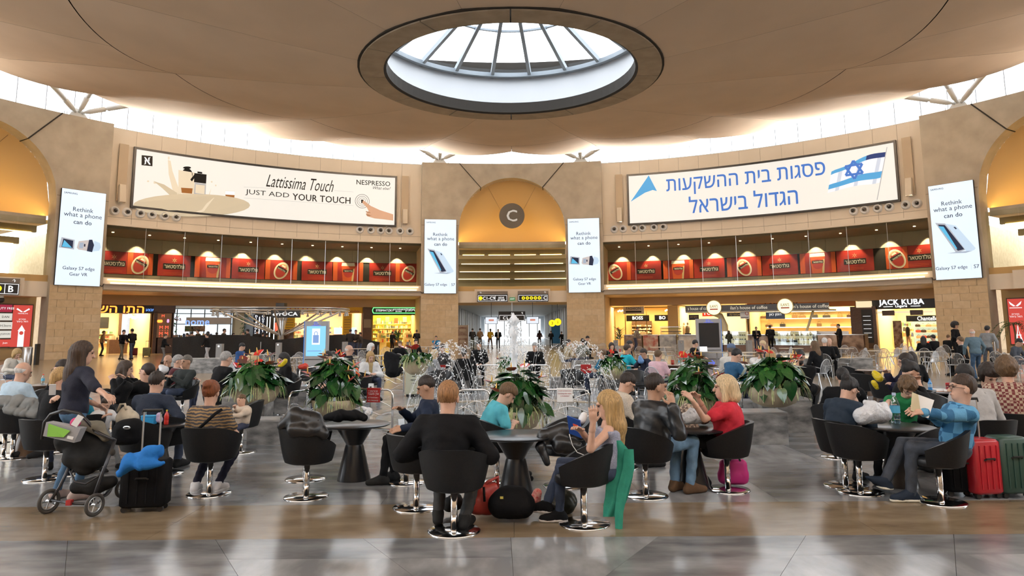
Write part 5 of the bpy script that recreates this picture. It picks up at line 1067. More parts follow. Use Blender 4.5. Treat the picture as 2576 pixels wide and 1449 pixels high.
# wire cafe chairs and their tables
m_wire = mat('silver wire', (.46, .47, .48), .35, metal=.6)
def wire_parts():
    parts = []
    hoop = [(-.215, -.19, .44)]+[(-.24*cos(a), -.24-.05*sin(a), .50+.36*sin(a)**.8) for a in [radians(12*k) for k in range(0, 16)]]+[(.215, -.19, .44)]
    b = MB(); b.tube(hoop, .012, 5); parts.append(('back_hoop', b.mesh('back_hoop', m_wire, True)))
    b = MB()
    for k in range(-5, 6):
        x = k*.036; zt = .50+.355*max(0, 1-(x/.245)**2)**.42; b.tube([(x*.75, -.17, .445), (x*.95, -.235, .55), (x, -.285, zt)], .006, 4)
    parts.append(('back_rods', b.mesh('back_rods', m_wire)))
    b = MB(); b.tube([(.22*cos(radians(15*k)), .21*sin(radians(15*k)), .445) for k in range(24)], .011, 5, closed=True)
    for k in range(-5, 6): y = sqrt(.2**2-(k*.036)**2); b.tube([(k*.036, -y, .447), (k*.036, y, .447)], .006, 4)
    parts.append(('seat', b.mesh('seat', m_wire)))
    for sx, sy in ((-1, 1), (1, 1), (-1, -1), (1, -1)):
        b = MB(); b.tube([(sx*.19, sy*.12, .44), (sx*.235, sy*.24, 0)], .012, 5); parts.append(('leg', b.mesh('leg', m_wire)))
    for sx in (-1, 1):
        b = MB(); b.tube([(sx*.23, -.235, .60), (sx*.27, -.05, .64), (sx*.27, .12, .63), (sx*.24, .17, .56), (sx*.21, .15, .44)], .011, 5); parts.append(('armrest', b.mesh('armrest', m_wire, True)))
    return parts
WIREP = wire_parts()
WIRES = []
def wire(p, phi, zone):
    t = thing('wire_chair', '', 'chair', (p[0], p[1], 0), -radians(phi), 'silver wire chairs'); WIRES.append((zone, t))
    for n, me in WIREP: link(n, me, t)
    return t
m_ctop = mat('pale table top', (.52, .47, .38), .35); m_cped = mat('cafe pedestal', (.30, .30, .31), .35, metal=.6)
CT = {}
CAFES = []
def cafe(p, zone, rnd=True, wood=False):
    t = thing('cafe_table', '', 'table', (p[0], p[1], 0), random.uniform(-.2, .2), 'pale cafe tables'); CAFES.append((zone, t)); k = (rnd, wood)
    if k not in CT:
        a = MB()
        if rnd: a.lathe([(0, .71), (.40, .71), (.41, .72), (.41, .735), (0, .738)], 28, cap=False)
        else: a.rbox((0, 0, .724), (1.1, .62, .028), .05)
        q = MB(); q.lathe([(.22, 0), (.22, .015), (.035, .03), (.03, .70), (.12, .71)], 14); CT[k] = (sharp_mesh(a.mesh('table_top', mat('wood table top', (.45, .28, .10), .35) if wood else m_ctop)), sharp_mesh(q.mesh('pedestal', m_cped)))
    link('table_top', CT[k][0], t); link('pedestal', CT[k][1], t); return t

# ================================================================== fountain
FC = Vector((.02, 15.3, 0)); FR = 2.9
m_basin = mat('basin stone', (.20, .15, .09), .4, col2=(.32, .25, .16), scale=4); m_grey = mat('grey granite', (.10, .10, .10), .45, col2=(.33, .325, .315), scale=3.2, detail=12, lo=.36, hi=.66, bump=.2, bscale=30, stretch=(1, 1, 2.2))
F = thing('fountain', 'round fountain with a tall centre jet and rings of spraying water', 'fountain', FC)
b = MB(); b.lathe([(FR+.28, 0), (FR+.28, .03), (FR+.05, .05), (FR, .03), (FR-.05, -.05)], 64, cap=False); b.obj('basin_rim', m_basin, F)
m_water = mat('pool water', (.16, .20, .22), .08, spec=.8, col2=(.36, .42, .46), scale=9, detail=6, lo=.45, hi=.75, bump=.9, bscale=14)
b = MB(); b.lathe([(0, .012), (FR, .012)], 64, cap=False); b.obj('water', m_water, F)
m_noz = mat('nozzle brass', (.08, .07, .05), .4, metal=.6)
NZ = [(r, 2*pi*k/n+ph) for r, n, ph in ((2.3, 22, 0), (1.5, 14, .2), (.8, 8, .1)) for k in range(n)]
for r, a in NZ: MB().tube([(r*cos(a), r*sin(a), -.0), (r*cos(a), r*sin(a), .05), (r*cos(a)*.99, r*sin(a)*.99, .1)], [.022, .02, .012], 6).obj('nozzle', m_noz, F)
m_jet = mat('white water', (.86, .88, .90), .35)
b = MB(); rj = random.Random(3)
prof_ = [(.02, 0.)]+[((.045+.055*(k/26)**1.5)*rj.uniform(.72, 1.3), .06+k*.074) for k in range(27)]+[(.06, 2.08), (.03, 2.13), (.0, 2.15)]
n_ = 14; vv = []
for r, z in prof_:
    for i in range(n_): a = 2*pi*i/n_; k = 1+rj.uniform(-.3, .3); vv.append((r*k*cos(a), r*k*sin(a), z+rj.uniform(-.03, .03)))
b.add(vv, [(j*n_+i, j*n_+(i+1) % n_, (j+1)*n_+(i+1) % n_, (j+1)*n_+i) for j in range(len(prof_)-1) for i in range(n_)])
b.obj('centre_jet', m_jet, F, True)
def droplet(b, p, r, v=None):
    d = v.normalized()*r*1.8 if v is not None and v.length > 1e-6 else Vector((0, 0, r*1.6)); o = d.orthogonal().normalized()*r; w = d.normalized().cross(o)
    b.add([p+d, p+o, p+w, p-o, p-w, p-d], [(0, 1, 2), (0, 2, 3), (0, 3, 4), (0, 4, 1), (5, 2, 1), (5, 3, 2), (5, 4, 3), (5, 1, 4)])
b = MB()
for k in range(520):                 # spray falling round the centre jet
    z = 2.05*rj.random()**.7; r = (.1+.36*(1-z/2.2)**1.1)*rj.random()**.6+.03; a = rj.uniform(0, 6.283); droplet(b, Vector((r*cos(a), r*sin(a), z)), rj.uniform(.008, .02))
tag(b.obj('falling_spray', m_jet, F), kind='stuff')
b = MB(); st = MB()
def arcjet(r0, a0, vx, vz, ta, n, spread):
    """one thin jet: position of drops along its throw"""
    p0 = Vector((r0*cos(a0), r0*sin(a0), .1)); d = Vector((cos(ta), sin(ta), 0)); T = 2*vz/9.81
    pts = []
    for k in range(9):
        q = T*.42*k/8; pts.append(p0+d*vx*q+Vector((0, 0, vz*q-4.9*q*q)))
    st.tube(pts, .0032, 4)
    for k in range(n):
        q = T*(.3+.7*(k+rj.random())/n); v = d*vx+Vector((0, 0, vz-9.81*q)); sp = spread*(q/T)
        p = p0+d*vx*q+Vector((rj.gauss(0, sp), rj.gauss(0, sp), vz*q-4.9*q*q+rj.gauss(0, sp)))
        if p.z > .02: droplet(b, p, rj.uniform(.006, .015), v)
for k in range(26):                   # umbrella: thrown outwards from a ring round the jet
    a = 2*pi*k/26; arcjet(.95, a, 1.3+rj.uniform(-.12, .12), 5.15+rj.uniform(-.2, .2), a+rj.uniform(-.08, .08), 58, .055)
for k in range(22):                   # outer nozzles: low crossing jets
    a = 2*pi*k/22
    for dv in (-.5, .5): arcjet(2.3, a, .95, 4.0+rj.uniform(-.2, .2), a+pi+dv, 13, .02)
tag(b.obj('flying_drops', m_jet, F), kind='stuff'); tag(st.obj('thin_jets', m_jet, F), kind='stuff')

# granite blocks round the fountain (bench and plinth blocks)
def block(label, x, y, w, d, h, rz=0., p=None):
    p = p or fl(x, y); t = thing('granite_block', label, 'block', p, rz, 'granite blocks round the fountain')
    b = MB(); b.box((0, 0, h/2), (w, d, h)); b.obj('block_body', m_grey, t); MB().box((0, 0, h+.012), (w+.01, d+.01, .025)).obj('block_top', mat('grey granite top', (.30, .30, .295), .22, col2=(.40, .395, .385), scale=3, detail=8), t); return t
# steel barriers with wavy rods
def barrier(label, p, q, h=.72, wavy=3, sign=None):
    p, q = Vector(p), Vector(q); m = (p+q)/2; w = (q-p).length; rz = atan2(q.y-p.y, q.x-p.x)
    t = thing('wavy_barrier', label, 'barrier', (m.x, m.y, 0), rz, 'steel barriers round the fountain'); r = .09
    pts = [(-w/2, 0, .02), (-w/2, 0, h-r), (-w/2+r*.3, 0, h-r*.3), (-w/2+r, 0, h), (w/2-r, 0, h), (w/2-r*.3, 0, h-r*.3), (w/2, 0, h-r), (w/2, 0, .02)]
    MB().tube(pts, .02, 8).obj('barrier_frame', m_chrome, t, True); MB().tube([(-w/2, 0, .1), (w/2, 0, .1)], .014, 6).obj('bottom_bar', m_chrome, t)
    for k in range(wavy):
        z = .2+k*(h-.25)/wavy; sg = 1 if k % 2 else -1
        MB().tube([(-w/2+w*i/14, 0, z+.04*sg+.075*sg*sin(i/14*pi*1.6+k*.9)) for i in range(15)], .0095, 6).obj('wavy_rod', m_chrome, t, True)
    if sign:
        c_, m2, words, wd, hh, xo, tm = sign
        MB().box((xo*w, -.03, h-hh/2+.02), (wd, .015, hh)).obj('hanging_notice', m2, t); MB().box((xo*w, 0, h+.02), (wd, .05, .012)).obj('notice_clip', m2, t)
        for s_, z, ww in words: text(s_, tm, (xo*w, -.042, h+.02-hh*z), (0, -1, 0), parent=t, width=ww*wd, bold=.008)
    return t
m_nred = mat('notice red', (.42, .02, .02), .4); m_nwh = mat('notice white', (.85, .84, .82), .5); m_nink = mat('notice ink', (.45, .05, .05), .5)
S_att = ('', m_nred, ((HEB('זהירות !'), .2, .7), (HEB('אין מעבר'), .42, .85), ('ATTENTION !', .66, .8), ('NO PASSAGE', .86, .8)), .25, .24, .05, mat('letter white', (.85, .85, .85), .5))
S_drk = ('', m_nwh, ((HEB('המים אסורים לשתייה'), .16, .85), ('Drinking this water', .38, .85), ('is forbidden!', .55, .55)), .27, .22, -.02, m_nink)
S_red = ('', m_nred, (), .3, .26, 0., m_nwh)
S_sml = ('', m_nwh, ((HEB('המים אסורים'), .2, .8), ('Drinking this', .45, .8), ('\u2191', .8, .3)), .2, .3, -.1, m_nink)
def pair(x0, y0, x1, y1): return fl(x0, y0), fl(x1, y1)
for lab, q, sg, wv in (
    ('steel barrier with red attention notice before the left planter', (884, 1092, 986, 1096), S_att, 3),
    ('steel barrier with white drinking notice before the fountain', (1366, 1098, 1484, 1098), S_drk, 4),
    ('steel barrier behind the red haired man at the pool', (1150, 1098, 1232, 1098), None, 3),
    ('steel barrier left of the jacket covered chair', (724, 1108, 795, 1090), None, 2),
    ('steel barrier in front of the leftmost planter with small notice', (636, 1098, 672, 1050), S_sml, 3),
    ('short steel barrier behind the leftmost planter', (698, 1022, 712, 998), None, 2),
    ('steel barrier left of the totem', (752, 995, 800, 985), None, 2),
    ('square steel barrier with five wavy rods behind the pool left', (958, 989, 1015, 989), None, 5),
    ('steel barrier with red notice behind the pool left', (1080, 984, 1137, 984), S_red, 4),
    ('steel barrier behind the jet on its left', (1200, 982, 1258, 982), None, 4),
    ('steel barrier behind the jet on its right', (1328, 982, 1384, 982), None, 4),
    ('steel barrier with red notice behind the pool right', (1444, 984, 1506, 984), S_red, 4),
    ('steel barrier right of the far right planter', (1576, 985, 1626, 990), None, 3),
    ('steel barrier beside the pink shirt chair', (1682, 1000, 1728, 1002), None, 3),
    ('steel barrier right of the totem with dark screen', (1796, 1000, 1838, 1006), None, 3),
    ('steel barrier behind the red shirt woman', (1848, 1062, 1870, 1075), None, 3),
    ('steel barrier with small notice before the right planter', (1923, 1064, 1958, 1098), S_sml, 3),
    ('short steel barrier behind the right planter', (1882, 1010, 1893, 1028), None, 2)):
    barrier(lab, *pair(*q), .78 if q[1] > 1040 else .74, wv, sg)
for lab, x, y, w, d, h, rz in (
    ('rough granite block left of the jacket covered chair', 705, 1112, .93, .55, .36, .06), ('granite block behind the leftmost barrier', 690, 1040, .9, .5, .36, .1),
    ('granite plinth under the leftmost planter', 622, 1078, .78, .6, .58, .05), ('granite plinth under the left middle planter', 840, 1075, .8, .6, .30, 0), ('granite block right of the leftmost planter', 728, 1028, .75, .5, .50, .3),
    ('granite block under the far left barrier', 920, 972, 1.1, .5, .36, 0), ('granite block behind the pool left of the jet', 1170, 980, 1.0, .5, .36, 0), ('granite block behind the pool right of the jet', 1425, 980, 1.0, .5, .36, 0), ('granite block under the far right planter', 1545, 985, .85, .6, .45, 0),
    ('dark granite block right of the red shirt woman', 1905, 1112, .82, .55, .47, -.06), ('granite plinth under the right planter', 1970, 1083, .85, .6, .55, -.05), ('granite block behind the right planter', 1872, 1022, .75, .5, .52, -.3), ('granite block behind the red shirt woman', 1838, 1062, .8, .5, .40, -.15), ('granite plinth under the right middle planter', 1745, 1075, .8, .6, .30, 0),
    ('granite plinth under the planter far behind the dark totem', 1745, 990, .6, .5, .40, 0), ('granite plinth under the planter above the left middle one', 835, 990, .6, .5, .40, 0), ('granite plinth under the planter hidden behind the jet', 1280, 982, .6, .5, .44, 0), ('granite plinth under the centre planter', 1300, 1118, .8, .55, .25, 0)):
    block(lab, x, y, w, d, h, rz)
for lab, x0, x1, y, w, h in (('long low stone wall on the left behind the planter', 480, 560, 938, 3.2, .62), ('long low stone wall on the right under wire chairs', 2066, 2140, 944, 2.6, .62), ('low stone wall right of the fountain jet', 1480, 1530, 938, 2.2, .5), ('low stone wall left of the fountain jet', 1130, 1180, 938, 2.2, .5)):
    p = (fl(x0, y)+fl(x1, y))/2; t = block(lab, 0, 0, w, .5, h, 0, p)
# ---- planters with anthurium
m_leaf = [mat('leaf %d' % i, c, .22, spec=.6, col2=d, scale=9, coat=.3) for i, (c, d) in enumerate((((.010, .052, .014), (.018, .078, .02)), ((.016, .082, .016), (.03, .12, .024)), ((.032, .14, .02), (.06, .20, .035))))]
m_spath = [mat('spathe red', (.62, .035, .03), .25, coat=.6), mat('spathe pink', (.70, .20, .20), .3, coat=.5)]
m_spad = mat('spadix yellow', (.75, .50, .12), .5); m_stem = mat('stem green', (.06, .16, .04), .5); m_gras = mat('striped grass', (.20, .30, .07), .5, col2=(.48, .50, .25), scale=30)
m_bowl = mat('planter bowl', (.40, .33, .22), .6, col2=(.46, .39, .27), scale=12, bump=.1, bscale=60)
LEAFM = []
for m_ in m_leaf:
    b = MB(); out = [(-.0, .03), (.05, -.03), (.11, -.02), (.15, .07), (.14, .17), (.09, .29), (0, .43)]
    def fold(x, y): return (x, y, -.9*abs(x)*.25-.5*(y*y)*.9+.02)
    R_p = [fold(x, y) for x, y in out]; L_p = [fold(-x, y) for x, y in out]; mid = [fold(0, y) for y in (.03, .07, .17, .29)]
    b.add(R_p+[fold(0, .2)], [(0, 1, 2, 3, 7), (7, 3, 4, 5, 6)]); b.add(L_p+[fold(0, .2)], [(7, 3, 2, 1, 0), (6, 5, 4, 3, 7)])
    LEAFM.append(b.mesh('leaf', m_, True))
SPM = []
for m_ in m_spath:
    b = MB(); b.add([(0, -.02, 0), (.05, -.035, .01), (.075, .03, .012), (.05, .09, 0), (0, .13, -.02), (-.05, .09, 0), (-.075, .03, .012), (-.05, -.035, .01), (0, .03, -.012)], [(8, i, (i+1) % 8) for i in range(8)]); b.tube([(0, .01, .0), (0, .03, .05), (0, .05, .09)], [.011, .01, .004], 6, 1); SPM.append(b.mesh('flower', [m_, m_spad], True))
def planter(label, x, yb, ytop, w, zb, n=46, nf=8, seed=1, bowl=True):
    """x, yb: foot of the bowl in the photograph at height zb; ytop: top of the leaves; w: width of the plant in metres"""
    rp = random.Random(seed); p = fl(x, yb, zb); H = at(x, ytop, p.y).z-zb
    t = thing('anthurium_planter', label, 'planter', p, 0, 'anthurium planters'); rb = min(.40, w*.36)
    if bowl:
        b = MB(); b.lathe([(rb*.45, 0), (rb*.8, .06), (rb, .2), (rb*1.03, .30), (rb*.97, .31), (rb*.9, .27), (0, .26)], 32, cap=False); b.obj('bowl', m_bowl, t, True)
    b = MB()
    for k in range(95):
        a = rp.uniform(0, 6.283); L = rp.uniform(.14, .36)*min(1, w); o = Vector((rb*.75*cos(a), rb*.75*sin(a), .28)); d = Vector((cos(a), sin(a), 0)); s_ = Vector((-sin(a+rp.uniform(-.6, .6)), cos(a), 0))*.006
        q = [o, o+d*L*.35+Vector((0, 0, .10)), o+d*L*.62+Vector((0, 0, .0)), o+d*L*.75+Vector((0, 0, -.22*L/.4))]
        for i in range(3): b.add([q[i]-s_, q[i]+s_, q[i+1]+s_*(.6 if i == 2 else 1), q[i+1]-s_*(.6 if i == 2 else 1)], [(0, 1, 2, 3)])
    tag(b.obj('trailing_grass', m_gras, t), kind='stuff')
    sm = MB()
    for k in range(n):
        f = (k+.5)/n; a = k*2.39996+rp.uniform(-.3, .3); z = .36+(H-.44)*(1-f)**.75+rp.uniform(-.07, .07); r = (.06+(w*.5-.14)*f**.62)*rp.uniform(.72, 1.08)
        c_ = Vector((r*cos(a), r*sin(a), z)); o = link('leaf', LEAFM[rp.choice((0, 0, 1, 1, 2) if f < .5 else (0, 0, 0, 1))], t)
        pitch = rp.uniform(-.75, .35)-.75*f; sc = rp.uniform(.42, .7)*min(1., w/.95)
        o.matrix_local = Matrix.Translation(c_) @ Matrix.Rotation(a-pi/2+rp.uniform(-.5, .5), 4, 'Z') @ Matrix.Rotation(pitch, 4, 'X') @ Matrix.Rotation(rp.uniform(-.4, .4), 4, 'Y') @ Matrix.Scale(sc, 4)
        sm.tube([(c_.x*.15, c_.y*.15, .26), (c_.x*.6, c_.y*.6, z*.8), c_], .006, 3)
    for k in range(nf):
        a = rp.uniform(pi, 2*pi) if k % 3 else rp.uniform(0, pi); f = rp.random(); z = .45+(H-.42)*(1-f*.8); r = w*.46*f**.6+.04; c_ = Vector((r*cos(a), r*sin(a), z+.06))
        o = link('flower', SPM[rp.random() < .35], t); o.matrix_local = Matrix.Translation(c_) @ Matrix.Rotation(a-pi/2+rp.uniform(-.8, .8), 4, 'Z') @ Matrix.Rotation(rp.uniform(.2, .9), 4, 'X') @ Matrix.Scale(rp.uniform(.85, 1.2), 4); sm.tube([(c_.x*.2, c_.y*.2, .3), c_], .006, 3)
    tag(sm.obj('stems', m_stem, t), kind='stuff'); return t
planter('large anthurium planter left of the totem, leftmost of the near ones', 640, 1018, 905, 1.12, .58, 105, 9, 1)
planter('anthurium planter with red blooms beside the attention notice', 840, 1050, 893, 1.05, .32, 105, 9, 2)
planter('anthurium planter at the middle front of the fountain', 1302, 1082, 930, 1.02, .28, 95, 5, 3)
planter('anthurium planter behind the red shirt woman', 1745, 1050, 905, 1.05, .32, 105, 7, 4)
planter('large anthurium planter on a plinth at the right', 1948, 1022, 893, 1.15, .58, 105, 9, 5)
planter('small far anthurium planter on a cream cabinet left of the jet', 1046, 942, 884, .72, .88, 50, 5, 6)
planter('far anthurium planter right of the jet', 1542, 955, 890, .82, .46, 55, 4, 7)
planter('anthurium planter far behind the totem on the right', 1745, 965, 893, .75, .42, 48, 4, 8)
planter('far anthurium planter hidden behind the jet', 1280, 955, 893, .7, .46, 40, 2, 9)
planter('far anthurium planter above the left middle one', 835, 965, 893, .75, .42, 48, 5, 10)
p = fl(1045, 996); c_ = thing('cream_cabinet', 'cream metal cabinet carrying a small planter behind the pool', 'cabinet', p)
MB().rbox((0, 0, .47), (.50, .42, .82), .02).obj('cabinet_body', mat('cabinet cream', (.58, .60, .47), .45), c_); MB().box((0, 0, .03), (.46, .38, .06)).obj('cabinet_foot', m_dark, c_)
for k in range(5): MB().box((-.02, -.215, .75-.1*k), (.16 if k % 2 else .1, .01, .015)).obj('cabinet_vent', m_dark, c_)
MB().box((.22, -.215, .7), (.05, .03, .12)).obj('cabinet_latch', m_dark, c_)
b = thing('potted_palm', 'potted palm against the right pier', 'palm', cyl(59.6, RW-.9, 0))
MB().lathe([(.25, 0), (.33, .5), (.35, .52), (.3, .5), (0, .48)], 20, cap=False).obj('pot', m_bowl, b, True); MB().tube([(0, 0, .4), (.05, 0, 1.3), (0, .05, 2.0)], [.06, .05, .04], 8).obj('trunk', mat('palm trunk', (.12, .08, .04), .7), b)
m_palm = mat('palm leaf', (.03, .09, .025), .5)
for k in range(16):
    a = k*2.4; L = random.uniform(.8, 1.25); d = Vector((cos(a), sin(a), 0)); f = MB(); s_ = Vector((-sin(a), cos(a), 0)); base_ = Vector((0, .05, 1.95-.05*(k % 4)))
    up_ = random.uniform(.3, 1.2)
    sp = [base_+d*L*q+Vector((0, 0, up_*q-1.3*q*q)) for q in [i/8 for i in range(9)]]
    f.tube(sp, .01, 4)
    for i in range(1, 9):
        for sg in (-1, 1): f.add([sp[i], sp[i]+d*.05, sp[i]+s_*sg*.26*(1-i/12)+d*.16-Vector((0, 0, .12))], [(0, 1, 2)])
    f.obj('frond', m_palm, b)
for nm_, x, y, hh, lb in (('arcade_palm', 1000, 884, 1.9, 'indoor palm in a pot before the bookshop'), ('arcade_palm', 1560, 884, 2.0, 'indoor palm in a pot before the clothes shop')):
    b = thing(nm_, lb, 'palm', fl(x, y)); MB().lathe([(.25, 0), (.34, .45), (.3, .44), (0, .43)], 16, cap=False).obj('pot', m_bowl, b, True); f = MB()
    f.tube([(0, 0, .4), (.04, 0, hh*.75)], .03, 5)
    for k in range(60):
        a = random.uniform(0, 6.28); z = random.uniform(.8, hh*.8); d = Vector((cos(a), sin(a), 0)); L = random.uniform(.25, .6); q = Vector((.02, 0, z)); e = q+d*L+Vector((0, 0, random.uniform(0, .5)))
        f.add([q, q.lerp(e, .5)+Vector((.03, .03, .03)), e, q.lerp(e, .5)-Vector((.03, .03, .0))], [(0, 1, 2, 3)])
    f.obj('fronds', m_palm, b)
# ================================================================== people
import openvdb
def _cap(P, a, b, ra, rb):
    ab = b-a; L = max(1e-9, float(ab@ab)); t = np.clip(((P-a)@ab)/L, 0, 1)
    return np.linalg.norm(P-a-t[..., None]*ab, axis=-1)-(ra+(rb-ra)*t)
def _ell(P, c, r, M):
    q = (P-c)@M.T/r; k = np.linalg.norm(q, axis=-1); return (k-1)*float(min(r))
class SDF:
    """solid drawn from rounded limbs that melt into each other, turned into one skin"""
    adapt = .05
    def __init__(s): s.p = []
    def cap(s, a, b, ra, rb=None, k=.02): s.p.append(('c', np.array(a, np.float32), np.array(b, np.float32), ra, ra if rb is None else rb, k)); return s
    def ell(s, c, r, M=None, k=.02): s.p.append(('e', np.array(c, np.float32), np.array(r, np.float32), np.eye(3, dtype=np.float32) if M is None else np.array(M, np.float32), k)); return s
    def mesh(s, vox, cut=None, disp=None, pad=.02):
        lo, hi = np.full(3, 1e9), np.full(3, -1e9); bx = []
        for q in s.p:
            if q[0] == 'c': R = max(q[3], q[4]); l = np.minimum(q[1], q[2])-R; h = np.maximum(q[1], q[2])+R
            else: R = max(q[2]); l = q[1]-R; h = q[1]+R
            bx.append((l, h)); lo = np.minimum(lo, l); hi = np.maximum(hi, h)
        lo -= pad+2*vox; hi += pad+2*vox; n = np.ceil((hi-lo)/vox).astype(int)+1
        A = np.full(n, .08, np.float32); ax = [lo[i]+vox*np.arange(n[i], dtype=np.float32) for i in range(3)]
        for q, (l, h) in zip(s.p, bx):
            i0 = np.clip(np.floor((l-.07-lo)/vox).astype(int), 0, n-1); i1 = np.clip(np.ceil((h+.07-lo)/vox).astype(int)+1, 1, n)
            sl = tuple(slice(a, b) for a, b in zip(i0, i1))
            P = np.stack(np.meshgrid(*[ax[i][sl[i]] for i in range(3)], indexing='ij'), -1).astype(np.float32)
            d = _cap(P, q[1], q[2], q[3], q[4]) if q[0] == 'c' else _ell(P, q[1], q[2], q[3])
            k = q[-1]; B = A[sl]; hh = np.clip(.5+.5*(B-d)/k, 0, 1); A[sl] = np.minimum(B, B*(1-hh)+d*hh-k*hh*(1-hh)) if True else d
        P = None
        if cut is not None or disp is not None:
            X, Y, Z = np.meshgrid(*ax, indexing='ij', sparse=True)
            if disp is not None: A = A+disp(X, Y, Z).astype(np.float32)
            if cut is not None: A = np.maximum(A, cut(X, Y, Z).astype(np.float32))
        g = openvdb.FloatGrid(.08); g.copyFromArray(np.ascontiguousarray(np.clip(A, -.08, .08)))
        pts, tris, quads = g.convertToPolygons(0., s.adapt); Q = np.asarray(quads, np.int64).reshape(-1, 4)[:, ::-1]; T = np.asarray(tris, np.int64).reshape(-1, 3)[:, ::-1]
        if len(T): Q = np.concatenate([Q, np.concatenate([T, np.full((len(T), 1), -1)], 1)])
        return np.asarray(pts, np.float32)*vox+lo.astype(np.float32), Q
def join_mesh(name, parts, mats):
    V, Q, mi, o = [], [], [], 0
    for v, f, m in parts:
        if len(v) == 0 or len(f) == 0: continue
        V.append(np.asarray(v, np.float32)); q = np.asarray(f, np.int64); Q.append(np.where(q < 0, -1, q+o)); mi.append(np.full(len(q), m, np.int32)); o += len(v)
    V, Q, mi = np.concatenate(V), np.concatenate(Q), np.concatenate(mi); me = bpy.data.meshes.new(name); n = len(Q)
    cnt = np.where(Q[:, 3] < 0, 3, 4); flat = Q.ravel(); flat = flat[flat >= 0].astype(np.int32)
    me.vertices.add(len(V)); me.vertices.foreach_set('co', V.ravel()); me.loops.add(len(flat)); me.loops.foreach_set('vertex_index', flat)
    me.polygons.add(n); me.polygons.foreach_set('loop_start', np.concatenate([[0], np.cumsum(cnt)[:-1]]).astype(np.int32))
    for m in mats: me.materials.append(m)
    me.polygons.foreach_set('material_index', mi); me.polygons.foreach_set('use_smooth', np.ones(n, bool)); me.update(calc_edges=True); me.validate(); return me
N3 = lambda *a: np.array(a, np.float32)
def nrm(v): v = np.array(v, np.float32); return v/max(1e-9, np.linalg.norm(v))
def ik(a, t, l1, l2, pole):
    d = t-a; L = np.linalg.norm(d); L2 = min(L, (l1+l2)*.995); u = d/max(L, 1e-6); t = a+u*L2
    x = (l1*l1-l2*l2+L2*L2)/(2*L2); h = sqrt(max(0, l1*l1-x*x)); p = pole-u*float(pole@u); p = nrm(p) if np.linalg.norm(p) > 1e-5 else nrm(np.cross(u, N3(1, 0, 0)))
    return a+u*x+p*h, t
SKIN = {'fair': (.60, .37, .27), 'tan': (.46, .27, .18), 'dark': (.22, .12, .08), 'pale': (.66, .44, .34)}
def skinm(k): return mat('skin '+k, SKIN[k], .5, spec=.35, col2=tuple(c*.92 for c in SKIN[k]), scale=30)
HAIRC = {'black': (.012, .010, .010), 'brown': (.05, .028, .016), 'dkbrown': (.025, .015, .010), 'ltbrown': (.13, .075, .035), 'blond': (.42, .27, .11), 'ltblond': (.58, .44, .26), 'red': (.20, .06, .02), 'ginger': (.30, .15, .06), 'grey': (.32, .31, .30), 'white': (.62, .60, .58), 'greybr': (.14, .12, .10)}
def hairm(k): c = HAIRC[k]; return mat('hair '+k, tuple(x*.7 for x in c), .45, spec=.4, col2=tuple(min(1, x*1.35) for x in c), scale=26, stretch=(4, 4, .35), bump=.5, bscale=60)
def cloth(c, kind='cloth'):
    key = 'cloth %s %.2f %.2f %.2f' % (kind, *c)
    if key in MATS: return MATS[key]
    if kind == 'leather': return mat(key, c, .36, spec=.5, bump=.22, bscale=9)
    if kind == 'denim': return mat(key, tuple(x*.8 for x in c), .8, col2=tuple(min(1, x*1.25) for x in c), scale=9, bump=.15, bscale=120)
    if kind == 'knit': return mat(key, tuple(x*.85 for x in c), .9, col2=tuple(min(1, x*1.2) for x in c), scale=90, bump=.35, bscale=130)
    if kind == 'plaid': return mat(key, c, .8, col2=(.10, .32, .55), scale=7., kind='checker', bump=.2, bscale=60)
    if kind == 'check': return mat(key, c, .8, col2=(.45, .35, .26), scale=30., kind='checker')
    if kind == 'boho': return mat(key, c, .8, col2=(.05, .045, .05), scale=9, detail=3, kind='wave', wave=4.)
    return mat(key, tuple(x*.92 for x in c), .8, spec=.2, col2=tuple(min(1, x*1.08) for x in c), scale=12, bump=.25, bscale=22)
ARMS = {}
PEOPLE = []
VOX = ((.0125, .0068, .0055), (.021, .0125, .0125), (.032, .020, .020))
def project(p):
    X, Y, Z = p[0], p[1], p[2]-HC; c, s = cos(PITCH), sin(PITCH); d = Y*c+Z*s; u = Z*c-Y*s
    x, y = X/d*FPX, -u/d*FPX; c, s = cos(ROLL), sin(ROLL); return 1288+x*c+y*s, PPY-x*s+y*c
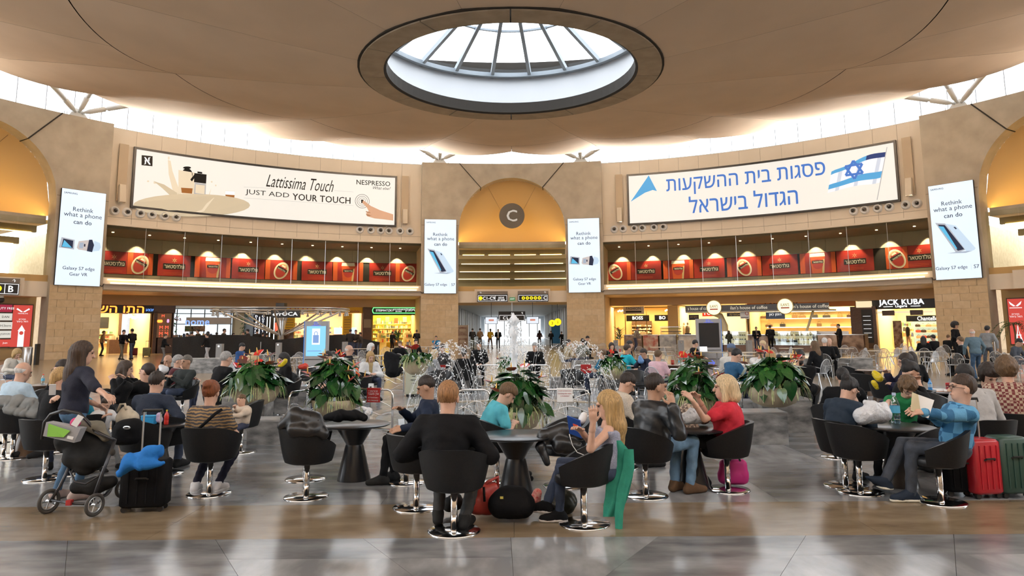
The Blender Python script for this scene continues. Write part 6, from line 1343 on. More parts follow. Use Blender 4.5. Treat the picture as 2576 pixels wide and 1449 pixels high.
def person(label, head=None, base=None, phi=0., pose='sit', s=1., lean=.12, side=0., yaw=0., nod=.1, arms=('lap', 'lap'), feet=None, top=(.1, .1, .1), tk='cloth', sleeve='long', pants=(.03, .04, .08), pk='denim', shoes=(.02, .02, .02), sole=None, skin='fair', hair='short', hc='brown', lod=1, seat=.45, fat=1., hands=None, glasses=False, jacket=None, beard=None, collar=None, bare=False, female=False, extra=None, name='person', cat='person', twist=0., hip=None, Y=None, hlen=None):
    sit = pose == 'sit'; vb, vh, vd = VOX[lod]
    if Y is not None:
        g = at(head[0], head[1], Y); base = (g.x, g.y)
        if not sit: s = max(.88, min(1.14, g.z/1.745))
    zh = (seat+.095 if sit else .93*s) if hip is None else hip
    tl = 1.
    R_ = lambda v, a: N3(v[0]*cos(a)-v[1]*sin(a), v[0]*sin(a)+v[1]*cos(a), v[2])
    def skel(tl):
        S = {}; hip = N3(0, 0, zh); S['hip'] = hip
        d1 = N3(sin(side)*.7, sin(lean*.75), 1); d1 = nrm(N3(d1[0], sin(lean*.75), cos(lean*.75))); d2 = nrm(N3(sin(side), sin(lean*1.2), cos(lean*1.2)))
        S['mid'] = hip+d1*.24*s*tl; S['sh'] = S['mid']+d2*.22*s*tl; S['d2'] = d2
        S['right'] = R_(N3(1, 0, 0), -twist); w = (.165 if female else .19)*s*fat**.3
        S['sR'], S['sL'] = S['sh']+S['right']*w-d2*.025, S['sh']-S['right']*w-d2*.025
        S['nk'] = S['sh']+d2*.035*s
        pt = lean*.6+nod; f = N3(-sin(yaw)*cos(pt), cos(yaw)*cos(pt), -sin(pt)) if False else R_(N3(0, cos(pt), -sin(pt)), -yaw); u = R_(N3(0, sin(pt), cos(pt)), -yaw)
        S['f'], S['u'], S['r'] = f, u, np.cross(f, u)
        S['hd'] = S['nk']+nrm(d2*.6+u*.5+f*.05)*.155*s*.95+u*.02*s
        S['top'] = S['hd']+u*.128*s; return S
    S = skel(1.); ph = radians(phi); W2 = lambda v: Vector((v[0]*cos(ph)+v[1]*sin(ph), -v[0]*sin(ph)+v[1]*cos(ph), v[2]))
    if base is None:
        o = W2(S['top']); g = fl(head[0], head[1], o.z); loc = Vector((g.x-o.x, g.y-o.y, 0))
    else:
        loc = Vector((base[0], base[1], 0)) if len(base) == 2 and abs(base[0]) < 60 and abs(base[1]) < 100 and not isinstance(base[0], int) else fl(*base)
        if head is not None:
            for it in range(5):
                o = W2(S['top'])+loc; px, py = project(o); k = FPX/max(1, loc.y)
                if it < 4: tl = max(.78, min(1.18, tl+(py-head[1])/k/(.46*s)*.9)); S = skel(tl)
                loc.x += (head[0]-px)/k*.95
    t = thing(name, label, cat, loc, -ph); PEOPLE.append((t, label)); sk = skinm(skin)
    if hasattr(extra, 'get') and extra.get('loc'): pass
    # limbs
    A = {}
    for i, (sd, sg, sh) in enumerate((('R', 1, S['sR']), ('L', -1, S['sL']))):
        a = arms[0] if sd == 'R' else arms[1]; hd, f, u, r = S['hd'], S['f'], S['u'], S['r']; pole = N3(sg*.8, -.4, -.6)
        if isinstance(a, str):
            T = {'lap': N3(sg*.09, .30, zh+.13), 'table': N3(sg*.16, .40*s, .72), 'face': hd+f*.10*s-u*.10*s+r*sg*.035, 'phone': N3(sg*.045, .30*s, zh+.30), 'down': N3(sg*.26, .03, zh-.10*s), 'rest': N3(sg*.27, .17, zh+.16), 'mouth': hd+f*.15*s-u*.085*s+r*sg*.03, 'hip': N3(sg*.2, .05, zh+.08), 'fold': N3(-sg*.12, .24, zh+.26), 'back': N3(sg*.24, -.2, zh+.1), 'high': N3(sg*.16, .34, zh+.46), 'knee': N3(sg*.13, .42, zh+.10), 'side': N3(sg*.30, .12, zh-.02)}[a]
            if a in ('face', 'mouth', 'high'): pole = N3(sg*.6, .1, -1)
        elif a[0] == 'P':               # a spot of the photograph at a given distance
            g = at(a[1], a[2], a[3])-loc; T = N3(g.x*cos(ph)-g.y*sin(ph), g.x*sin(ph)+g.y*cos(ph), g.z)
            if len(a) > 4: pole = N3(*a[4])
        else: T = N3(*a)
        el, wr = ik(sh, T, .285*s, .255*s, pole); A[sd] = (sh, el, wr)
    Lg = {}
    ft = feet or (((.13, .43*s, 0), (-.13, .40*s, 0)) if sit else (((.10, .26, 0), (-.10, -.24, 0)) if pose == 'walk' else ((.10, .02, 0), (-.10, -.03, 0))))
    for sd, sg, q in (('R', 1, ft[0]), ('L', -1, ft[1])):
        hp = S['hip']+N3(sg*.085*s, 0, -.02*s); an = N3(q[0], q[1]-.02, q[2]+.085*s); kn, an = ik(hp, an, .43*s, .42*s, N3(sg*.12, 1, .55 if sit else .1)); fd = nrm(N3(sg*.18, 1, 0)) if len(q) < 5 else nrm(N3(q[3], q[4], q[5] if len(q) > 5 else 0))
        Lg[sd] = (hp, kn, an, fd)
    # skin: head, neck, hands, bare arms - one body
    parts = []
    hd, f, u, r = S['hd'], S['f'], S['u'], S['r']; M3 = np.stack([r, f, u])
    H = SDF(); q = s*1.07
    H.ell(hd+(u*.026-f*.012)*q, N3(.074, .094, .094)*q, M3); H.ell(hd+(-u*.045+f*.022)*q, N3(.057, .066, .078)*q, M3, .03); H.ell(hd+(-u*.088+f*.052)*q, N3(.030, .028, .024)*q, M3, .03)
    H.cap(hd+(f*.088+u*.008)*q, hd+(f*.108-u*.030)*q, .010*q, .0155*q, .012)
    if lod < 2:
        for sg in (-1, 1): H.ell(hd+(r*sg*.077-f*.008-u*.012)*q, N3(.010, .022, .032)*q, M3, .008); H.cap(hd+(r*sg*.045+f*.078+u*.026)*q, hd+(r*sg*.012+f*.089+u*.022)*q, .010*q, .010*q, .015)
        H.cap(hd+(f*.084-u*.060-r*.018)*q, hd+(f*.084-u*.060+r*.018)*q, .010*q, .010*q, .012)
    H.cap(hd-u*.05*q-f*.02*q, S['nk']-S['d2']*.03, .050*q, .056*q*fat**.3, .03)
    v, fc = H.mesh(vh); parts.append((v, fc, 0))
    Bd = SDF(); kb = .88 if not bare else 1.
    Bd.cap(S['nk']-S['d2']*.02, S['mid'], .075*s*kb, .105*s*kb, .05); Bd.cap(S['sR'], S['sL'], .052*s*kb, .052*s*kb, .05)
    for sd in 'RL':
        sh, el, wr = A[sd]; fa = .9 if female else 1.
        Bd.cap(sh, el, .050*s*fa, .040*s*fa, .02).cap(el, wr, .040*s*fa, .027*s*fa, .02)
        if bare == 'legs': hp, kn, an, fd = Lg[sd]; Bd.cap(hp, kn, .08*s, .055*s).cap(kn, an, .055*s, .036*s)
    v, fc = Bd.mesh(vb*(1.15 if not lod or bare or sleeve != 'long' else 1.5)); parts.append((v, fc, 0))
    for sd, sg in (('R', 1), ('L', -1)):
        sh, el, wr = A[sd]; d = nrm(wr-el); hs = (hands or {}).get(sd, {}); d = nrm(np.array(hs.get('d', d+N3(0, .1, -.05)))); n = N3(*hs.get('n', (-sg*.6, .1, -.8))); n = nrm(n-d*float(n@d)); w = np.cross(d, n)*sg*1.; c = hs.get('c', .55)
        G = SDF(); z = s*(.93 if female else 1.); G.cap(el+(wr-el)*.7, wr, .034*z, .027*z, .015); G.ell(wr+d*.048*z, N3(.041, .017, .052)*z, np.stack([w, n, d]), .015)
        if lod < 2:
            rf = .0098 if lod == 0 else .0125
            for k, (o, L) in enumerate(((.030, .071), (.010, .079), (-.011, .073), (-.030, .057))):
                a0 = wr+d*.088*z+w*o*z; b0 = a0+(d*cos(c*.8)+n*sin(c*.8))*L*.55*z+w*o*.15; e0 = b0+(d*cos(c*1.9)+n*sin(c*1.9))*L*.5*z
                G.cap(a0-d*.02*z, b0, rf*z, rf*.93*z, .006).cap(b0, e0, rf*.93*z, rf*.78*z, .006)
            a0 = wr+d*.025*z+w*.035*z; b0 = a0+nrm(w*.75+d*.7+n*.35)*.045*z; G.cap(a0, b0, .0125*z, .0105*z, .01).cap(b0, b0+nrm(d*.9+n*.5+w*.1)*.034*z, .0105*z, .0085*z, .008)
        else: G.ell(wr+(d*.11+n*.02)*z, N3(.036, .02, .05)*z, np.stack([w, n, d]), .02)
        v, fc = G.mesh(vd); parts.append((v, fc, 0))
    mats_ = [sk]
    if lod < 2:                        # eyes, brows, lips
        e = MB(); MM = Matrix([list(map(float, r)), list(map(float, f)), list(map(float, u))]).transposed()
        mats_ += [mat('eye dark', (.03, .02, .015), .2), hairm(hc if hc != 'white' else 'grey'), mat('lips '+skin, tuple(c_*.7 for c_ in SKIN[skin][:1])+(SKIN[skin][1]*.5, SKIN[skin][2]*.5), .5)]
        for sg in (-1, 1):
            e.ball(Vector((hd+(r*sg*.031+f*.083+u*.006)*q).tolist()), (.013*q, .009*q, .0065*q), 1, 8, 5, MM); e.ball(Vector((hd+(r*sg*.032+f*.090+u*.027)*q).tolist()), (.017*q, .006*q, .0042*q), 2, 8, 4, MM)
        e.ball(Vector((hd+(f*.093-u*.060)*q).tolist()), (.021*q, .006*q, .0055*q), 3, 8, 4, MM)
        for m_ in (1, 2, 3):
            fs = [x for x, y in zip(e.f, e.m) if y == m_]; parts.append((np.array(e.v) if m_ == 1 else np.array(e.v), fs, m_))
    link('body', join_mesh('body', parts, mats_), t)
    # upper garment
    rs = np.random.RandomState(len(PEOPLE)); ph_ = rs.uniform(0, 6, 6); fold = lambda X, Y, Z: .0045*np.sin(X*38+Z*17+ph_[0])*np.sin(Z*29-Y*21+ph_[1])+.003*np.sin(Y*60+Z*44+ph_[2]) if lod < 2 else .004*np.sin(X*30+Z*17+ph_[0])*np.sin(Z*22+ph_[1])
    def torso(G, inf, sl, hem):
        wx, wy = (.148 if female else .158)*s*fat, (.105 if female else .112)*s*fat; R3 = np.stack([S['right'], nrm(np.cross(S['d2'], S['right'])), S['d2']])
        G.ell(S['sh']-S['d2']*.10*s*tl, N3(wx*1.06+inf, wy+inf, .19*s), R3, .05); G.ell(S['mid']+S['d2']*.02, N3(wx*.97+inf, wy*1.05*fat**.5+inf, .19*s), R3, .06); G.ell(S['hip']+N3(0, -.0, .06*s), N3(wx*1.04+inf, wy*1.12*fat**.4+inf, hem*s), None, .06)
        G.cap(S['sR'], S['sL'], .060*s+inf, .060*s+inf, .06); G.cap(S['sh'], S['nk'], .062*s+inf, .058*s+inf*.6, .03)
        for sd in 'RL':
            sh, el, wr = A[sd]
            if sl == 'long': G.cap(sh, el, .061*s+inf, .052*s+inf, .04).cap(el, el+(wr-el)*.95, .051*s+inf, .040*s+inf, .02)
            elif sl == 'mid': G.cap(sh, el, .060*s+inf, .054*s+inf, .04).cap(el, el+(wr-el)*.25, .052*s+inf, .05*s+inf, .02)
            elif sl == 'short': G.cap(sh, sh+(el-sh)*.62, .062*s+inf, .063*s+inf, .04)
            elif sl == 'strap': pass
        return G
    nk, d2 = S['nk'], S['d2']
    def neckcut(dz): return lambda X, Y, Z: (X-nk[0])*d2[0]+(Y-nk[1])*d2[1]+(Z-nk[2])*d2[2]-dz
    G = torso(SDF(), .006 if jacket is None else 0., sleeve if jacket is None else 'strap' if sleeve == 'none' else sleeve, .14)
    v, fc = G.mesh(vb, neckcut(.022*s if sleeve != 'strap' else -.05), fold)
    link('shirt' if jacket is None else 'under_shirt', join_mesh('shirt', [(v, fc, 0)], [cloth(top, tk)]), t)
    if jacket is not None:
        jc, jk = jacket; G = torso(SDF(), .020, 'long', .17); op = S['right']
        nf = np.cross(d2, op); nf = nf if nf[1] > 0 else -nf
        def jcut(X, Y, Z):
            a = neckcut(.03*s)(X, Y, Z); lat = np.abs((X-nk[0])*op[0]+(Y-nk[1])*op[1]+(Z-nk[2])*op[2]); fr = (X-nk[0])*nf[0]+(Y-nk[1])*nf[1]+(Z-nk[2])*nf[2]; dn = -((X-nk[0])*d2[0]+(Y-nk[1])*d2[1]+(Z-nk[2])*d2[2])
            return np.maximum(a, np.minimum(np.minimum(.055-lat-.05*dn, fr-.02), .03))
        v, fc = G.mesh(vb, jcut, fold); link('jacket', join_mesh('jacket', [(v, fc, 0)], [cloth(jc, jk)]), t)
    if collar is not None:
        b = MB(); c_ = Vector(nk.tolist()); rr = .068*s; dd = Vector(d2.tolist()); x_ = Vector(S['right'].tolist()); y_ = dd.cross(x_)
        ring = lambda rad, h: [c_+x_*rad*cos(a)+y_*rad*sin(a)+dd*h for a in [2*pi*i/20 for i in range(20)]]
        a0, a1, a2 = ring(rr+.012, -.02*s), ring(rr, .035*s), ring(rr+.03, .0); b.add(a0+a1+a2, [(i, (i+1) % 20, 20+(i+1) % 20, 20+i) for i in range(20)]+[(20+i, 20+(i+1) % 20, 40+(i+1) % 20, 40+i) for i in range(20)]); b.obj('collar', cloth(collar), t, True)
    # trousers, shoes
    if bare != 'legs':
        G = SDF(); G.ell(S['hip']+N3(0, -.005, .0), N3(.150*s*fat, .115*s*fat, .115*s), None, .05)
        for sd in 'RL':
            hp, kn, an, fd = Lg[sd]; kk = .9 if female else 1.
            G.cap(hp, kn, .083*s*fat**.5*kk, .060*s*kk, .03).cap(kn, an+N3(0, 0, -.01), .059*s*kk, .047*s*kk, .02)
        zc = S['hip'][2]+.075*s; v, fc = G.mesh(vb, lambda X, Y, Z: (Z-zc)+0*X, fold); link('trousers', join_mesh('trousers', [(v, fc, 0)], [cloth(pants, pk)]), t)
    for sd in 'RL':
        hp, kn, an, fd = Lg[sd]; g0 = float(an[2]-.085*s); G = SDF(); he = an-fd*.035*s+N3(0, 0, -.045*s); to = an+fd*.165*s+N3(0, 0, -.052*s)
        G.cap(an+N3(0, 0, .0), he, .044*s, .040*s, .03).cap(he, to, .040*s, .034*s, .02).cap(an, an+fd*.11*s+N3(0, 0, -.045*s), .042*s, .036*s, .03)
        v, fc = G.mesh(max(.0095, vb*.85), lambda X, Y, Z: np.maximum(g0+(.012 if sole else .002)-Z, Z-(an[2]+.03*s))+0*X); ms = [cloth(shoes)]; o = link('shoe', join_mesh('shoe', [(v, fc, 0)], ms), t)
        if sole:
            G = SDF(); G.cap(he+N3(0, 0, -.02), to+N3(0, 0, -.015), .043*s, .037*s, .01); zz = g0+.028; v, fc = G.mesh(.009, lambda X, Y, Z: np.maximum(g0+.001-Z, Z-zz)+0*X); so_ = link('sole', join_mesh('sole', [(v, fc, 0)], [cloth(sole)]), o)
    # hair
    if hair and hair != 'none':
        G = SDF(); hm = hairm(hc); cut = None; c0 = hd+(u*.032-f*.018)*q
        F_ = lambda X, Y, Z: (X-hd[0])*f[0]+(Y-hd[1])*f[1]+(Z-hd[2])*f[2]
        U_ = lambda X, Y, Z: (X-hd[0])*u[0]+(Y-hd[1])*u[1]+(Z-hd[2])*u[2]
        rad = {'short': .083, 'crop': .079, 'bald': .0775, 'curly': .108, 'afro': .135, 'long': .086, 'bob': .094, 'bun': .085, 'cap': .084, 'pony': .083, 'top': .088}[hair]
        G.ell(c0, N3(rad, rad*1.22, rad*1.20)*q, M3, .02)
        dn = {'long': -.12, 'bob': -.12}.get(hair, -.062); fr = {'curly': .06, 'afro': .055, 'bob': .052, 'long': .05}.get(hair, .045)
        if hair in ('long', 'bob'):
            L = .15 if hair == 'bob' else hlen or .40
            bk = hd-f*.055*q; G.cap(bk, bk-N3(0, 0, L*.5)*q-f*.02*q, .082*q, .088*q, .04)
            if hair == 'long': G.cap(bk-N3(0, 0, .2)*q-f*.02, bk-N3(0, -.0, L)*q-f*.035*q, .088*q, .05*q, .05)
            for sg in (-1, 1): G.cap(hd+(r*sg*.075-f*.01+u*.02)*q, hd+(r*sg*.085-f*.0)*q-N3(0, 0, (.12 if hair == 'bob' else .24))*q, .028*q, .034*q, .03)
            cut = lambda X, Y, Z: np.where(U_(X, Y, Z) > .02, np.maximum(F_(X, Y, Z)-.055*q-.45*U_(X, Y, Z), -.08), F_(X, Y, Z)-.048*q)
        elif hair == 'bald': cut = lambda X, Y, Z: np.maximum(np.maximum(U_(X, Y, Z)-.03*q, F_(X, Y, Z)-.0), -.075*q-U_(X, Y, Z))
        elif hair in ('curly', 'afro'):
            cut = lambda X, Y, Z: np.maximum(np.where(U_(X, Y, Z) > .045, F_(X, Y, Z)-.105, F_(X, Y, Z)-.035), -.085*q-U_(X, Y, Z))
        else:
            if hair == 'bun': G.ell(hd+(u*.075-f*.10)*q, N3(.052, .05, .05)*q, M3, .01)
            if hair == 'pony': G.cap(hd+(u*.02-f*.10)*q, hd-f*.13*q-N3(0, 0, .22), .04, .022, .02)
            if hair == 'top': G.ell(c0+(u*.03+f*.03)*q, N3(.072, .085, .065)*q, M3, .03)
            cut = lambda X, Y, Z: np.maximum(np.where(U_(X, Y, Z) > .03*q, F_(X, Y, Z)-.055*q-.55*U_(X, Y, Z), F_(X, Y, Z)+.005*q), np.where(F_(X, Y, Z) < -.04, -.10*q-U_(X, Y, Z), -.015*q-U_(X, Y, Z)-.3*F_(X, Y, Z)))
        am = {'curly': .010, 'afro': .014}.get(hair, .0035)
        fr_ = 85 if hair in ('curly', 'afro') else 160
        dsp = lambda X, Y, Z: am*np.sin(X*fr_+ph_[3])*np.sin(Y*fr_+ph_[4])*(np.sin(Z*fr_*.8) if hair in ('curly', 'afro') else 1+0*Z)
        v, fc = G.mesh(vh*1.05, cut, dsp)
        if len(v): link('hair', join_mesh('hair', [(v, fc, 0)], [hm]), t)
        if hair == 'cap':
            b = MB(); MM = Matrix([list(map(float, r)), list(map(float, f)), list(map(float, u))]).transposed(); cc = Vector((c0+u*.035*q).tolist())
            b.ball(cc, (.092*q, .112*q, .082*q), 0, 14, 8, MM); pk_ = [cc+MM @ Vector(p_) for p_ in ((-.07, .09, -.02), (-.055, .17, -.03), (0, .19, -.03), (.055, .17, -.03), (.07, .09, -.02), (0, .09, .0))]
            b.add(pk_, [(0, 1, 2, 5), (5, 2, 3, 4)]); b.obj('cap', cloth((.12, .17, .28)), t, True)
    if beard:
        G = SDF(); G.ell(hd+(-u*.062+f*.030)*q, N3(.060, .068, .066)*q, M3, .02); v, fc = G.mesh(vh, lambda X, Y, Z: np.maximum(((X-hd[0])*u[0]+(Y-hd[1])*u[1]+(Z-hd[2])*u[2])+.035*q, -.01-((X-hd[0])*f[0]+(Y-hd[1])*f[1]+(Z-hd[2])*f[2])))
        if len(v): link('beard', join_mesh('beard', [(v, fc, 0)], [hairm(beard)]), t)
    if glasses:
        b = MB(); MM = Matrix([list(map(float, r)), list(map(float, f)), list(map(float, u))]).transposed(); h_ = Vector(hd.tolist())
        for sg in (-1, 1):
            b.tube([h_+MM @ Vector((sg*.034+.026*cos(a), .104, .004+.018*sin(a)))*q for a in [2*pi*i/12 for i in range(12)]], .0028, 4, closed=True); b.tube([h_+MM @ Vector((sg*.060, .102, .008))*q, h_+MM @ Vector((sg*.078, .0, .004))*q], .0028, 4)
        b.tube([h_+MM @ Vector((-.01, .106, .006))*q, h_+MM @ Vector((.01, .106, .006))*q], .0028, 4); b.obj('glasses', m_dark, t)
    t['_w'] = 0; del t['_w']
    INFO = dict(S=S, A=A, Lg=Lg, loc=loc, phi=phi, W=lambda v: W2(v)+loc, s=s); return t, INFO
# ---- who sits and stands where.  Facing: 0 away from the camera, 90 right, 180 towards it, -90 left
BLK = (.005, .005, .006); NVY = (.022, .03, .06); DEN = (.06, .10, .18); DDEN = (.03, .045, .085); LDEN = (.12, .22, .34); WHT = (.72, .72, .72); GRY = (.25, .26, .27); TRQ = (.09, .42, .52); REDC = (.55, .03, .05)
def seated(label, head, chair, phi, tubl=None, group='black tub chairs', **k):
    t, I = person(label, head, chair, phi, **k)
    if tubl: tub(tubl, fl(*chair) if chair is not None else I['loc'], phi, group)
    return t, I
def D(*a): return a
# front group
P1, I1 = seated('man with sandy hair in a black blazer sitting with his back to the camera', (1130, 1004), (1142, 1336), 8, 'black tub chair under the man in the black blazer, frontmost of all', lod=0, s=1.15, top=WHT, jacket=(BLK, 'cloth'), pants=(.05, .05, .05), pk='cloth', hc='ginger', lean=.16, fat=1.1, arms=((.2, .22, .66), (-.2, .22, .66)), feet=((.16, .12, 0), (-.12, .25, 0)), skin='fair')
P2, I2 = seated('boy in a turquoise T-shirt bending over behind the table', (1293, 984), (1250, 1212), 72, 'black tub chair under the boy in turquoise', lod=0, s=.98, top=TRQ, sleeve='short', pants=(.2, .2, .2), pk='cloth', hc='ltbrown', hair='top', lean=.42, nod=.5, arms=('lap', 'lap'), feet=((.12, .36, 0), (-.1, .44, 0)))
P3, I3 = seated('girl with long blond hair holding a blue tablet, side on', (1520, 985), (1470, 1318), -80, 'black tub chair with a green jacket over its back', lod=0, s=1.0, female=True, top=(.30, .32, .42), tk='knit', sleeve='strap', bare=True, pants=DDEN, hc='blond', hair='long', lean=-.1, nod=.28, yaw=-.1, arms=(('P', 1462, 1085, 6.75), ('P', 1492, 1062, 6.5, (0, .3, -1))), feet=((.02, .60, .07), (.0, .47, 0)), shoes=BLK, sole=(.55, .52, .5), hip=.50)
P4, I4 = seated('man in a navy sweater looking down at his phone, facing left', (1062, 962), (1022, 1213), -92, 'black tub chair under the man in the navy sweater by the pool', lod=0, s=1.04, top=(.014, .022, .045), pants=(.012, .012, .014), pk='cloth', hc='dkbrown', hair='crop', lean=-.06, nod=.42, arms=('phone', ('P', 1012, 1078, 8.3)), feet=((.1, .42, 0), (-.12, .52, 0)), skin='tan')
P5, I5 = seated('man in a black leather jacket eating, seen from behind', (1652, 942), (1625, 1247), 58, 'black tub chair under the man in the leather jacket', lod=0, s=1.12, top=BLK, jacket=((.014, .015, .017), 'leather'), pants=LDEN, hc='dkbrown', hair='crop', lean=.12, nod=.05, yaw=.25, fat=1.12, arms=(('P', 1692, 1022, 7.65, (0, .2, -1)), 'table'), feet=((.16, .42, 0), (-.02, .36, 0)), shoes=(.12, .07, .04), skin='tan')
P6, I6 = seated('blond woman in a red polo shirt eating with both hands', (1822, 964), (1832, 1232), -72, 'black tub chair under the woman in red', lod=0, s=1.04, female=True, fat=1.28, top=REDC, sleeve='short', pants=(.018, .018, .022), pk='cloth', hc='ltblond', hair='bob', lean=.06, nod=-.06, arms=(('P', 1756, 1003, 8.25, (0, .2, -1)), ('P', 1742, 1008, 7.95, (0, .2, -1))), feet=((.1, .33, 0), (-.1, .40, 0)), skin='fair')
P7, I7 = seated('woman with short dark hair and glasses in a cream scarf, looking down', (1592, 948), (1560, 1176), 72, 'black tub chair under the woman with the cream scarf', lod=0, s=1.02, female=True, fat=1.2, top=(.52, .46, .38), tk='knit', pants=BLK, pk='cloth', hc='dkbrown', hair='short', lean=.22, nod=.5, yaw=.2, arms=('lap', 'table'), glasses=True, skin='fair', collar=(.62, .56, .46))
P8, I8 = seated('man in a blue checked fleece reading a paper, side on', (2420, 962), (2368, 1263), -80, 'black tub chair under the man in blue checks', lod=0, s=1.12, top=(.02, .13, .28), tk='plaid', pants=(.045, .055, .075), hc='brown', hair='short', lean=-.2, nod=.05, glasses=True, arms=(('P', 2335, 1038, 7.5, (0, .2, -1)), ('P', 2318, 1036, 7.25, (0, .2, -1))), feet=((.02, .74, .10, 0, 1, .6), (-.06, .52, 0)), shoes=(.02, .03, .05), sole=(.75, .72, .62), skin='fair')
P9, I9 = seated('woman with dark tied hair in a navy jacket, hand at her mouth', (2148, 960), (2128, 1222), 68, 'black tub chair under the woman in navy at the right table', lod=0, s=1.04, female=True, top=(.45, .33, .26), jacket=((.022, .035, .055), 'cloth'), pants=BLK, pk='cloth', hc='black', hair='bun', lean=.32, nod=.45, arms=('mouth', 'table'), glasses=True, skin='fair')
P10, I10 = seated('boy with curly hair in a green hoodie leaning on the table', (2288, 966), (2288, 1172), 188, 'black tub chair under the boy in green', lod=0, s=.98, top=(.02, .20, .07), pants=BLK, pk='cloth', hc='ltbrown', hair='curly', lean=.42, nod=.42, glasses=True, arms=(('P', 2240, 1058, 8.0), ('P', 2300, 1056, 8.0)), feet=((.1, .4, 0), (-.1, .3, 0)))
P11, I11 = seated('dark haired boy seen from behind with a white collar, at the right', (2118, 935), (2110, 1150), 20, 'black tub chair under the boy with the white collar', lod=0, s=1.0, top=(.6, .6, .6), jacket=(BLK, 'cloth'), pants=BLK, pk='cloth', hc='black', hair='short', lean=.1, collar=(.75, .75, .75))
W1, IW = person('woman with very long brown hair standing behind the pushchair', (216, 860), (205, 1256), 36, pose='stand', lod=0, s=.985, female=True, fat=1.12, top=(.012, .014, .03), tk='knit', sleeve='mid', pants=(.05, .12, .22), hc='brown', hair='long', yaw=.35, lean=.06, arms=(('P', 308, 1040, 7.45), (-.04, .27, .98)), hlen=.52, feet=((.12, .05, 0), (-.13, -.05, 0)), shoes=(.45, .36, .33), skin='fair')
P12, I12 = seated('woman with red hair in a bun and a patterned brown top, from behind', (535, 972), (526, 1242), 3, 'black tub chair under the woman in the patterned top', lod=0, s=1.02, female=True, fat=1.1, top=(.30, .19, .08), tk='boho', sleeve='short', pants=(.015, .015, .03), pk='cloth', hc='red', hair='bun', lean=.06, arms=('lap', 'lap'), feet=((.10, .12, 0), (-.14, .08, 0)), shoes=(.7, .68, .68), sole=(.8, .8, .8))
P13, I13 = seated('man in a navy sweater with a denim collar, seen from behind at the left', (400, 945), (412, 1192), 8, 'black tub chair under the man with the denim collar', lod=0, s=1.1, top=(.014, .022, .042), tk='knit', pants=DDEN, hc='dkbrown', hair='crop', lean=.14, fat=1.08, arms=('rest', 'table'), collar=(.07, .13, .22), skin='fair')
person('small fair haired child held by the woman in the patterned top', (606, 1008), (572, 1190), -150, hip=.62, lod=1, s=.55, top=(.6, .5, .4), hc='ltbrown', hair='short', lean=.1, arms=('fold', 'lap'), feet=((.08, .2, .3), (-.08, .2, .3)))
person('small child in a white shirt beside the standing woman', (272, 1012), (262, 1180), 110, lod=1, s=.62, seat=.42, top=(.70, .70, .70), sleeve='short', pants=GRY, hc='brown', lean=.15, nod=.35, arms=('table', 'lap'))
seated('person in a teal shirt lifting a phone behind the standing woman', (178, 992), (185, 1190), -40, 'black tub chair under the person in teal', lod=1, s=1.0, top=(.03, .26, .38), sleeve='short', pants=DDEN, hc='brown', lean=.1, arms=('lap', ('P', 138, 990, 8.6)))
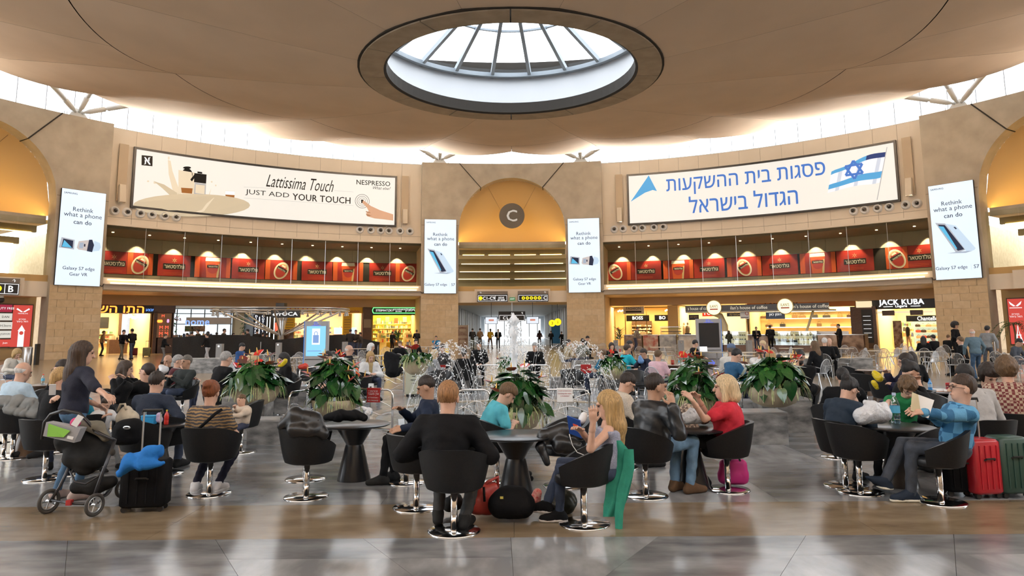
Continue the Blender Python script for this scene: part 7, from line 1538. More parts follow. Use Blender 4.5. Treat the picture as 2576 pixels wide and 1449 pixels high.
# ---- the crowd behind: label, head top, facing, chair, options
R4 = dict(top=BLK, pk='cloth', pants=BLK)
CROWD = [
 ('bald man in a pale blue shirt seen from behind at the left edge', (66, 912), 24, 'tub', dict(Y=10.8, lod=1, s=1.12, fat=1.18, top=(.42, .55, .66), pants=(.35, .28, .2), hair='bald', hc='white', lean=.25, arms=('table', 'table'))),
 ('woman with fair bobbed hair in white, leaning over at the left edge', (48, 880), 110, 'wire', dict(lod=1, s=1.05, female=True, top=(.65, .62, .56), hair='bob', hc='blond', lean=.3, nod=.4, arms=('table', 'face'))),
 ('man with dark glasses in a black jacket facing the camera at the left', (154, 906), 205, 'tub', dict(lod=1, s=1.08, top=(.08, .3, .4), jacket=(BLK, 'cloth'), hair='short', hc='dkbrown', glasses=True, arms=('table', 'table'))),
 ('woman with fair tied hair in black, from behind, left of the standing woman', (160, 925), 20, 'tub', dict(lod=1, s=1.05, female=True, top=BLK, hair='pony', hc='blond', lean=.15)),
 ('woman with bobbed brown hair in black resting her chin on her hand', (322, 916), 70, 'tub', dict(Y=13.5, lod=1, s=1.05, female=True, hair='bob', hc='brown', lean=.15, arms=('table', 'face'), **R4)),
 ('man in black holding a phone up, facing left at the left tables', (372, 934), -82, 'tub', dict(Y=12.2, lod=1, s=1.1, hair='short', hc='dkbrown', lean=-.3, arms=('high', 'high'), **R4)),
 ('bald man in black facing the camera with hands at his face', (421, 903), 185, 'tub', dict(Y=17, lod=1, s=1.05, hair='bald', hc='grey', skin='tan', arms=('face', 'face'), **R4)),
 ('grey haired man in a maroon jumper, side on, at the left tables', (453, 899), 80, 'tub', dict(Y=16.2, lod=1, s=1.08, top=(.10, .03, .035), hair='short', hc='grey', lean=.12, arms=('face', 'table'), collar=WHT)),
 ('smiling man with grey hair in a dark jumper facing the camera', (469, 908), 205, 'tub', dict(Y=15.5, lod=1, s=1.1, top=(.022, .028, .028), tk='knit', pants=DDEN, hair='short', hc='greybr', skin='tan', lean=-.1, arms=('phone', 'phone'))),
 ('grey haired man in a black coat seen from behind, left of the big planter', (574, 885), 38, 'tub', dict(Y=14.5, lod=1, s=1.12, fat=1.15, hair='short', hc='grey', lean=.2, arms=('table', 'table'), **R4)),
 ('fair haired girl eating behind the leftmost planter', (632, 890), 215, 'wire', dict(lod=1, s=1., female=True, top=(.6, .45, .35), hair='bob', hc='ltblond', arms=('mouth', 'table'))),
 ('woman with dark hair and a yellow bag on her lap', (708, 889), 235, 'tub', dict(lod=1, s=1., female=True, hair='long', hc='black', nod=.3, arms=('lap', 'lap'), **R4)),
 ('dark haired man facing the camera behind the left middle planter', (824, 884), 190, 'wire', dict(lod=1, s=1.05, top=(.3, .3, .32), hair='short', hc='black')),
 ('man in a blue jumper sitting before the black curtain', (613, 864), 95, 'wire', dict(Y=26, lod=1, s=1.05, top=(.03, .08, .22), hair='short', hc='black', nod=.35, lean=.1)),
 ('bald man with glasses in black, side on before the curtain', (880, 868), 85, 'wire', dict(lod=1, s=1.08, hair='bald', hc='white', glasses=True, lean=-.05, arms=('lap', 'rest'), **R4)),
 ('grey haired woman in black beside the bald man with glasses', (936, 864), 100, 'wire', dict(lod=1, s=1.02, female=True, hair='bob', hc='white', **R4)),
 ('fair haired woman in a white coat with a scarf, left of the pool', (934, 888), 150, 'tub', dict(Y=19, lod=1, s=1.04, female=True, top=(.40, .30, .15), jacket=((.66, .66, .66), 'cloth'), hair='long', hc='blond', nod=.35, lean=.12, arms=('lap', 'lap'))),
 ('bearded man facing the camera at a table before the bookshop', (1006, 858), 180, 'wire', dict(lod=2, s=1.05, hair='short', hc='ltbrown', beard='brown', lean=.25, arms=('table', 'table'), **R4)),
 ('man in a bright blue T-shirt leaning on the left pier', (1097, 845), 180, 'wire', dict(lod=2, s=1.08, top=(.02, .20, .42), sleeve='short', hair='crop', hc='dkbrown', arms=('face', 'fold'))),
 ('dark haired man in a patterned shirt below the man in blue', (1110, 866), 215, 'wire', dict(lod=2, s=1.05, top=(.05, .045, .045), hair='short', hc='brown', nod=.3)),
 ('woman with white blond hair beside the fountain spray', (1096, 884), 60, 'wire', dict(Y=21, lod=1, s=1.0, female=True, top=(.30, .31, .33), hair='long', hc='ltblond')),
 ('man with a raised hand beside the left pier', (1047, 853), 140, 'wire', dict(lod=2, s=1.05, hair='short', hc='black', arms=('face', 'lap'), **R4)),
 ('woman with tied hair in black, back to us, behind the left of the jet', (1168, 905), 10, 'tub', dict(Y=20.5, lod=1, s=1.05, female=True, hair='pony', hc='dkbrown', **R4)),
 ('person in black sitting behind the left spray', (1205, 858), 180, 'wire', dict(Y=24, lod=2, s=1.05, hair='short', hc='black', **R4)),
 ('person in black sitting behind the right spray', (1345, 862), 190, 'wire', dict(lod=2, s=1.05, hair='short', hc='grey', **R4)),
 ('person in a beige jacket at the right pier', (1432, 854), 70, 'wire', dict(lod=2, s=1.05, top=(.38, .32, .22), hair='crop', hc='dkbrown')),
 ('woman with a bun in grey-green, from behind, at the right pier', (1466, 852), 20, 'wire', dict(lod=2, s=1.05, female=True, top=(.16, .16, .13), hair='bun', hc='dkbrown')),
 ('man in a black jacket bending over at the right pier', (1481, 846), 100, 'wire', dict(lod=2, s=1.12, hair='short', hc='black', lean=.4, nod=.3, **R4)),
 ('boy with sandy hair in a blue T-shirt, facing left, right of the spray', (1514, 881), -70, 'wire', dict(Y=20, lod=1, s=1.0, top=(.02, .14, .26), sleeve='short', hair='short', hc='ltbrown', lean=-.1)),
 ('woman with dark hair in black before the clothes shop', (1539, 862), 170, 'wire', dict(lod=2, s=1., female=True, hair='long', hc='dkbrown', **R4)),
 ('man in a bright turquoise T-shirt resting his chin on his hand', (1580, 866), 70, 'wire', dict(Y=21, lod=1, s=1.08, top=(.02, .42, .52), sleeve='short', hair='short', hc='brown', lean=.1, arms=('table', 'face'), skin='tan')),
 ('man in black behind the man in turquoise', (1586, 857), 110, 'wire', dict(lod=2, s=1.08, hair='short', hc='black', **R4)),
 ('man in a dark blue top facing left with a blue bag', (1615, 879), -110, 'wire', dict(Y=20, lod=1, s=1.02, top=(.025, .03, .055), hair='short', hc='dkbrown', skin='tan', nod=.2, arms=('face', 'lap'))),
 ('woman in a pink shirt seen from behind in a draped chair', (1657, 887), 45, 'wire', dict(Y=18, lod=1, s=1.05, female=True, fat=1.2, top=(.66, .44, .50), sleeve='short', hair='short', hc='ltbrown', lean=.1)),
 ('young man in a black T-shirt with a laptop beside the totem', (1752, 856), 85, 'wire', dict(lod=1, s=1.05, sleeve='short', hair='short', hc='black', nod=.3, arms=('table', 'table'), **R4)),
 ('man with a blue cap and braces seen from behind', (1840, 867), 30, 'wire', dict(lod=1, s=1.08, top=(.62, .60, .56), hair='cap', hc='greybr', lean=.1)),
 ('man in a blue jacket writing at a table behind the woman in red', (1860, 880), 75, 'tub', dict(lod=1, s=1.08, top=(.03, .10, .20), hair='short', hc='black', lean=.2, nod=.45, arms=('table', 'table'))),
 ('fair haired man in dark blue behind the man in white', (1916, 857), -100, 'wire', dict(lod=2, s=1.05, top=(.04, .05, .08), hair='short', hc='ltblond')),
 ('man in a white shirt leaning his head on his hand', (1913, 870), 200, 'wire', dict(lod=1, s=1.05, top=(.70, .68, .66), hair='short', hc='black', skin='tan', arms=('face', 'table'))),
 ('woman with straight fair hair behind the right planter', (1937, 881), 10, 'wire', dict(lod=1, s=1.0, female=True, top=(.05, .04, .03), hair='long', hc='blond')),
 ('child with black hair behind the right planter', (1962, 892), 160, 'wire', dict(lod=1, s=.8, top=(.10, .04, .04), hair='short', hc='black')),
 ('bearded man with glasses in black resting his chin on his fist', (2010, 880), 205, 'tub', dict(lod=1, s=1.08, hair='short', hc='black', beard='black', glasses=True, skin='tan', arms=('face', 'fold'), **R4)),
 ('woman with reddish brown hair in black, from behind', (2046, 858), -30, 'wire', dict(lod=1, s=1.08, female=True, hair='long', hc='ltbrown', **R4)),
 ('white haired man in a black jacket before the coffee stand', (2074, 850), 30, 'wire', dict(lod=2, s=1.12, hair='short', hc='white', lean=.15, **R4)),
 ('bald man in black beside the white haired man', (2086, 851), 200, 'wire', dict(lod=2, s=1.08, hair='bald', hc='white', **R4)),
 ('woman in a purple cardigan holding a phone, facing left', (2272, 889), -78, 'tub', dict(lod=1, s=1.05, female=True, top=(.10, .03, .16), jacket=((.02, .02, .045), 'cloth'), hair='short', hc='dkbrown', arms=('high', 'phone'))),
 ('dark haired woman behind the woman in purple', (2292, 893), 20, None, dict(Y=16, lod=1, s=1.02, female=True, hair='long', hc='dkbrown', **R4)),
 ('woman with tied dark hair in black eating a sandwich', (2303, 914), 105, 'tub', dict(lod=1, s=1.04, female=True, hair='bun', hc='black', nod=.4, lean=.25, arms=('mouth', 'mouth'), **R4)),
 ('person in a grey hooded top with a tartan scarf, from behind', (2418, 918), -5, 'tub', dict(lod=1, s=1.08, top=(.40, .40, .40), hair='short', hc='black', lean=.35, collar=(.25, .10, .09))),
 ('woman with short dark curls in black, laughing, facing the camera', (2495, 926), 182, 'tub', dict(Y=10, lod=1, s=1.1, female=True, fat=1.1, hair='curly', hc='dkbrown', nod=.45, lean=.2, arms=('lap', 'lap'), **R4)),
 ('man in a red checked shirt seen from behind at the right edge', (2528, 902), 25, 'tub', dict(lod=1, s=1.1, top=(.16, .03, .03), tk='check', hair='curly', hc='ltbrown', lean=.15)),
 ('man in a grey jumper at the far right edge table', (2568, 853), 150, 'wire', dict(lod=1, s=1.08, top=(.07, .08, .10), hair='short', hc='black', lean=.3, nod=.3, arms=('table', 'table'))),
 ('bald man seated below the curly haired woman', (2386, 842), 60, 'wire', dict(lod=2, s=1.05, hair='crop', hc='ltbrown', **R4)),
 ('man in a black jacket with a white collar seated behind the walker', (2412, 847), -40, 'wire', dict(lod=2, s=1.12, hair='short', hc='ltbrown', collar=WHT, **R4)),
 ('person in dark clothes behind a red coat before the purse shop, left', (2322, 846), 30, 'wire', dict(lod=2, s=1.05, hair='long', hc='black', female=True, **R4)),
 ('person in dark clothes before the purse shop, right', (2345, 842), -20, 'wire', dict(lod=2, s=1.1, hair='short', hc='black', **R4)),
]
STAND = [
 ('man in a teal jumper and jeans walking away at the right', (2443, 828), 0, 'walk', dict(Y=23.7, lod=0, s=1.06, fat=1.15, top=(.10, .16, .20), tk='knit', pants=(.03, .07, .13), hair='bald', hc='white', arms=('side', 'side'), feet=((.12, .05, 0), (-.12, -.08, 0)))),
 ('young man in a grey hoodie with backpack straps pulling a case', (2484, 820), 60, 'walk', dict(Y=28.2, lod=1, s=1.04, top=(.26, .27, .28), pants=(.05, .06, .08), hair='top', hc='black', arms=('side', 'side'))),
 ('woman with big black curls standing at the right pier', (2404, 812), 150, 'stand', dict(Y=34, lod=1, s=1.0, female=True, hair='afro', hc='black', skin='tan', **R4)),
 ('man in a black jacket at the coffee counter, facing left', (2107, 815), -80, 'stand', dict(Y=49, lod=1, s=1.02, hair='crop', hc='black', arms=('phone', 'phone'), **R4)),
 ('man in black seen from behind at the coffee counter', (1936, 818), 5, 'stand', dict(Y=51.5, lod=1, s=1.06, fat=1.2, hair='crop', hc='black', **R4)),
 ('fair haired man in a dark jacket standing before the pastry case', (1902, 822), 190, 'stand', dict(Y=53, lod=1, s=1.04, hair='short', hc='greybr', arms=('phone', 'lap'), top=(.1, .1, .1), jacket=(BLK, 'cloth'))),
 ('woman with short dark red hair in olive before the pastry case', (1833, 832), 10, 'stand', dict(Y=53.5, lod=1, s=.98, female=True, top=(.03, .035, .025), pants=(.03, .035, .025), pk='cloth', hair='bob', hc='dkbrown')),
 ('man in a brown waistcoat leaning on the counter at the clothes shop', (1605, 822), 80, 'stand', dict(Y=57, lod=1, s=1.05, top=(.20, .17, .14), lean=.3, hair='short', hc='black', arms=('table', 'table'))),
 ('traveller in black walking right with a dark bag before the gadget shop', (313, 830), 110, 'walk', dict(Y=46, lod=1, s=1.02, pants=(.13, .12, .09), pk='cloth', top=BLK, hair='short', hc='black')),
 ('traveller with a rucksack walking left before the gadget shop', (332, 827), -60, 'walk', dict(Y=46.5, lod=1, s=1.03, pants=DDEN, top=BLK, hair='short', hc='black')),
 ('traveller in black standing left of the curtain with grey trousers', (418, 840), 70, 'stand', dict(Y=40.5, lod=1, s=.98, female=True, top=BLK, pants=(.13, .13, .13), hair='short', hc='brown')),
 ('walker in pale grey trousers passing the black curtain', (520, 838), -75, 'walk', dict(Y=39.5, lod=1, s=1.0, top=BLK, pants=(.40, .40, .42), pk='cloth', hair='short', hc='black')),
 ('man with a shoulder bag walking away into the corridor', (1189, 826), 10, 'stand', dict(Y=64, lod=2, s=1.02, top=(.02, .02, .02), pants=(.05, .06, .04), hair='crop', hc='black')),
 ('woman in brown walking away into the corridor', (1208, 826), 10, 'stand', dict(Y=65, lod=2, s=1.0, female=True, top=(.22, .14, .08), pants=(.1, .07, .05), hair='short', hc='dkbrown')),
 ('person in a yellow top walking in the corridor', (1234, 827), 20, 'walk', dict(Y=66, lod=2, s=1.0, top=(.60, .36, .02), pants=(.10, .04, .02), hair='crop', hc='black', skin='dark')),
 ('man in a dark suit coming out of the corridor', (1253, 828), 180, 'walk', dict(Y=66, lod=2, s=1.0, top=WHT, jacket=(BLK, 'cloth'), pants=BLK, hair='crop', hc='grey')),
 ('woman with a red bag walking away in the corridor', (1357, 831), 5, 'stand', dict(Y=68, lod=2, s=1.0, female=True, top=(.05, .02, .02), pants=BLK, hair='bob', hc='dkbrown')),
 ('dark figure at the right side of the corridor, left one', (1386, 832), 0, 'stand', dict(Y=72, lod=2, s=1., **R4)),
 ('dark figure at the right side of the corridor, right one', (1412, 834), -40, 'stand', dict(Y=66, lod=2, s=1., **R4)),
]
for i, (x, y, c_) in enumerate(((470, 838, .05), (484, 834, .10), (497, 828, .05), (522, 834, .03), (546, 836, .06), (566, 827, .08), (588, 838, .3), (612, 834, .05), (622, 828, .04), (648, 828, .02), (662, 836, .02), (672, 838, .02), (882, 828, .03), (895, 830, .05), (905, 836, .06))):
    STAND.append(('person seen above the black curtain, %s from the left' % nth(i), (x, y), random.choice((0, 90, 180, -90)), 'stand', dict(Y=47+i % 3, lod=2, s=1.02, top=(c_, c_*.8, c_*.7) if x != 588 else (.4, .2, .2), hair='short', hc=random.choice(('black', 'brown', 'dkbrown')))))
STAND += [('dark customer in the bookshop doorway, left one', (988, 834), 30, 'stand', dict(Y=58, lod=2, s=1.02, **R4)), ('dark customer in the bookshop doorway, right one', (1048, 830), -20, 'stand', dict(Y=59, lod=2, s=1.02, **R4)), ('shop assistant in a beige coat in the gadget shop', (263, 832), 60, 'stand', dict(Y=54, lod=2, s=1.02, top=(.40, .12, .06), jacket=((.40, .30, .18), 'cloth')))]
for lab, hd, phi, ch, k in CROWD:
    k = dict(k); t, I = person(lab, hd, None, phi, seat=.45, **k)
    if ch == 'tub': tub('black tub chair under the '+' '.join(lab.split()[:7]), I['loc'], phi)
    elif ch == 'wire': wire(I['loc'], phi, 'x'+lab)
for lab, hd, phi, ps, k in STAND: person(lab, hd, None, phi, pose=ps, **k)
# depth of a far head is uncertain; the corridor people stand behind the arch
# ---- empty chairs and tables
for lab, x, y, phi in (('empty black tub chair behind the man in the black blazer', 1047, 1277, 48), ('black tub chair piled with black jackets', 770, 1250, 42), ('black tub chair behind the pile of jackets', 768, 1205, 110), ('empty black tub chair in front of the right table', 2165, 1238, 62), ('black tub chair behind the black suitcase', 355, 1212, 20), ('black tub chair with a grey coat at the left edge', 30, 1152, 20), ('black tub chair holding the black coats behind the girl', 1418, 1222, -120), ('empty black tub chair at the right edge', 2590, 1150, -40), ('empty black tub chair left of the standing woman', 120, 1085, 150)): tub(lab, fl(x, y), phi)
for lab, x, y, phi in (('black tub chair with a red bag beside the lit totem', 775, 928, 150), ('black tub chair left of the lit totem', 722, 938, 120), ('black tub chair left of the square barrier', 905, 940, 20), ('black tub chair right of the far right planter', 1600, 938, 170), ('black tub chair behind the far right planter', 1440, 935, 160), ('black tub chair behind the spray on the left', 1110, 938, 170), ('black tub chair beyond the table with the yellow bag', 2150, 925, 100), ('black tub chair before the table with the yellow bag', 2175, 945, 60), ('black tub chair behind the boy in green', 2390, 985, -60), ('black tub chair right of the boy in green', 2350, 1000, 160), ('black tub chair beside the woman in purple', 2230, 960, 30), ('black tub chair with a backpack behind the small child', 330, 1000, -30), ('black tub chair behind the child held on the lap', 610, 1018, -100)):
    tub(lab, fl(x, y, .70), phi)
for lab, x, y, br in (('black cone table beside the jacket chair', 893, 1066, 0), ('black cone table between the boy and the girl', 1297, 1094, 0), ('black cone table between the leather jacket and the red shirt', 1735, 1076, 0), ('black cone table with bottles at the right', 2252, 1072, 0), ('black cone table with the blue box at the left', 398, 1066, 0), ('brown cone table at the left edge', 78, 1030, 1), ('cone table with bottles beside the bald man', 105, 968, 1), ('cone table with a white bag at the left', 400, 935, 0), ('cone table with cups beside the pink shirt', 1690, 918, 1), ('cone table with magazines before the man in the blue jacket', 1872, 918, 0), ('cone table under the yellow bag', 2212, 948, 1), ('far cone table with a white bottle at the right', 2195, 931, 1), ('black cone table with an open book at the right', 2352, 985, 0), ('black cone table at the right edge', 2528, 1018, 0), ('wooden topped cone table left of the pool', 895, 922, 1), ('wooden topped cone table right of the far planter', 1618, 912, 1)):
    cone_table(lab, fl(x, y, .665), bool(br))
for x, y, w_ in ((672, 891, 1), (748, 899, 1), (625, 896, 1), (867, 898, 0), (901, 877, 0), (960, 894, 1), (1006, 877, 0), (1040, 888, 1), (1545, 886, 0), (1661, 873, 0), (1652, 884, 1), (1630, 891, 1), (1732, 896, 1), (1764, 885, 1), (1803, 886, 1), (1872, 894, 1), (1889, 886, 0), (1983, 890, 0), (1990, 876, 0), (2115, 876, 0), (2202, 882, 1), (2325, 884, 0), (2349, 871, 0), (2554, 890, 0), (1500, 868, 0), (1078, 872, 0)):
    cafe(fl(x, y, .735), 'left' if x < 1288 else 'right', bool(w_))
rw = random.Random(11)
for x, y in ((578, 892), (601, 897), (595, 890), (646, 892), (678, 886), (726, 887), (745, 892), (757, 886), (802, 888), (836, 883), (846, 892), (899, 881), (925, 872), (969, 872), (949, 892), (1017, 883), (1004, 889), (1061, 865), (901, 902), (1441, 869), (1515, 863), (1561, 871), (1609, 871), (1632, 882), (1661, 880), (1684, 873), (1664, 892), (1706, 864), (1719, 895), (1740, 881), (1715, 887), (1883, 885), (1957, 874), (1963, 885), (1975, 872), (2057, 889), (2118, 868), (2141, 872), (2122, 886), (2161, 875), (2184, 880), (2216, 867), (2219, 876), (2242, 874), (2280, 864), (2305, 871), (2325, 867), (2334, 883), (2356, 873), (2363, 882), (2399, 888), (2513, 883), (2549, 895), (2262, 869)):
    wire(fl(x, y, .86), rw.choice((0, 15, -20, 90, -90, 180, 60, -60, 150)), 'left' if x < 1288 else 'right')
for zs, word, LST in ((('left', 'right'), 'silver wire chair', WIRES), (('left', 'right'), 'pale cafe table', CAFES)):
    for z in zs:
        L_ = sorted([t for q, t in LST if q == z], key=lambda t: project(t.location)[0])
        for i, t in enumerate(L_): t['label'] = ('empty ' if 'chair' in word else '')+'%s, %s from the left among those %s of the jet' % (word, nth(i), z)
for q, t in WIRES:
    if q[0] == 'x': t['label'] = 'silver wire chair under the '+' '.join(q[1:].split()[:9]).rstrip(',')
# ================================================================== bags, coats, bottles, the pushchair
def blob(name, label, cat, chain, m, vox=.011, k=.05, fold=.007, fr=34., part='cloth', base=None, floor_=True, group=None, drape=0.):
    """soft thing built from rounded lumps: chain of lists of (x, y, distance, radius)"""
    G = SDF(); lo = None
    for run in chain:
        P_ = [(at(x, y, Y), r) for x, y, Y, r in run]
        for (a, ra), (b, rb) in zip(P_[:-1], P_[1:]): G.cap(a, b, ra, rb, k)
        if len(P_) == 1: G.cap(P_[0][0], P_[0][0]+Vector((0, 0, .001)), P_[0][1], P_[0][1], k)
        for p, r in P_:
            if lo is None or p.z-r < lo[0]: lo = (p.z-r, p)
    b = Vector((lo[1].x, lo[1].y, max(0, lo[0]))) if base is None else Vector(base)
    ph = random.uniform(0, 6); v, f = G.mesh(vox, (lambda X, Y, Z: .003-Z+0*X) if floor_ else None, lambda X, Y, Z: fold*(1.2*np.sin(X*fr*.35+Z*fr*.5+ph)*np.sin(Z*fr*.3-Y*fr*.5)+1.3*(1-np.abs(np.sin(X*fr*.55+Y*fr*.3+np.sin(Z*fr*.4+ph)*1.1+drape*Z*fr*.3)))**3+.9*(1-np.abs(np.sin(Z*fr*.45*(1-drape)-X*fr*.3+ph+np.sin(X*fr*.5))))**4))
    t = thing(name, label, cat, b, 0., group); o = link(part, join_mesh(part, [(v, f, 0)], [m]), t); o.location = -b; return t
def wtube(t, name, pts, r, m, n=8): return wobj(MB().tube([at(*p) for p in pts], r, n), name, m, t, True)
# coats and jackets
coat = cloth((.007, .007, .008)); leath = cloth((.012, .012, .013), 'leather')
blob('black_jackets', 'pile of black jackets on the chair by the table', 'jackets', [[(712, 1068, 7.9, .07), (745, 1050, 7.9, .10), (790, 1058, 7.9, .09), (815, 1092, 7.85, .06)], [(735, 1085, 7.8, .08), (785, 1085, 7.8, .07)], [(735, 1040, 8.0, .05), (770, 1036, 8.0, .05)]], leath, fold=.008, fr=22)
blob('black_coat', 'black coat lying across the cone table', 'coat', [[(822, 1050, 8.35, .035), (855, 1044, 8.35, .065), (890, 1046, 8.35, .06), (915, 1052, 8.35, .045)]], coat, fold=.008)
blob('plastic_bag', 'white plastic bag at the end of the black coat', 'bag', [[(922, 1050, 8.4, .045), (928, 1034, 8.4, .03), (912, 1024, 8.4, .018)]], mat('thin plastic', (.60, .62, .65), .3, spec=.6, bump=.9, bscale=22), vox=.008, fold=.006, fr=60, part='bag_body')
blob('grey_coat', 'grey coat hung over the chair at the left edge', 'coat', [[(-10, 1012, 9.6, .09), (45, 1010, 9.6, .09), (85, 1020, 9.55, .08), (108, 1042, 9.5, .06)], [(20, 1030, 9.5, .06), (90, 1045, 9.45, .05)]], cloth((.20, .21, .21)), fold=.01)
blob('black_coats', 'black coats heaped on the chair behind the blue tablet', 'coats', [[(1372, 1098, 7.8, .09), (1420, 1085, 7.8, .09), (1462, 1095, 7.8, .07)], [(1360, 1125, 7.7, .06), (1376, 1165, 7.65, .04)], [(1410, 1120, 7.7, .09), (1450, 1125, 7.7, .07)]], leath, fold=.008, fr=24)
def drape(name, label, cat, rows, m, folds=7, amp=.018, thick=.012):
    """cloth hanging down: rows of (y, x left, x right, distance)"""
    R_ = [(y, a, b, Y) for y, a, b, Y in rows]; n, nu = len(R_), 18; t = thing(name, label, cat, at((R_[-1][1]+R_[-1][2])/2, R_[-1][0], R_[-1][3]))
    def P(u, v, o):
        k = v*(n-1); i = min(int(k), n-2); f = k-i; y, a, b, Y = [p+(q-p)*f for p, q in zip(R_[i], R_[i+1])]
        return at(a+(b-a)*u, y, Y+o+amp*sin(u*folds+v*1.5)*(.3+.7*v)-.03*sin(u*pi)*(1-v))
    b_ = MB(); b_.grid(lambda u, v: P(u, v, 0), nu, 24); b_.grid(lambda u, v: P(1-u, v, thick), nu, 24); N = (nu+1)*25
    for j in range(24):
        for i0, i1 in ((0, nu), (nu, 0)): a0, a1 = j*(nu+1)+i0, (j+1)*(nu+1)+i0; c0, c1 = N+j*(nu+1)+i1, N+(j+1)*(nu+1)+i1; b_.f.append((a0, a1, c1, c0) if i0 == 0 else (a1, a0, c0, c1)); b_.m.append(0)
    wobj(b_, 'cloth', m, t, True); return t
gj = cloth((.035, .27, .19))
t = drape('green_jacket', 'green jacket hanging over the back of the girl\'s chair', 'jacket', ((1108, 1532, 1562, 6.80), (1130, 1528, 1580, 6.82), (1160, 1528, 1596, 6.84), (1200, 1526, 1592, 6.83), (1250, 1522, 1580, 6.82), (1270, 1518, 1572, 6.81), (1300, 1517, 1545, 6.80)), gj, 8, .02)
q = drape('green_jacket', 'x', 'jacket', ((1130, 1570, 1594, 6.78), (1180, 1566, 1596, 6.77), (1230, 1552, 1580, 6.76), (1290, 1546, 1568, 6.75), (1334, 1548, 1566, 6.74)), gj, 5, .012)
o = q.children[0]; o.parent = t; o.name = 'sleeve'; o.location = -Vector(t.location); bpy.data.objects.remove(q)
blob('black_coat', 'dark patterned coat bunched behind the cone table of the couple', 'coat', [[(1690, 1048, 8.6, .08), (1730, 1035, 8.6, .08), (1770, 1052, 8.6, .08)], [(1740, 1080, 8.5, .10), (1775, 1120, 8.4, .10)]], cloth((.14, .10, .08), 'check'), fold=.01)
blob('black_rucksack', 'black rucksack on a chair behind the standing woman', 'rucksack', [[(302, 1000, 11.2, .11), (318, 975, 11.2, .09)], [(296, 985, 11.1, .05), (315, 960, 11.1, .03)]], coat, part='sack')
blob('black_coat', 'black coat over a wire chair left of the pool', 'coat', [[(866, 897, 20.5, .10), (868, 915, 20.4, .11)]], coat, vox=.02, fold=.01)
blob('black_coat', 'big black coat heaped on a chair right of the woman in white', 'coat', [[(982, 905, 17.5, .17), (990, 930, 17.4, .2)], [(975, 895, 17.5, .1), (1000, 900, 17.5, .1)]], coat, vox=.02, fold=.014)
# bags on the floor under the front table
m_redb = cloth((.42, .05, .04), 'leather')
t = blob('red_handbag', 'red leather shoulder bag on the floor under the table', 'bag', [[(1200, 1262, 7.15, .12), (1230, 1262, 7.2, .12)], [(1215, 1235, 7.15, .07), (1240, 1228, 7.2, .06)]], m_redb, fold=.005, part='bag_body')
wtube(t, 'bag_strap', [(1205, 1235, 7.15), (1228, 1212, 7.15), (1252, 1200, 7.2), (1252, 1235, 7.2)], .018, m_redb); wtube(t, 'bag_tassel', [(1217, 1225, 7.02), (1219, 1262, 7.0)], .012, coat)
t = blob('black_bag', 'round black holdall beside the red bag', 'bag', [[(1262, 1268, 7.0, .13), (1312, 1270, 7.0, .13)], [(1275, 1245, 7.0, .09), (1305, 1247, 7.0, .09)]], coat, fold=.003, part='bag_body'); wobj(MB().box(at(1262, 1252, 6.85), (.03, .012, .02)), 'bag_badge', mat('badge yellow', (.6, .5, .1), .5), t)
blob('red_pouch', 'small red pouch between the black bags', 'bag', [[(1346, 1255, 7.3, .06), (1352, 1240, 7.3, .05)]], mat('red print', (.45, .04, .04), .5, col2=(.6, .3, .25), scale=40), part='bag_body')
t = blob('dark_rucksack', 'dark green rucksack on the floor behind the girl\'s shoes', 'rucksack', [[(1405, 1270, 7.3, .10), (1425, 1262, 7.3, .11)], [(1412, 1245, 7.3, .06)]], cloth((.025, .03, .022), 'leather'), part='sack'); wtube(t, 'blue_strap', [(1404, 1200, 7.2), (1406, 1240, 7.15), (1408, 1290, 7.12)], .012, mat('strap blue', (.15, .25, .4), .6))
blob('dark_bag', 'small dark bag behind the front chair', 'bag', [[(1130, 1268, 7.25, .075), (1148, 1262, 7.3, .08)]], cloth((.03, .03, .03)), part='bag_body')
t = blob('pink_bag', 'pink trolley bag under the chair of the woman in red', 'bag', [[(1822, 1190, 8.45, .07), (1868, 1190, 8.45, .07)], [(1822, 1168, 8.45, .06), (1866, 1168, 8.45, .06)], [(1820, 1205, 8.45, .06), (1870, 1205, 8.45, .06)]], mat('pink cloth', (.58, .03, .24), .55), fold=.003, part='bag_body'); wtube(t, 'bag_handle', [(1835, 1160, 8.3), (1842, 1145, 8.3), (1856, 1145, 8.3), (1862, 1160, 8.3)], .012, m_dark)
blob('plastic_bag', 'clear plastic bag on the table of the couple', 'bag', [[(1725, 1052, 8.15, .07), (1758, 1050, 8.15, .07)], [(1738, 1035, 8.15, .04)]], MATS['thin plastic'], vox=.008, fold=.006, fr=40, part='bag_body')
t = blob('plastic_bag', 'large white plastic bag on the right table', 'bag', [[(2170, 1045, 8.0, .10), (2215, 1040, 8.05, .11)], [(2195, 1020, 8.0, .06), (2178, 1012, 8.0, .03)], [(2225, 1018, 8.05, .035)]], MATS['thin plastic'], vox=.009, fold=.007, fr=34, part='bag_body')
blob('plastic_bag', 'white plastic bag on the table behind the man with the denim collar', 'bag', [[(412, 930, 15.2, .1), (406, 922, 15.2, .05)]], MATS['thin plastic'], vox=.014, part='bag_body')
blob('yellow_bag', 'yellow plastic bag hanging over the wooden table edge', 'bag', [[(2200, 938, 12.5, .05), (2212, 950, 12.4, .07)], [(2198, 962, 12.3, .04), (2205, 975, 12.3, .045)]], mat('yellow plastic', (.68, .52, .02), .35), vox=.011, fold=.01, part='bag_body', floor_=False)
blob('yellow_bag', 'bright yellow bag on the lap of the dark haired woman', 'bag', [[(706, 918, 15.4, .06), (718, 908, 15.4, .06)]], MATS['yellow plastic'], vox=.014, part='bag_body', floor_=False)
blob('red_carrier', 'red bag on the chair beside the lit totem', 'bag', [[(756, 924, 16., .06), (768, 921, 16., .07)]], mat('red plastic', (.60, .05, .03), .4), vox=.014, part='bag_body', floor_=False)
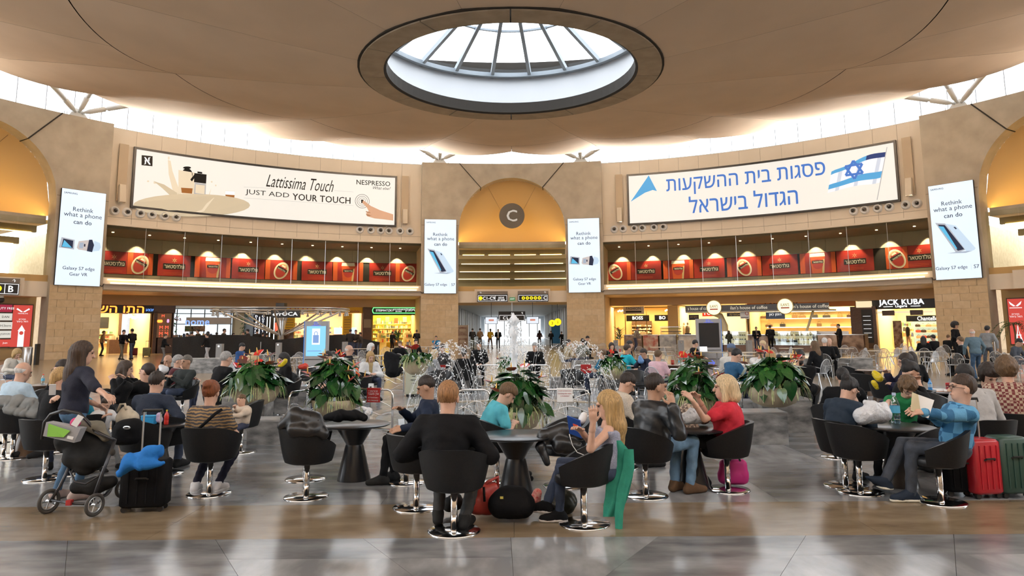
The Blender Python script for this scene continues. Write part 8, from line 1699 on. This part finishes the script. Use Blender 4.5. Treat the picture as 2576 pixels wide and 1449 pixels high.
blob('orange_bag', 'orange bag hanging under the wooden table left of the pool', 'bag', [[(897, 930, 15.6, .05), (900, 942, 15.6, .06)]], mat('orange cloth', (.75, .10, .02), .5), vox=.014, part='bag_body', floor_=False)
blob('blue_bag', 'pale blue bag held by the man in dark blue', 'bag', [[(1612, 908, 19.8, .09), (1610, 898, 19.8, .05)]], mat('blue plastic', (.12, .26, .52), .4), vox=.016, part='bag_body', floor_=False)
t = blob('tote_bag', 'cream tote bag beside the standing woman', 'bag', [[(310, 1050, 8.25, .09), (330, 1055, 8.25, .09)], [(318, 1035, 8.25, .06)]], cloth((.55, .50, .40)), part='bag_body', floor_=False); wtube(t, 'bag_handle', [(296, 1035, 8.2), (303, 1017, 8.2), (314, 1016, 8.2), (318, 1032, 8.2)], .014, cloth((.55, .50, .40)))
t = blob('black_backpack', 'black backpack with an oval mark on the chair behind the suitcase', 'backpack', [[(310, 1078, 7.95, .10), (335, 1075, 7.95, .10)], [(305, 1100, 7.95, .09), (335, 1098, 7.95, .09)]], coat, fold=.004, part='sack', floor_=False); wobj(MB().tube([at(319+8*cos(a*.5236), 1076+3.3*sin(a*.5236), 7.80) for a in range(12)], .007, 5, closed=True), 'oval_mark', m_alu, t)
# suitcases
def case(label, x, y, w, d, h, rz, m, tilt=0., handle=0., name='suitcase', soft=False):
    p = fl(x, y); t = thing(name, label, 'suitcase', p, rz)
    MB().rbox((0, 0, h/2+.05), (w, d, h), .05).obj('case_shell', m, t, True); M_ = m_dark
    for sx in (-1, 1):
        for sy in (-1, 1): MB().tube([(sx*(w/2-.05), sy*(d/2-.05)-.015, .03), (sx*(w/2-.05), sy*(d/2-.05)+.015, .03)], .03, 12).obj('wheel', M_, t)
    for k in range(4): MB().box((-w*.3+k*w*.2, -d/2-.004, h/2+.05), (.012, .01, h*.8)).obj('shell_rib' if not soft else 'seam', m, t)
    MB().tube([(-.06, -d/2-.01, h*.72), (-.05, -d/2-.03, h*.75), (.05, -d/2-.03, h*.75), (.06, -d/2-.01, h*.72)], .01, 6).obj('side_handle', M_, t)
    if handle:
        for sx in (-1, 1): MB().tube([(sx*.085, d*.25, h), (sx*.085, d*.25, h+handle)], .010, 6).obj('pull_rod', m_alu, t)
        MB().tube([(-.10, d*.25, h+handle-.02), (-.095, d*.25, h+handle+.015), (.095, d*.25, h+handle+.015), (.10, d*.25, h+handle-.02)], .016, 8).obj('pull_grip', M_, t)
    return t
case('black soft suitcase with a blue jacket over it beside the pushchair', 364, 1284, .45, .24, .46, .12, coat, handle=.52, soft=True)
blob('blue_jacket', 'bright blue jacket draped over the black suitcase', 'jacket', [[(302, 1190, 7.25, .05), (330, 1160, 7.25, .07), (370, 1150, 7.25, .07), (398, 1140, 7.25, .06)], [(375, 1135, 7.25, .06), (400, 1130, 7.25, .05)], [(355, 1170, 7.2, .05), (410, 1165, 7.2, .03)]], cloth((.02, .16, .50)), fold=.008, fr=24)
case('red hard suitcase behind the man in blue checks', 2472, 1250, .34, .26, .56, .15, mat('red shell', (.48, .02, .035), .28), handle=.45)
case('dark green hard suitcase at the right edge', 2542, 1248, .34, .26, .58, .1, mat('green shell', (.03, .075, .06), .4))
case('black suitcase between the man in blue and the red suitcase', 2415, 1245, .36, .26, .48, -.1, coat)
case('small black trolley case pulled by the man in the hoodie', 2507, 928, .42, .26, .55, .2, coat, handle=.6)
case('olive trolley case before the gadget shop', 368, 897, .5, .3, .6, .3, cloth((.16, .15, .07)), handle=.5)
case('dark red bag before the gadget shop', 335, 896, .5, .3, .55, .0, cloth((.12, .02, .02)))
# ---- bottles, cups, cans and small things
CLR = glass('clear plastic', (.80, .90, .95), .12)
def bottle(label, x, y, yt, Y, kind='clear', cap=(.5, .6, .8)):
    b_ = fl(x, y, .669 if Y == 'c' else .739); Y = b_.y; h = at(x, yt, Y).z-b_.z; t = thing('bottle', label, 'bottle', b_); r = h*.155
    m = {'clear': CLR, 'blue': mat('blue bottle', (.03, .22, .55), .15, coat=.5), 'white': mat('white bottle', (.70, .70, .72), .3), 'red': mat('red bottle', (.55, .03, .02), .3)}[kind]
    MB().lathe([(0, 0), (r*.9, 0), (r, h*.04), (r, h*.28), (r*.93, h*.31), (r, h*.34), (r, h*.62), (r*.75, h*.74), (r*.36, h*.86), (r*.33, h*.92), (0, h*.92)], 16, cap=False).obj('bottle_body', m, t, True)
    MB().lathe([(r*.4, h*.91), (r*.4, h), (0, h)], 12, cap=False).obj('bottle_cap', mat('cap %.2f %.2f %.2f' % cap, cap, .4), t)
    if kind != 'red': MB().lathe([(r*1.02, h*.34), (r*1.02, h*.58)], 16, cap=False).obj('bottle_label', mat('label '+kind, {'clear': (.10, .45, .70), 'blue': (.45, .60, .75), 'white': (.6, .5, .4)}[kind], .5), t)
    return t
bottle('large clear water bottle on the right table', 2254, 1064, 988, 'c'); bottle('blue water bottle on the table behind the boy in green', 2341, 985, 952, 'c', 'blue', (.02, .2, .5)); bottle('clear bottle with blue label at the right edge', 2543, 998, 963, 'c')
bottle('white drink bottle with red cap on the far wooden table', 2207, 930, 914, 'c', 'white', (.6, .05, .05)); bottle('white pump bottle on the table with the yellow bag', 2229, 946, 922, 'c', 'white', (.7, .7, .7)); bottle('clear bottle with red cap beside the bald man', 107, 967, 941, 'c', 'clear', (.7, .05, .03)); bottle('clear bottle on the table with red cups', 1708, 915, 903, 'c', 'clear')
t = bottle('red drinking bottle with a yellow lid on the left table', 418, 1068, 1031, 'c', 'red', (.72, .48, .02)); bottle('small clear bottle behind the blue box', 366, 1062, 1035, 'c', 'clear', (.3, .6, .5))
def cup(label, x, y, yt, Y, m, name='cup', cat='cup', taper=1.25):
    b_ = fl(x, y, .669 if Y == 'c' else .739); Y = b_.y; h = at(x, yt, Y).z-b_.z; r = h*.3; t = thing(name, label, cat, b_); MB().lathe([(0, 0), (r, 0), (r*taper, h*.94), (r*taper*1.05, h), (r*taper*.9, h), (r*.8, h*.1)], 16, cap=False).obj('cup_body', m, t, True); MB().lathe([(r*taper*1.02, h*.55), (r*taper*1.02, h*.6)], 16, cap=False).obj('cup_band', m_shelf, t); return t
cup('yellow paper cup beside the laughing woman', 2511, 1013, 990, 'c', mat('cup yellow', (.70, .42, .05), .5)); cup('clear plastic tumbler on the right table', 2258, 1066, 1046, 'c', CLR); cup('red soft drink can behind the boy in green', 2387, 984, 963, 'c', mat('can red', (.5, .02, .03), .3), 'can', 'can', 1.); cup('red can on the table beside the bald man', 127, 967, 953, 'c', MATS['can red'], 'can', 'can', 1.)
for i, (x, y) in enumerate(((1692, 917), (1722, 917), (1548, 885), (1560, 885))): cup('red and white paper cup, %s from the right of the jet' % ('third', 'fourth', 'first', 'second')[i], x, y, y-(11 if i < 2 else 7), 'c' if i < 2 else 'w', mat('cup red', (.55, .06, .05), .5))
p = fl(374, 1068, .669); t = thing('lunch_box', 'bright blue plastic lunch box on the left table', 'box', p); MB().rbox((0, 0, .05), (.16, .11, .095), .015).obj('box_body', mat('box blue', (.03, .30, .62), .4), t); MB().rbox((0, 0, .105), (.165, .115, .015), .015).obj('box_lid', mat('lid blue', (.06, .38, .70), .4), t)
blob('purple_bag', 'crumpled lilac plastic bag behind the red drinking bottle', 'bag', [[(402, 1055, 8.3, .04), (400, 1045, 8.3, .035)]], mat('lilac plastic', (.55, .45, .70), .35), vox=.008, fold=.006, fr=60, part='bag_body', floor_=False)
def slab(name, label, cat, x, y, Y, d, m, rx=0., rz=0., part='sheet', ry=0.):
    t = thing(name, label, cat, at(x, y, Y)); o = MB().box((0, 0, 0), d).obj(part, m, t); o.rotation_euler = (rx, ry, rz); return t
t = slab('tablet_computer', 'blue cased tablet held by the girl', 'tablet', 1446, 1074, 6.85, (.012, .15, .20), mat('case blue', (.015, .07, .32), .45), rx=.25, rz=.75, part='tablet_case', ry=-.45)
for k, c_ in enumerate(((.70, .08, .03), (.75, .35, .05), (.6, .6, .6))): o = MB().box((-.008, -.02, .03-.025*k), (.004, .06, .018)).obj('case_print', mat('case print %d' % k, c_, .5), t); o.rotation_euler = (.25, -.45, .75)
wtube(t, 'white_cable', [(1432, 1092, 6.8), (1440, 1120, 6.8), (1452, 1138, 6.78), (1472, 1146, 6.75), (1484, 1142, 6.72)], .004, m_white, 6)
blob('white_bag', 'small white and red paper bag held beside the tablet', 'bag', [[(1464, 1056, 6.95, .035), (1470, 1045, 6.95, .03)]], m_white, vox=.008, part='bag_body', floor_=False)
t = slab('paper', 'open booklet held by the man in blue checks', 'paper', 2322, 1022, 7.25, (.15, .004, .19), m_nwh, rx=-.15, rz=-.5, ry=.35, part='page'); o = MB().box((-.07, .02, .01), (.12, .004, .19)).obj('page', mat('page cream', (.62, .55, .36), .6), t); o.rotation_euler = (-.15, .35, .3)
t = thing('open_book', 'open book lying on the table behind the boy in green', 'book', fl(2363, 984, .669)); MB().box((-.075, 0, .02), (.15, .20, .035), 0, .3).obj('page_block', m_nwh, t); MB().box((.075, .03, .018), (.15, .20, .03), 0, .3).obj('page_block', m_nwh, t); MB().box((0, .015, .003), (.31, .215, .006), 0, .3).obj('cover', mat('cover orange', (.5, .2, .08), .5), t)
t = thing('laptop', 'silver laptop before the young man in black', 'laptop', fl(1772, 886, .739)); MB().box((0, 0, .01), (.34, .24, .02)).obj('keyboard', m_alu, t); MB().box((.0, .14, .13), (.34, .012, .23), rx=-.2).obj('lid', m_alu, t)
t = thing('caution_stand', 'yellow plastic stand with tissue roll beside the left spray', 'stand', fl(1123, 925)); MB().box((0, 0, .45), (.26, .2, .9), taper=.75).obj('stand_body', mat('stand yellow', (.75, .50, .02), .45), t); MB().lathe([(.08, .9), (.08, 1.12), (.03, 1.13)], 14).obj('tissue_roll', m_white, t); MB().box((0, -.1, .6), (.12, .02, .2)).obj('stand_print', m_gap, t)
t = thing('soap_dispenser', 'small white dispenser on a pedestal by the attention notice', 'dispenser', fl(932, 1052)); MB().box((0, 0, .62), (.10, .08, .17)).obj('dispenser_body', m_white, t); MB().tube([(0, 0, 0), (0, 0, .55)], .02, 8).obj('pedestal', m_chrome, t); MB().box((.0, -.045, .62), (.04, .01, .06)).obj('dispenser_window', m_dark, t)
slab('smartphone', 'phone held by the man in the navy sweater', 'phone', 1010, 1068, 8.45, (.07, .01, .14), mat('phone face', (.5, .6, .7), .2), rx=-.6, rz=.3, part='phone_body'); slab('smartphone', 'white phone held up behind the standing woman', 'phone', 132, 980, 8.62, (.07, .01, .14), m_white, rx=.4, rz=.5, part='phone_body'); slab('smartphone', 'phone held by the woman in purple', 'phone', 2244, 908, 13.6, (.08, .012, .15), m_white, rx=-.4, rz=.9, part='phone_body')
slab('grey_tray', 'pale tray on the brown table at the left edge', 'tray', 128, 1012, 9.6, (.26, .2, .012), mat('tray blue', (.40, .48, .58), .3), part='tray_plate')
slab('magazines', 'papers on the table before the man in the blue jacket', 'papers', 1872, 917, 16.5, (.3, .2, .02), m_nwh, rz=.2, part='paper_stack')
# ---- pushchair
S_ = thing('pushchair', 'black pushchair with a grey organiser bag and big spoked wheels', 'pushchair', fl(185, 1288)); m_fr = mat('pushchair frame', (.05, .05, .055), .35, metal=.5)
def wheel(x, y, Y, rpx, lean=.35):
    c_ = at(x, y, Y); r = rpx*Y/FPX; ax = Vector((cos(lean), -sin(lean), 0)); w = Vector((0, 0, 1)); q = ax.cross(w)
    ring = lambda rr: [c_+(q*cos(a*pi/14)+w*sin(a*pi/14))*rr for a in range(28)]
    o = wobj(MB().tube(ring(r*.86), r*.15, 8, closed=True), 'tyre', mat('rubber', (.06, .055, .05), .7), S_, True); wobj(MB().tube(ring(r*.66), r*.07, 6, closed=True), 'wheel_rim', m_alu, S_, True)
    b = MB(); b.tube([c_-ax*.025, c_+ax*.025], r*.16, 10)
    for k in range(5): a = k*1.2566; b.tube([c_, c_+(q*cos(a)+w*sin(a))*r*.68], r*.055, 5)
    wobj(b, 'wheel_hub', m_alu, S_)
wheel(123, 1261, 7.45, 29); wheel(238, 1270, 7.28, 27); wheel(262, 1226, 7.85, 24); wheel(310, 1228, 7.75, 23)
for pts, r in (([(178, 1165, 7.5), (150, 1225, 7.45), (126, 1262, 7.42)], .016), ([(290, 1105, 7.5), (262, 1180, 7.4), (232, 1262, 7.3)], .018), ([(130, 1258, 7.42), (175, 1266, 7.36), (236, 1268, 7.3)], .013), ([(176, 1185, 7.42), (188, 1212, 7.4), (215, 1218, 7.4), (252, 1195, 7.42)], .010), ([(245, 1265, 7.3), (280, 1228, 7.7)], .013)): wtube(S_, 'frame_tube', pts, r, m_fr)
wtube(S_, 'handle_bar', [(106, 1105, 7.55), (112, 1062, 7.55), (128, 1042, 7.5), (160, 1032, 7.45), (200, 1040, 7.45), (222, 1062, 7.45), (240, 1085, 7.45)], .017, cloth((.02, .02, .02), 'leather')); wtube(S_, 'handle_arm', [(240, 1085, 7.45), (275, 1102, 7.45), (290, 1108, 7.5)], .018, m_fr)
wobj(MB().box(at(175, 1264, 7.34), (.05, .05, .05)), 'brake_pedal', mat('pedal red', (.4, .03, .03), .5), S_)
for nm_, ch, m_, fo in (('seat', [[(165, 1110, 7.6, .11), (215, 1105, 7.6, .13), (262, 1120, 7.6, .10)], [(190, 1150, 7.55, .12), (240, 1150, 7.55, .12)], [(215, 1175, 7.55, .09)]], cloth((.016, .016, .018)), .006), ('basket', [[(195, 1225, 7.55, .07), (240, 1222, 7.55, .08), (280, 1212, 7.6, .06)]], cloth((.02, .02, .022)), .004), ('hood', [[(205, 1068, 7.5, .05), (245, 1075, 7.5, .055), (265, 1100, 7.5, .045)]], cloth((.17, .155, .12)), .006)):
    G = SDF()
    for run in ch:
        P_ = [(at(x, y, Y), r) for x, y, Y, r in run]
        for (a, ra), (b, rb) in zip(P_[:-1], P_[1:]): G.cap(a, b, ra, rb, .06)
        if len(P_) == 1: G.cap(P_[0][0], P_[0][0]+Vector((.001, 0, 0)), P_[0][1], P_[0][1], .06)
    v, f = G.mesh(.012, None, lambda X, Y, Z: fo*np.sin(X*30+Z*25)*np.sin(Z*30-Y*22)); o = link(nm_, join_mesh(nm_, [(v, f, 0)], [m_]), S_); o.location = -Vector(S_.location)
Q = [at(x, y, Y) for x, y, Y in ((116, 1062, 7.32), (203, 1078, 7.28), (186, 1114, 7.28), (108, 1097, 7.32))]
wobj(MB().poly(Q, .11, (0, -1, 0.)), 'organiser', mat('organiser grey', (.30, .30, .31), .8), S_); Q2 = [at(x, y, Y) for x, y, Y in ((122, 1066, 7.30), (176, 1084, 7.27), (160, 1100, 7.27), (118, 1098, 7.31))]; wobj(MB().poly(Q2, .006, (0, -1, 0)), 'organiser_print', mat('print green', (.22, .50, .06), .7), S_); wobj(MB().poly([at(x, y, 7.25) for x, y in ((170, 1096), (185, 1099), (182, 1106), (168, 1103))], .004, (0, -1, 0)), 'organiser_tag', m_white, S_)
wobj(MB().poly([at(x, y, 7.3) for x, y in ((196, 1043), (210, 1050), (192, 1075), (178, 1068))], .01, (0, -1, 0)), 'white_label', m_white, S_); wobj(MB().ball(at(190, 1063, 7.38), .05), 'pink_cloth', mat('pink wool', (.55, .04, .16), .8), S_, True); wobj(MB().ball(at(283, 1138, 7.38), (.03, .015, .035)), 'frame_badge', m_gap, S_, True)

t = thing('shoulder_strap', 'black bag strap across the back of the woman in the patterned top', 'strap', fl(520, 1240)+Vector((0, 0, .8))); wtube(t, 'strap_band', [(558, 1030, 8.12), (540, 1042, 8.06), (515, 1065, 8.04), (496, 1082, 8.06)], .018, coat)
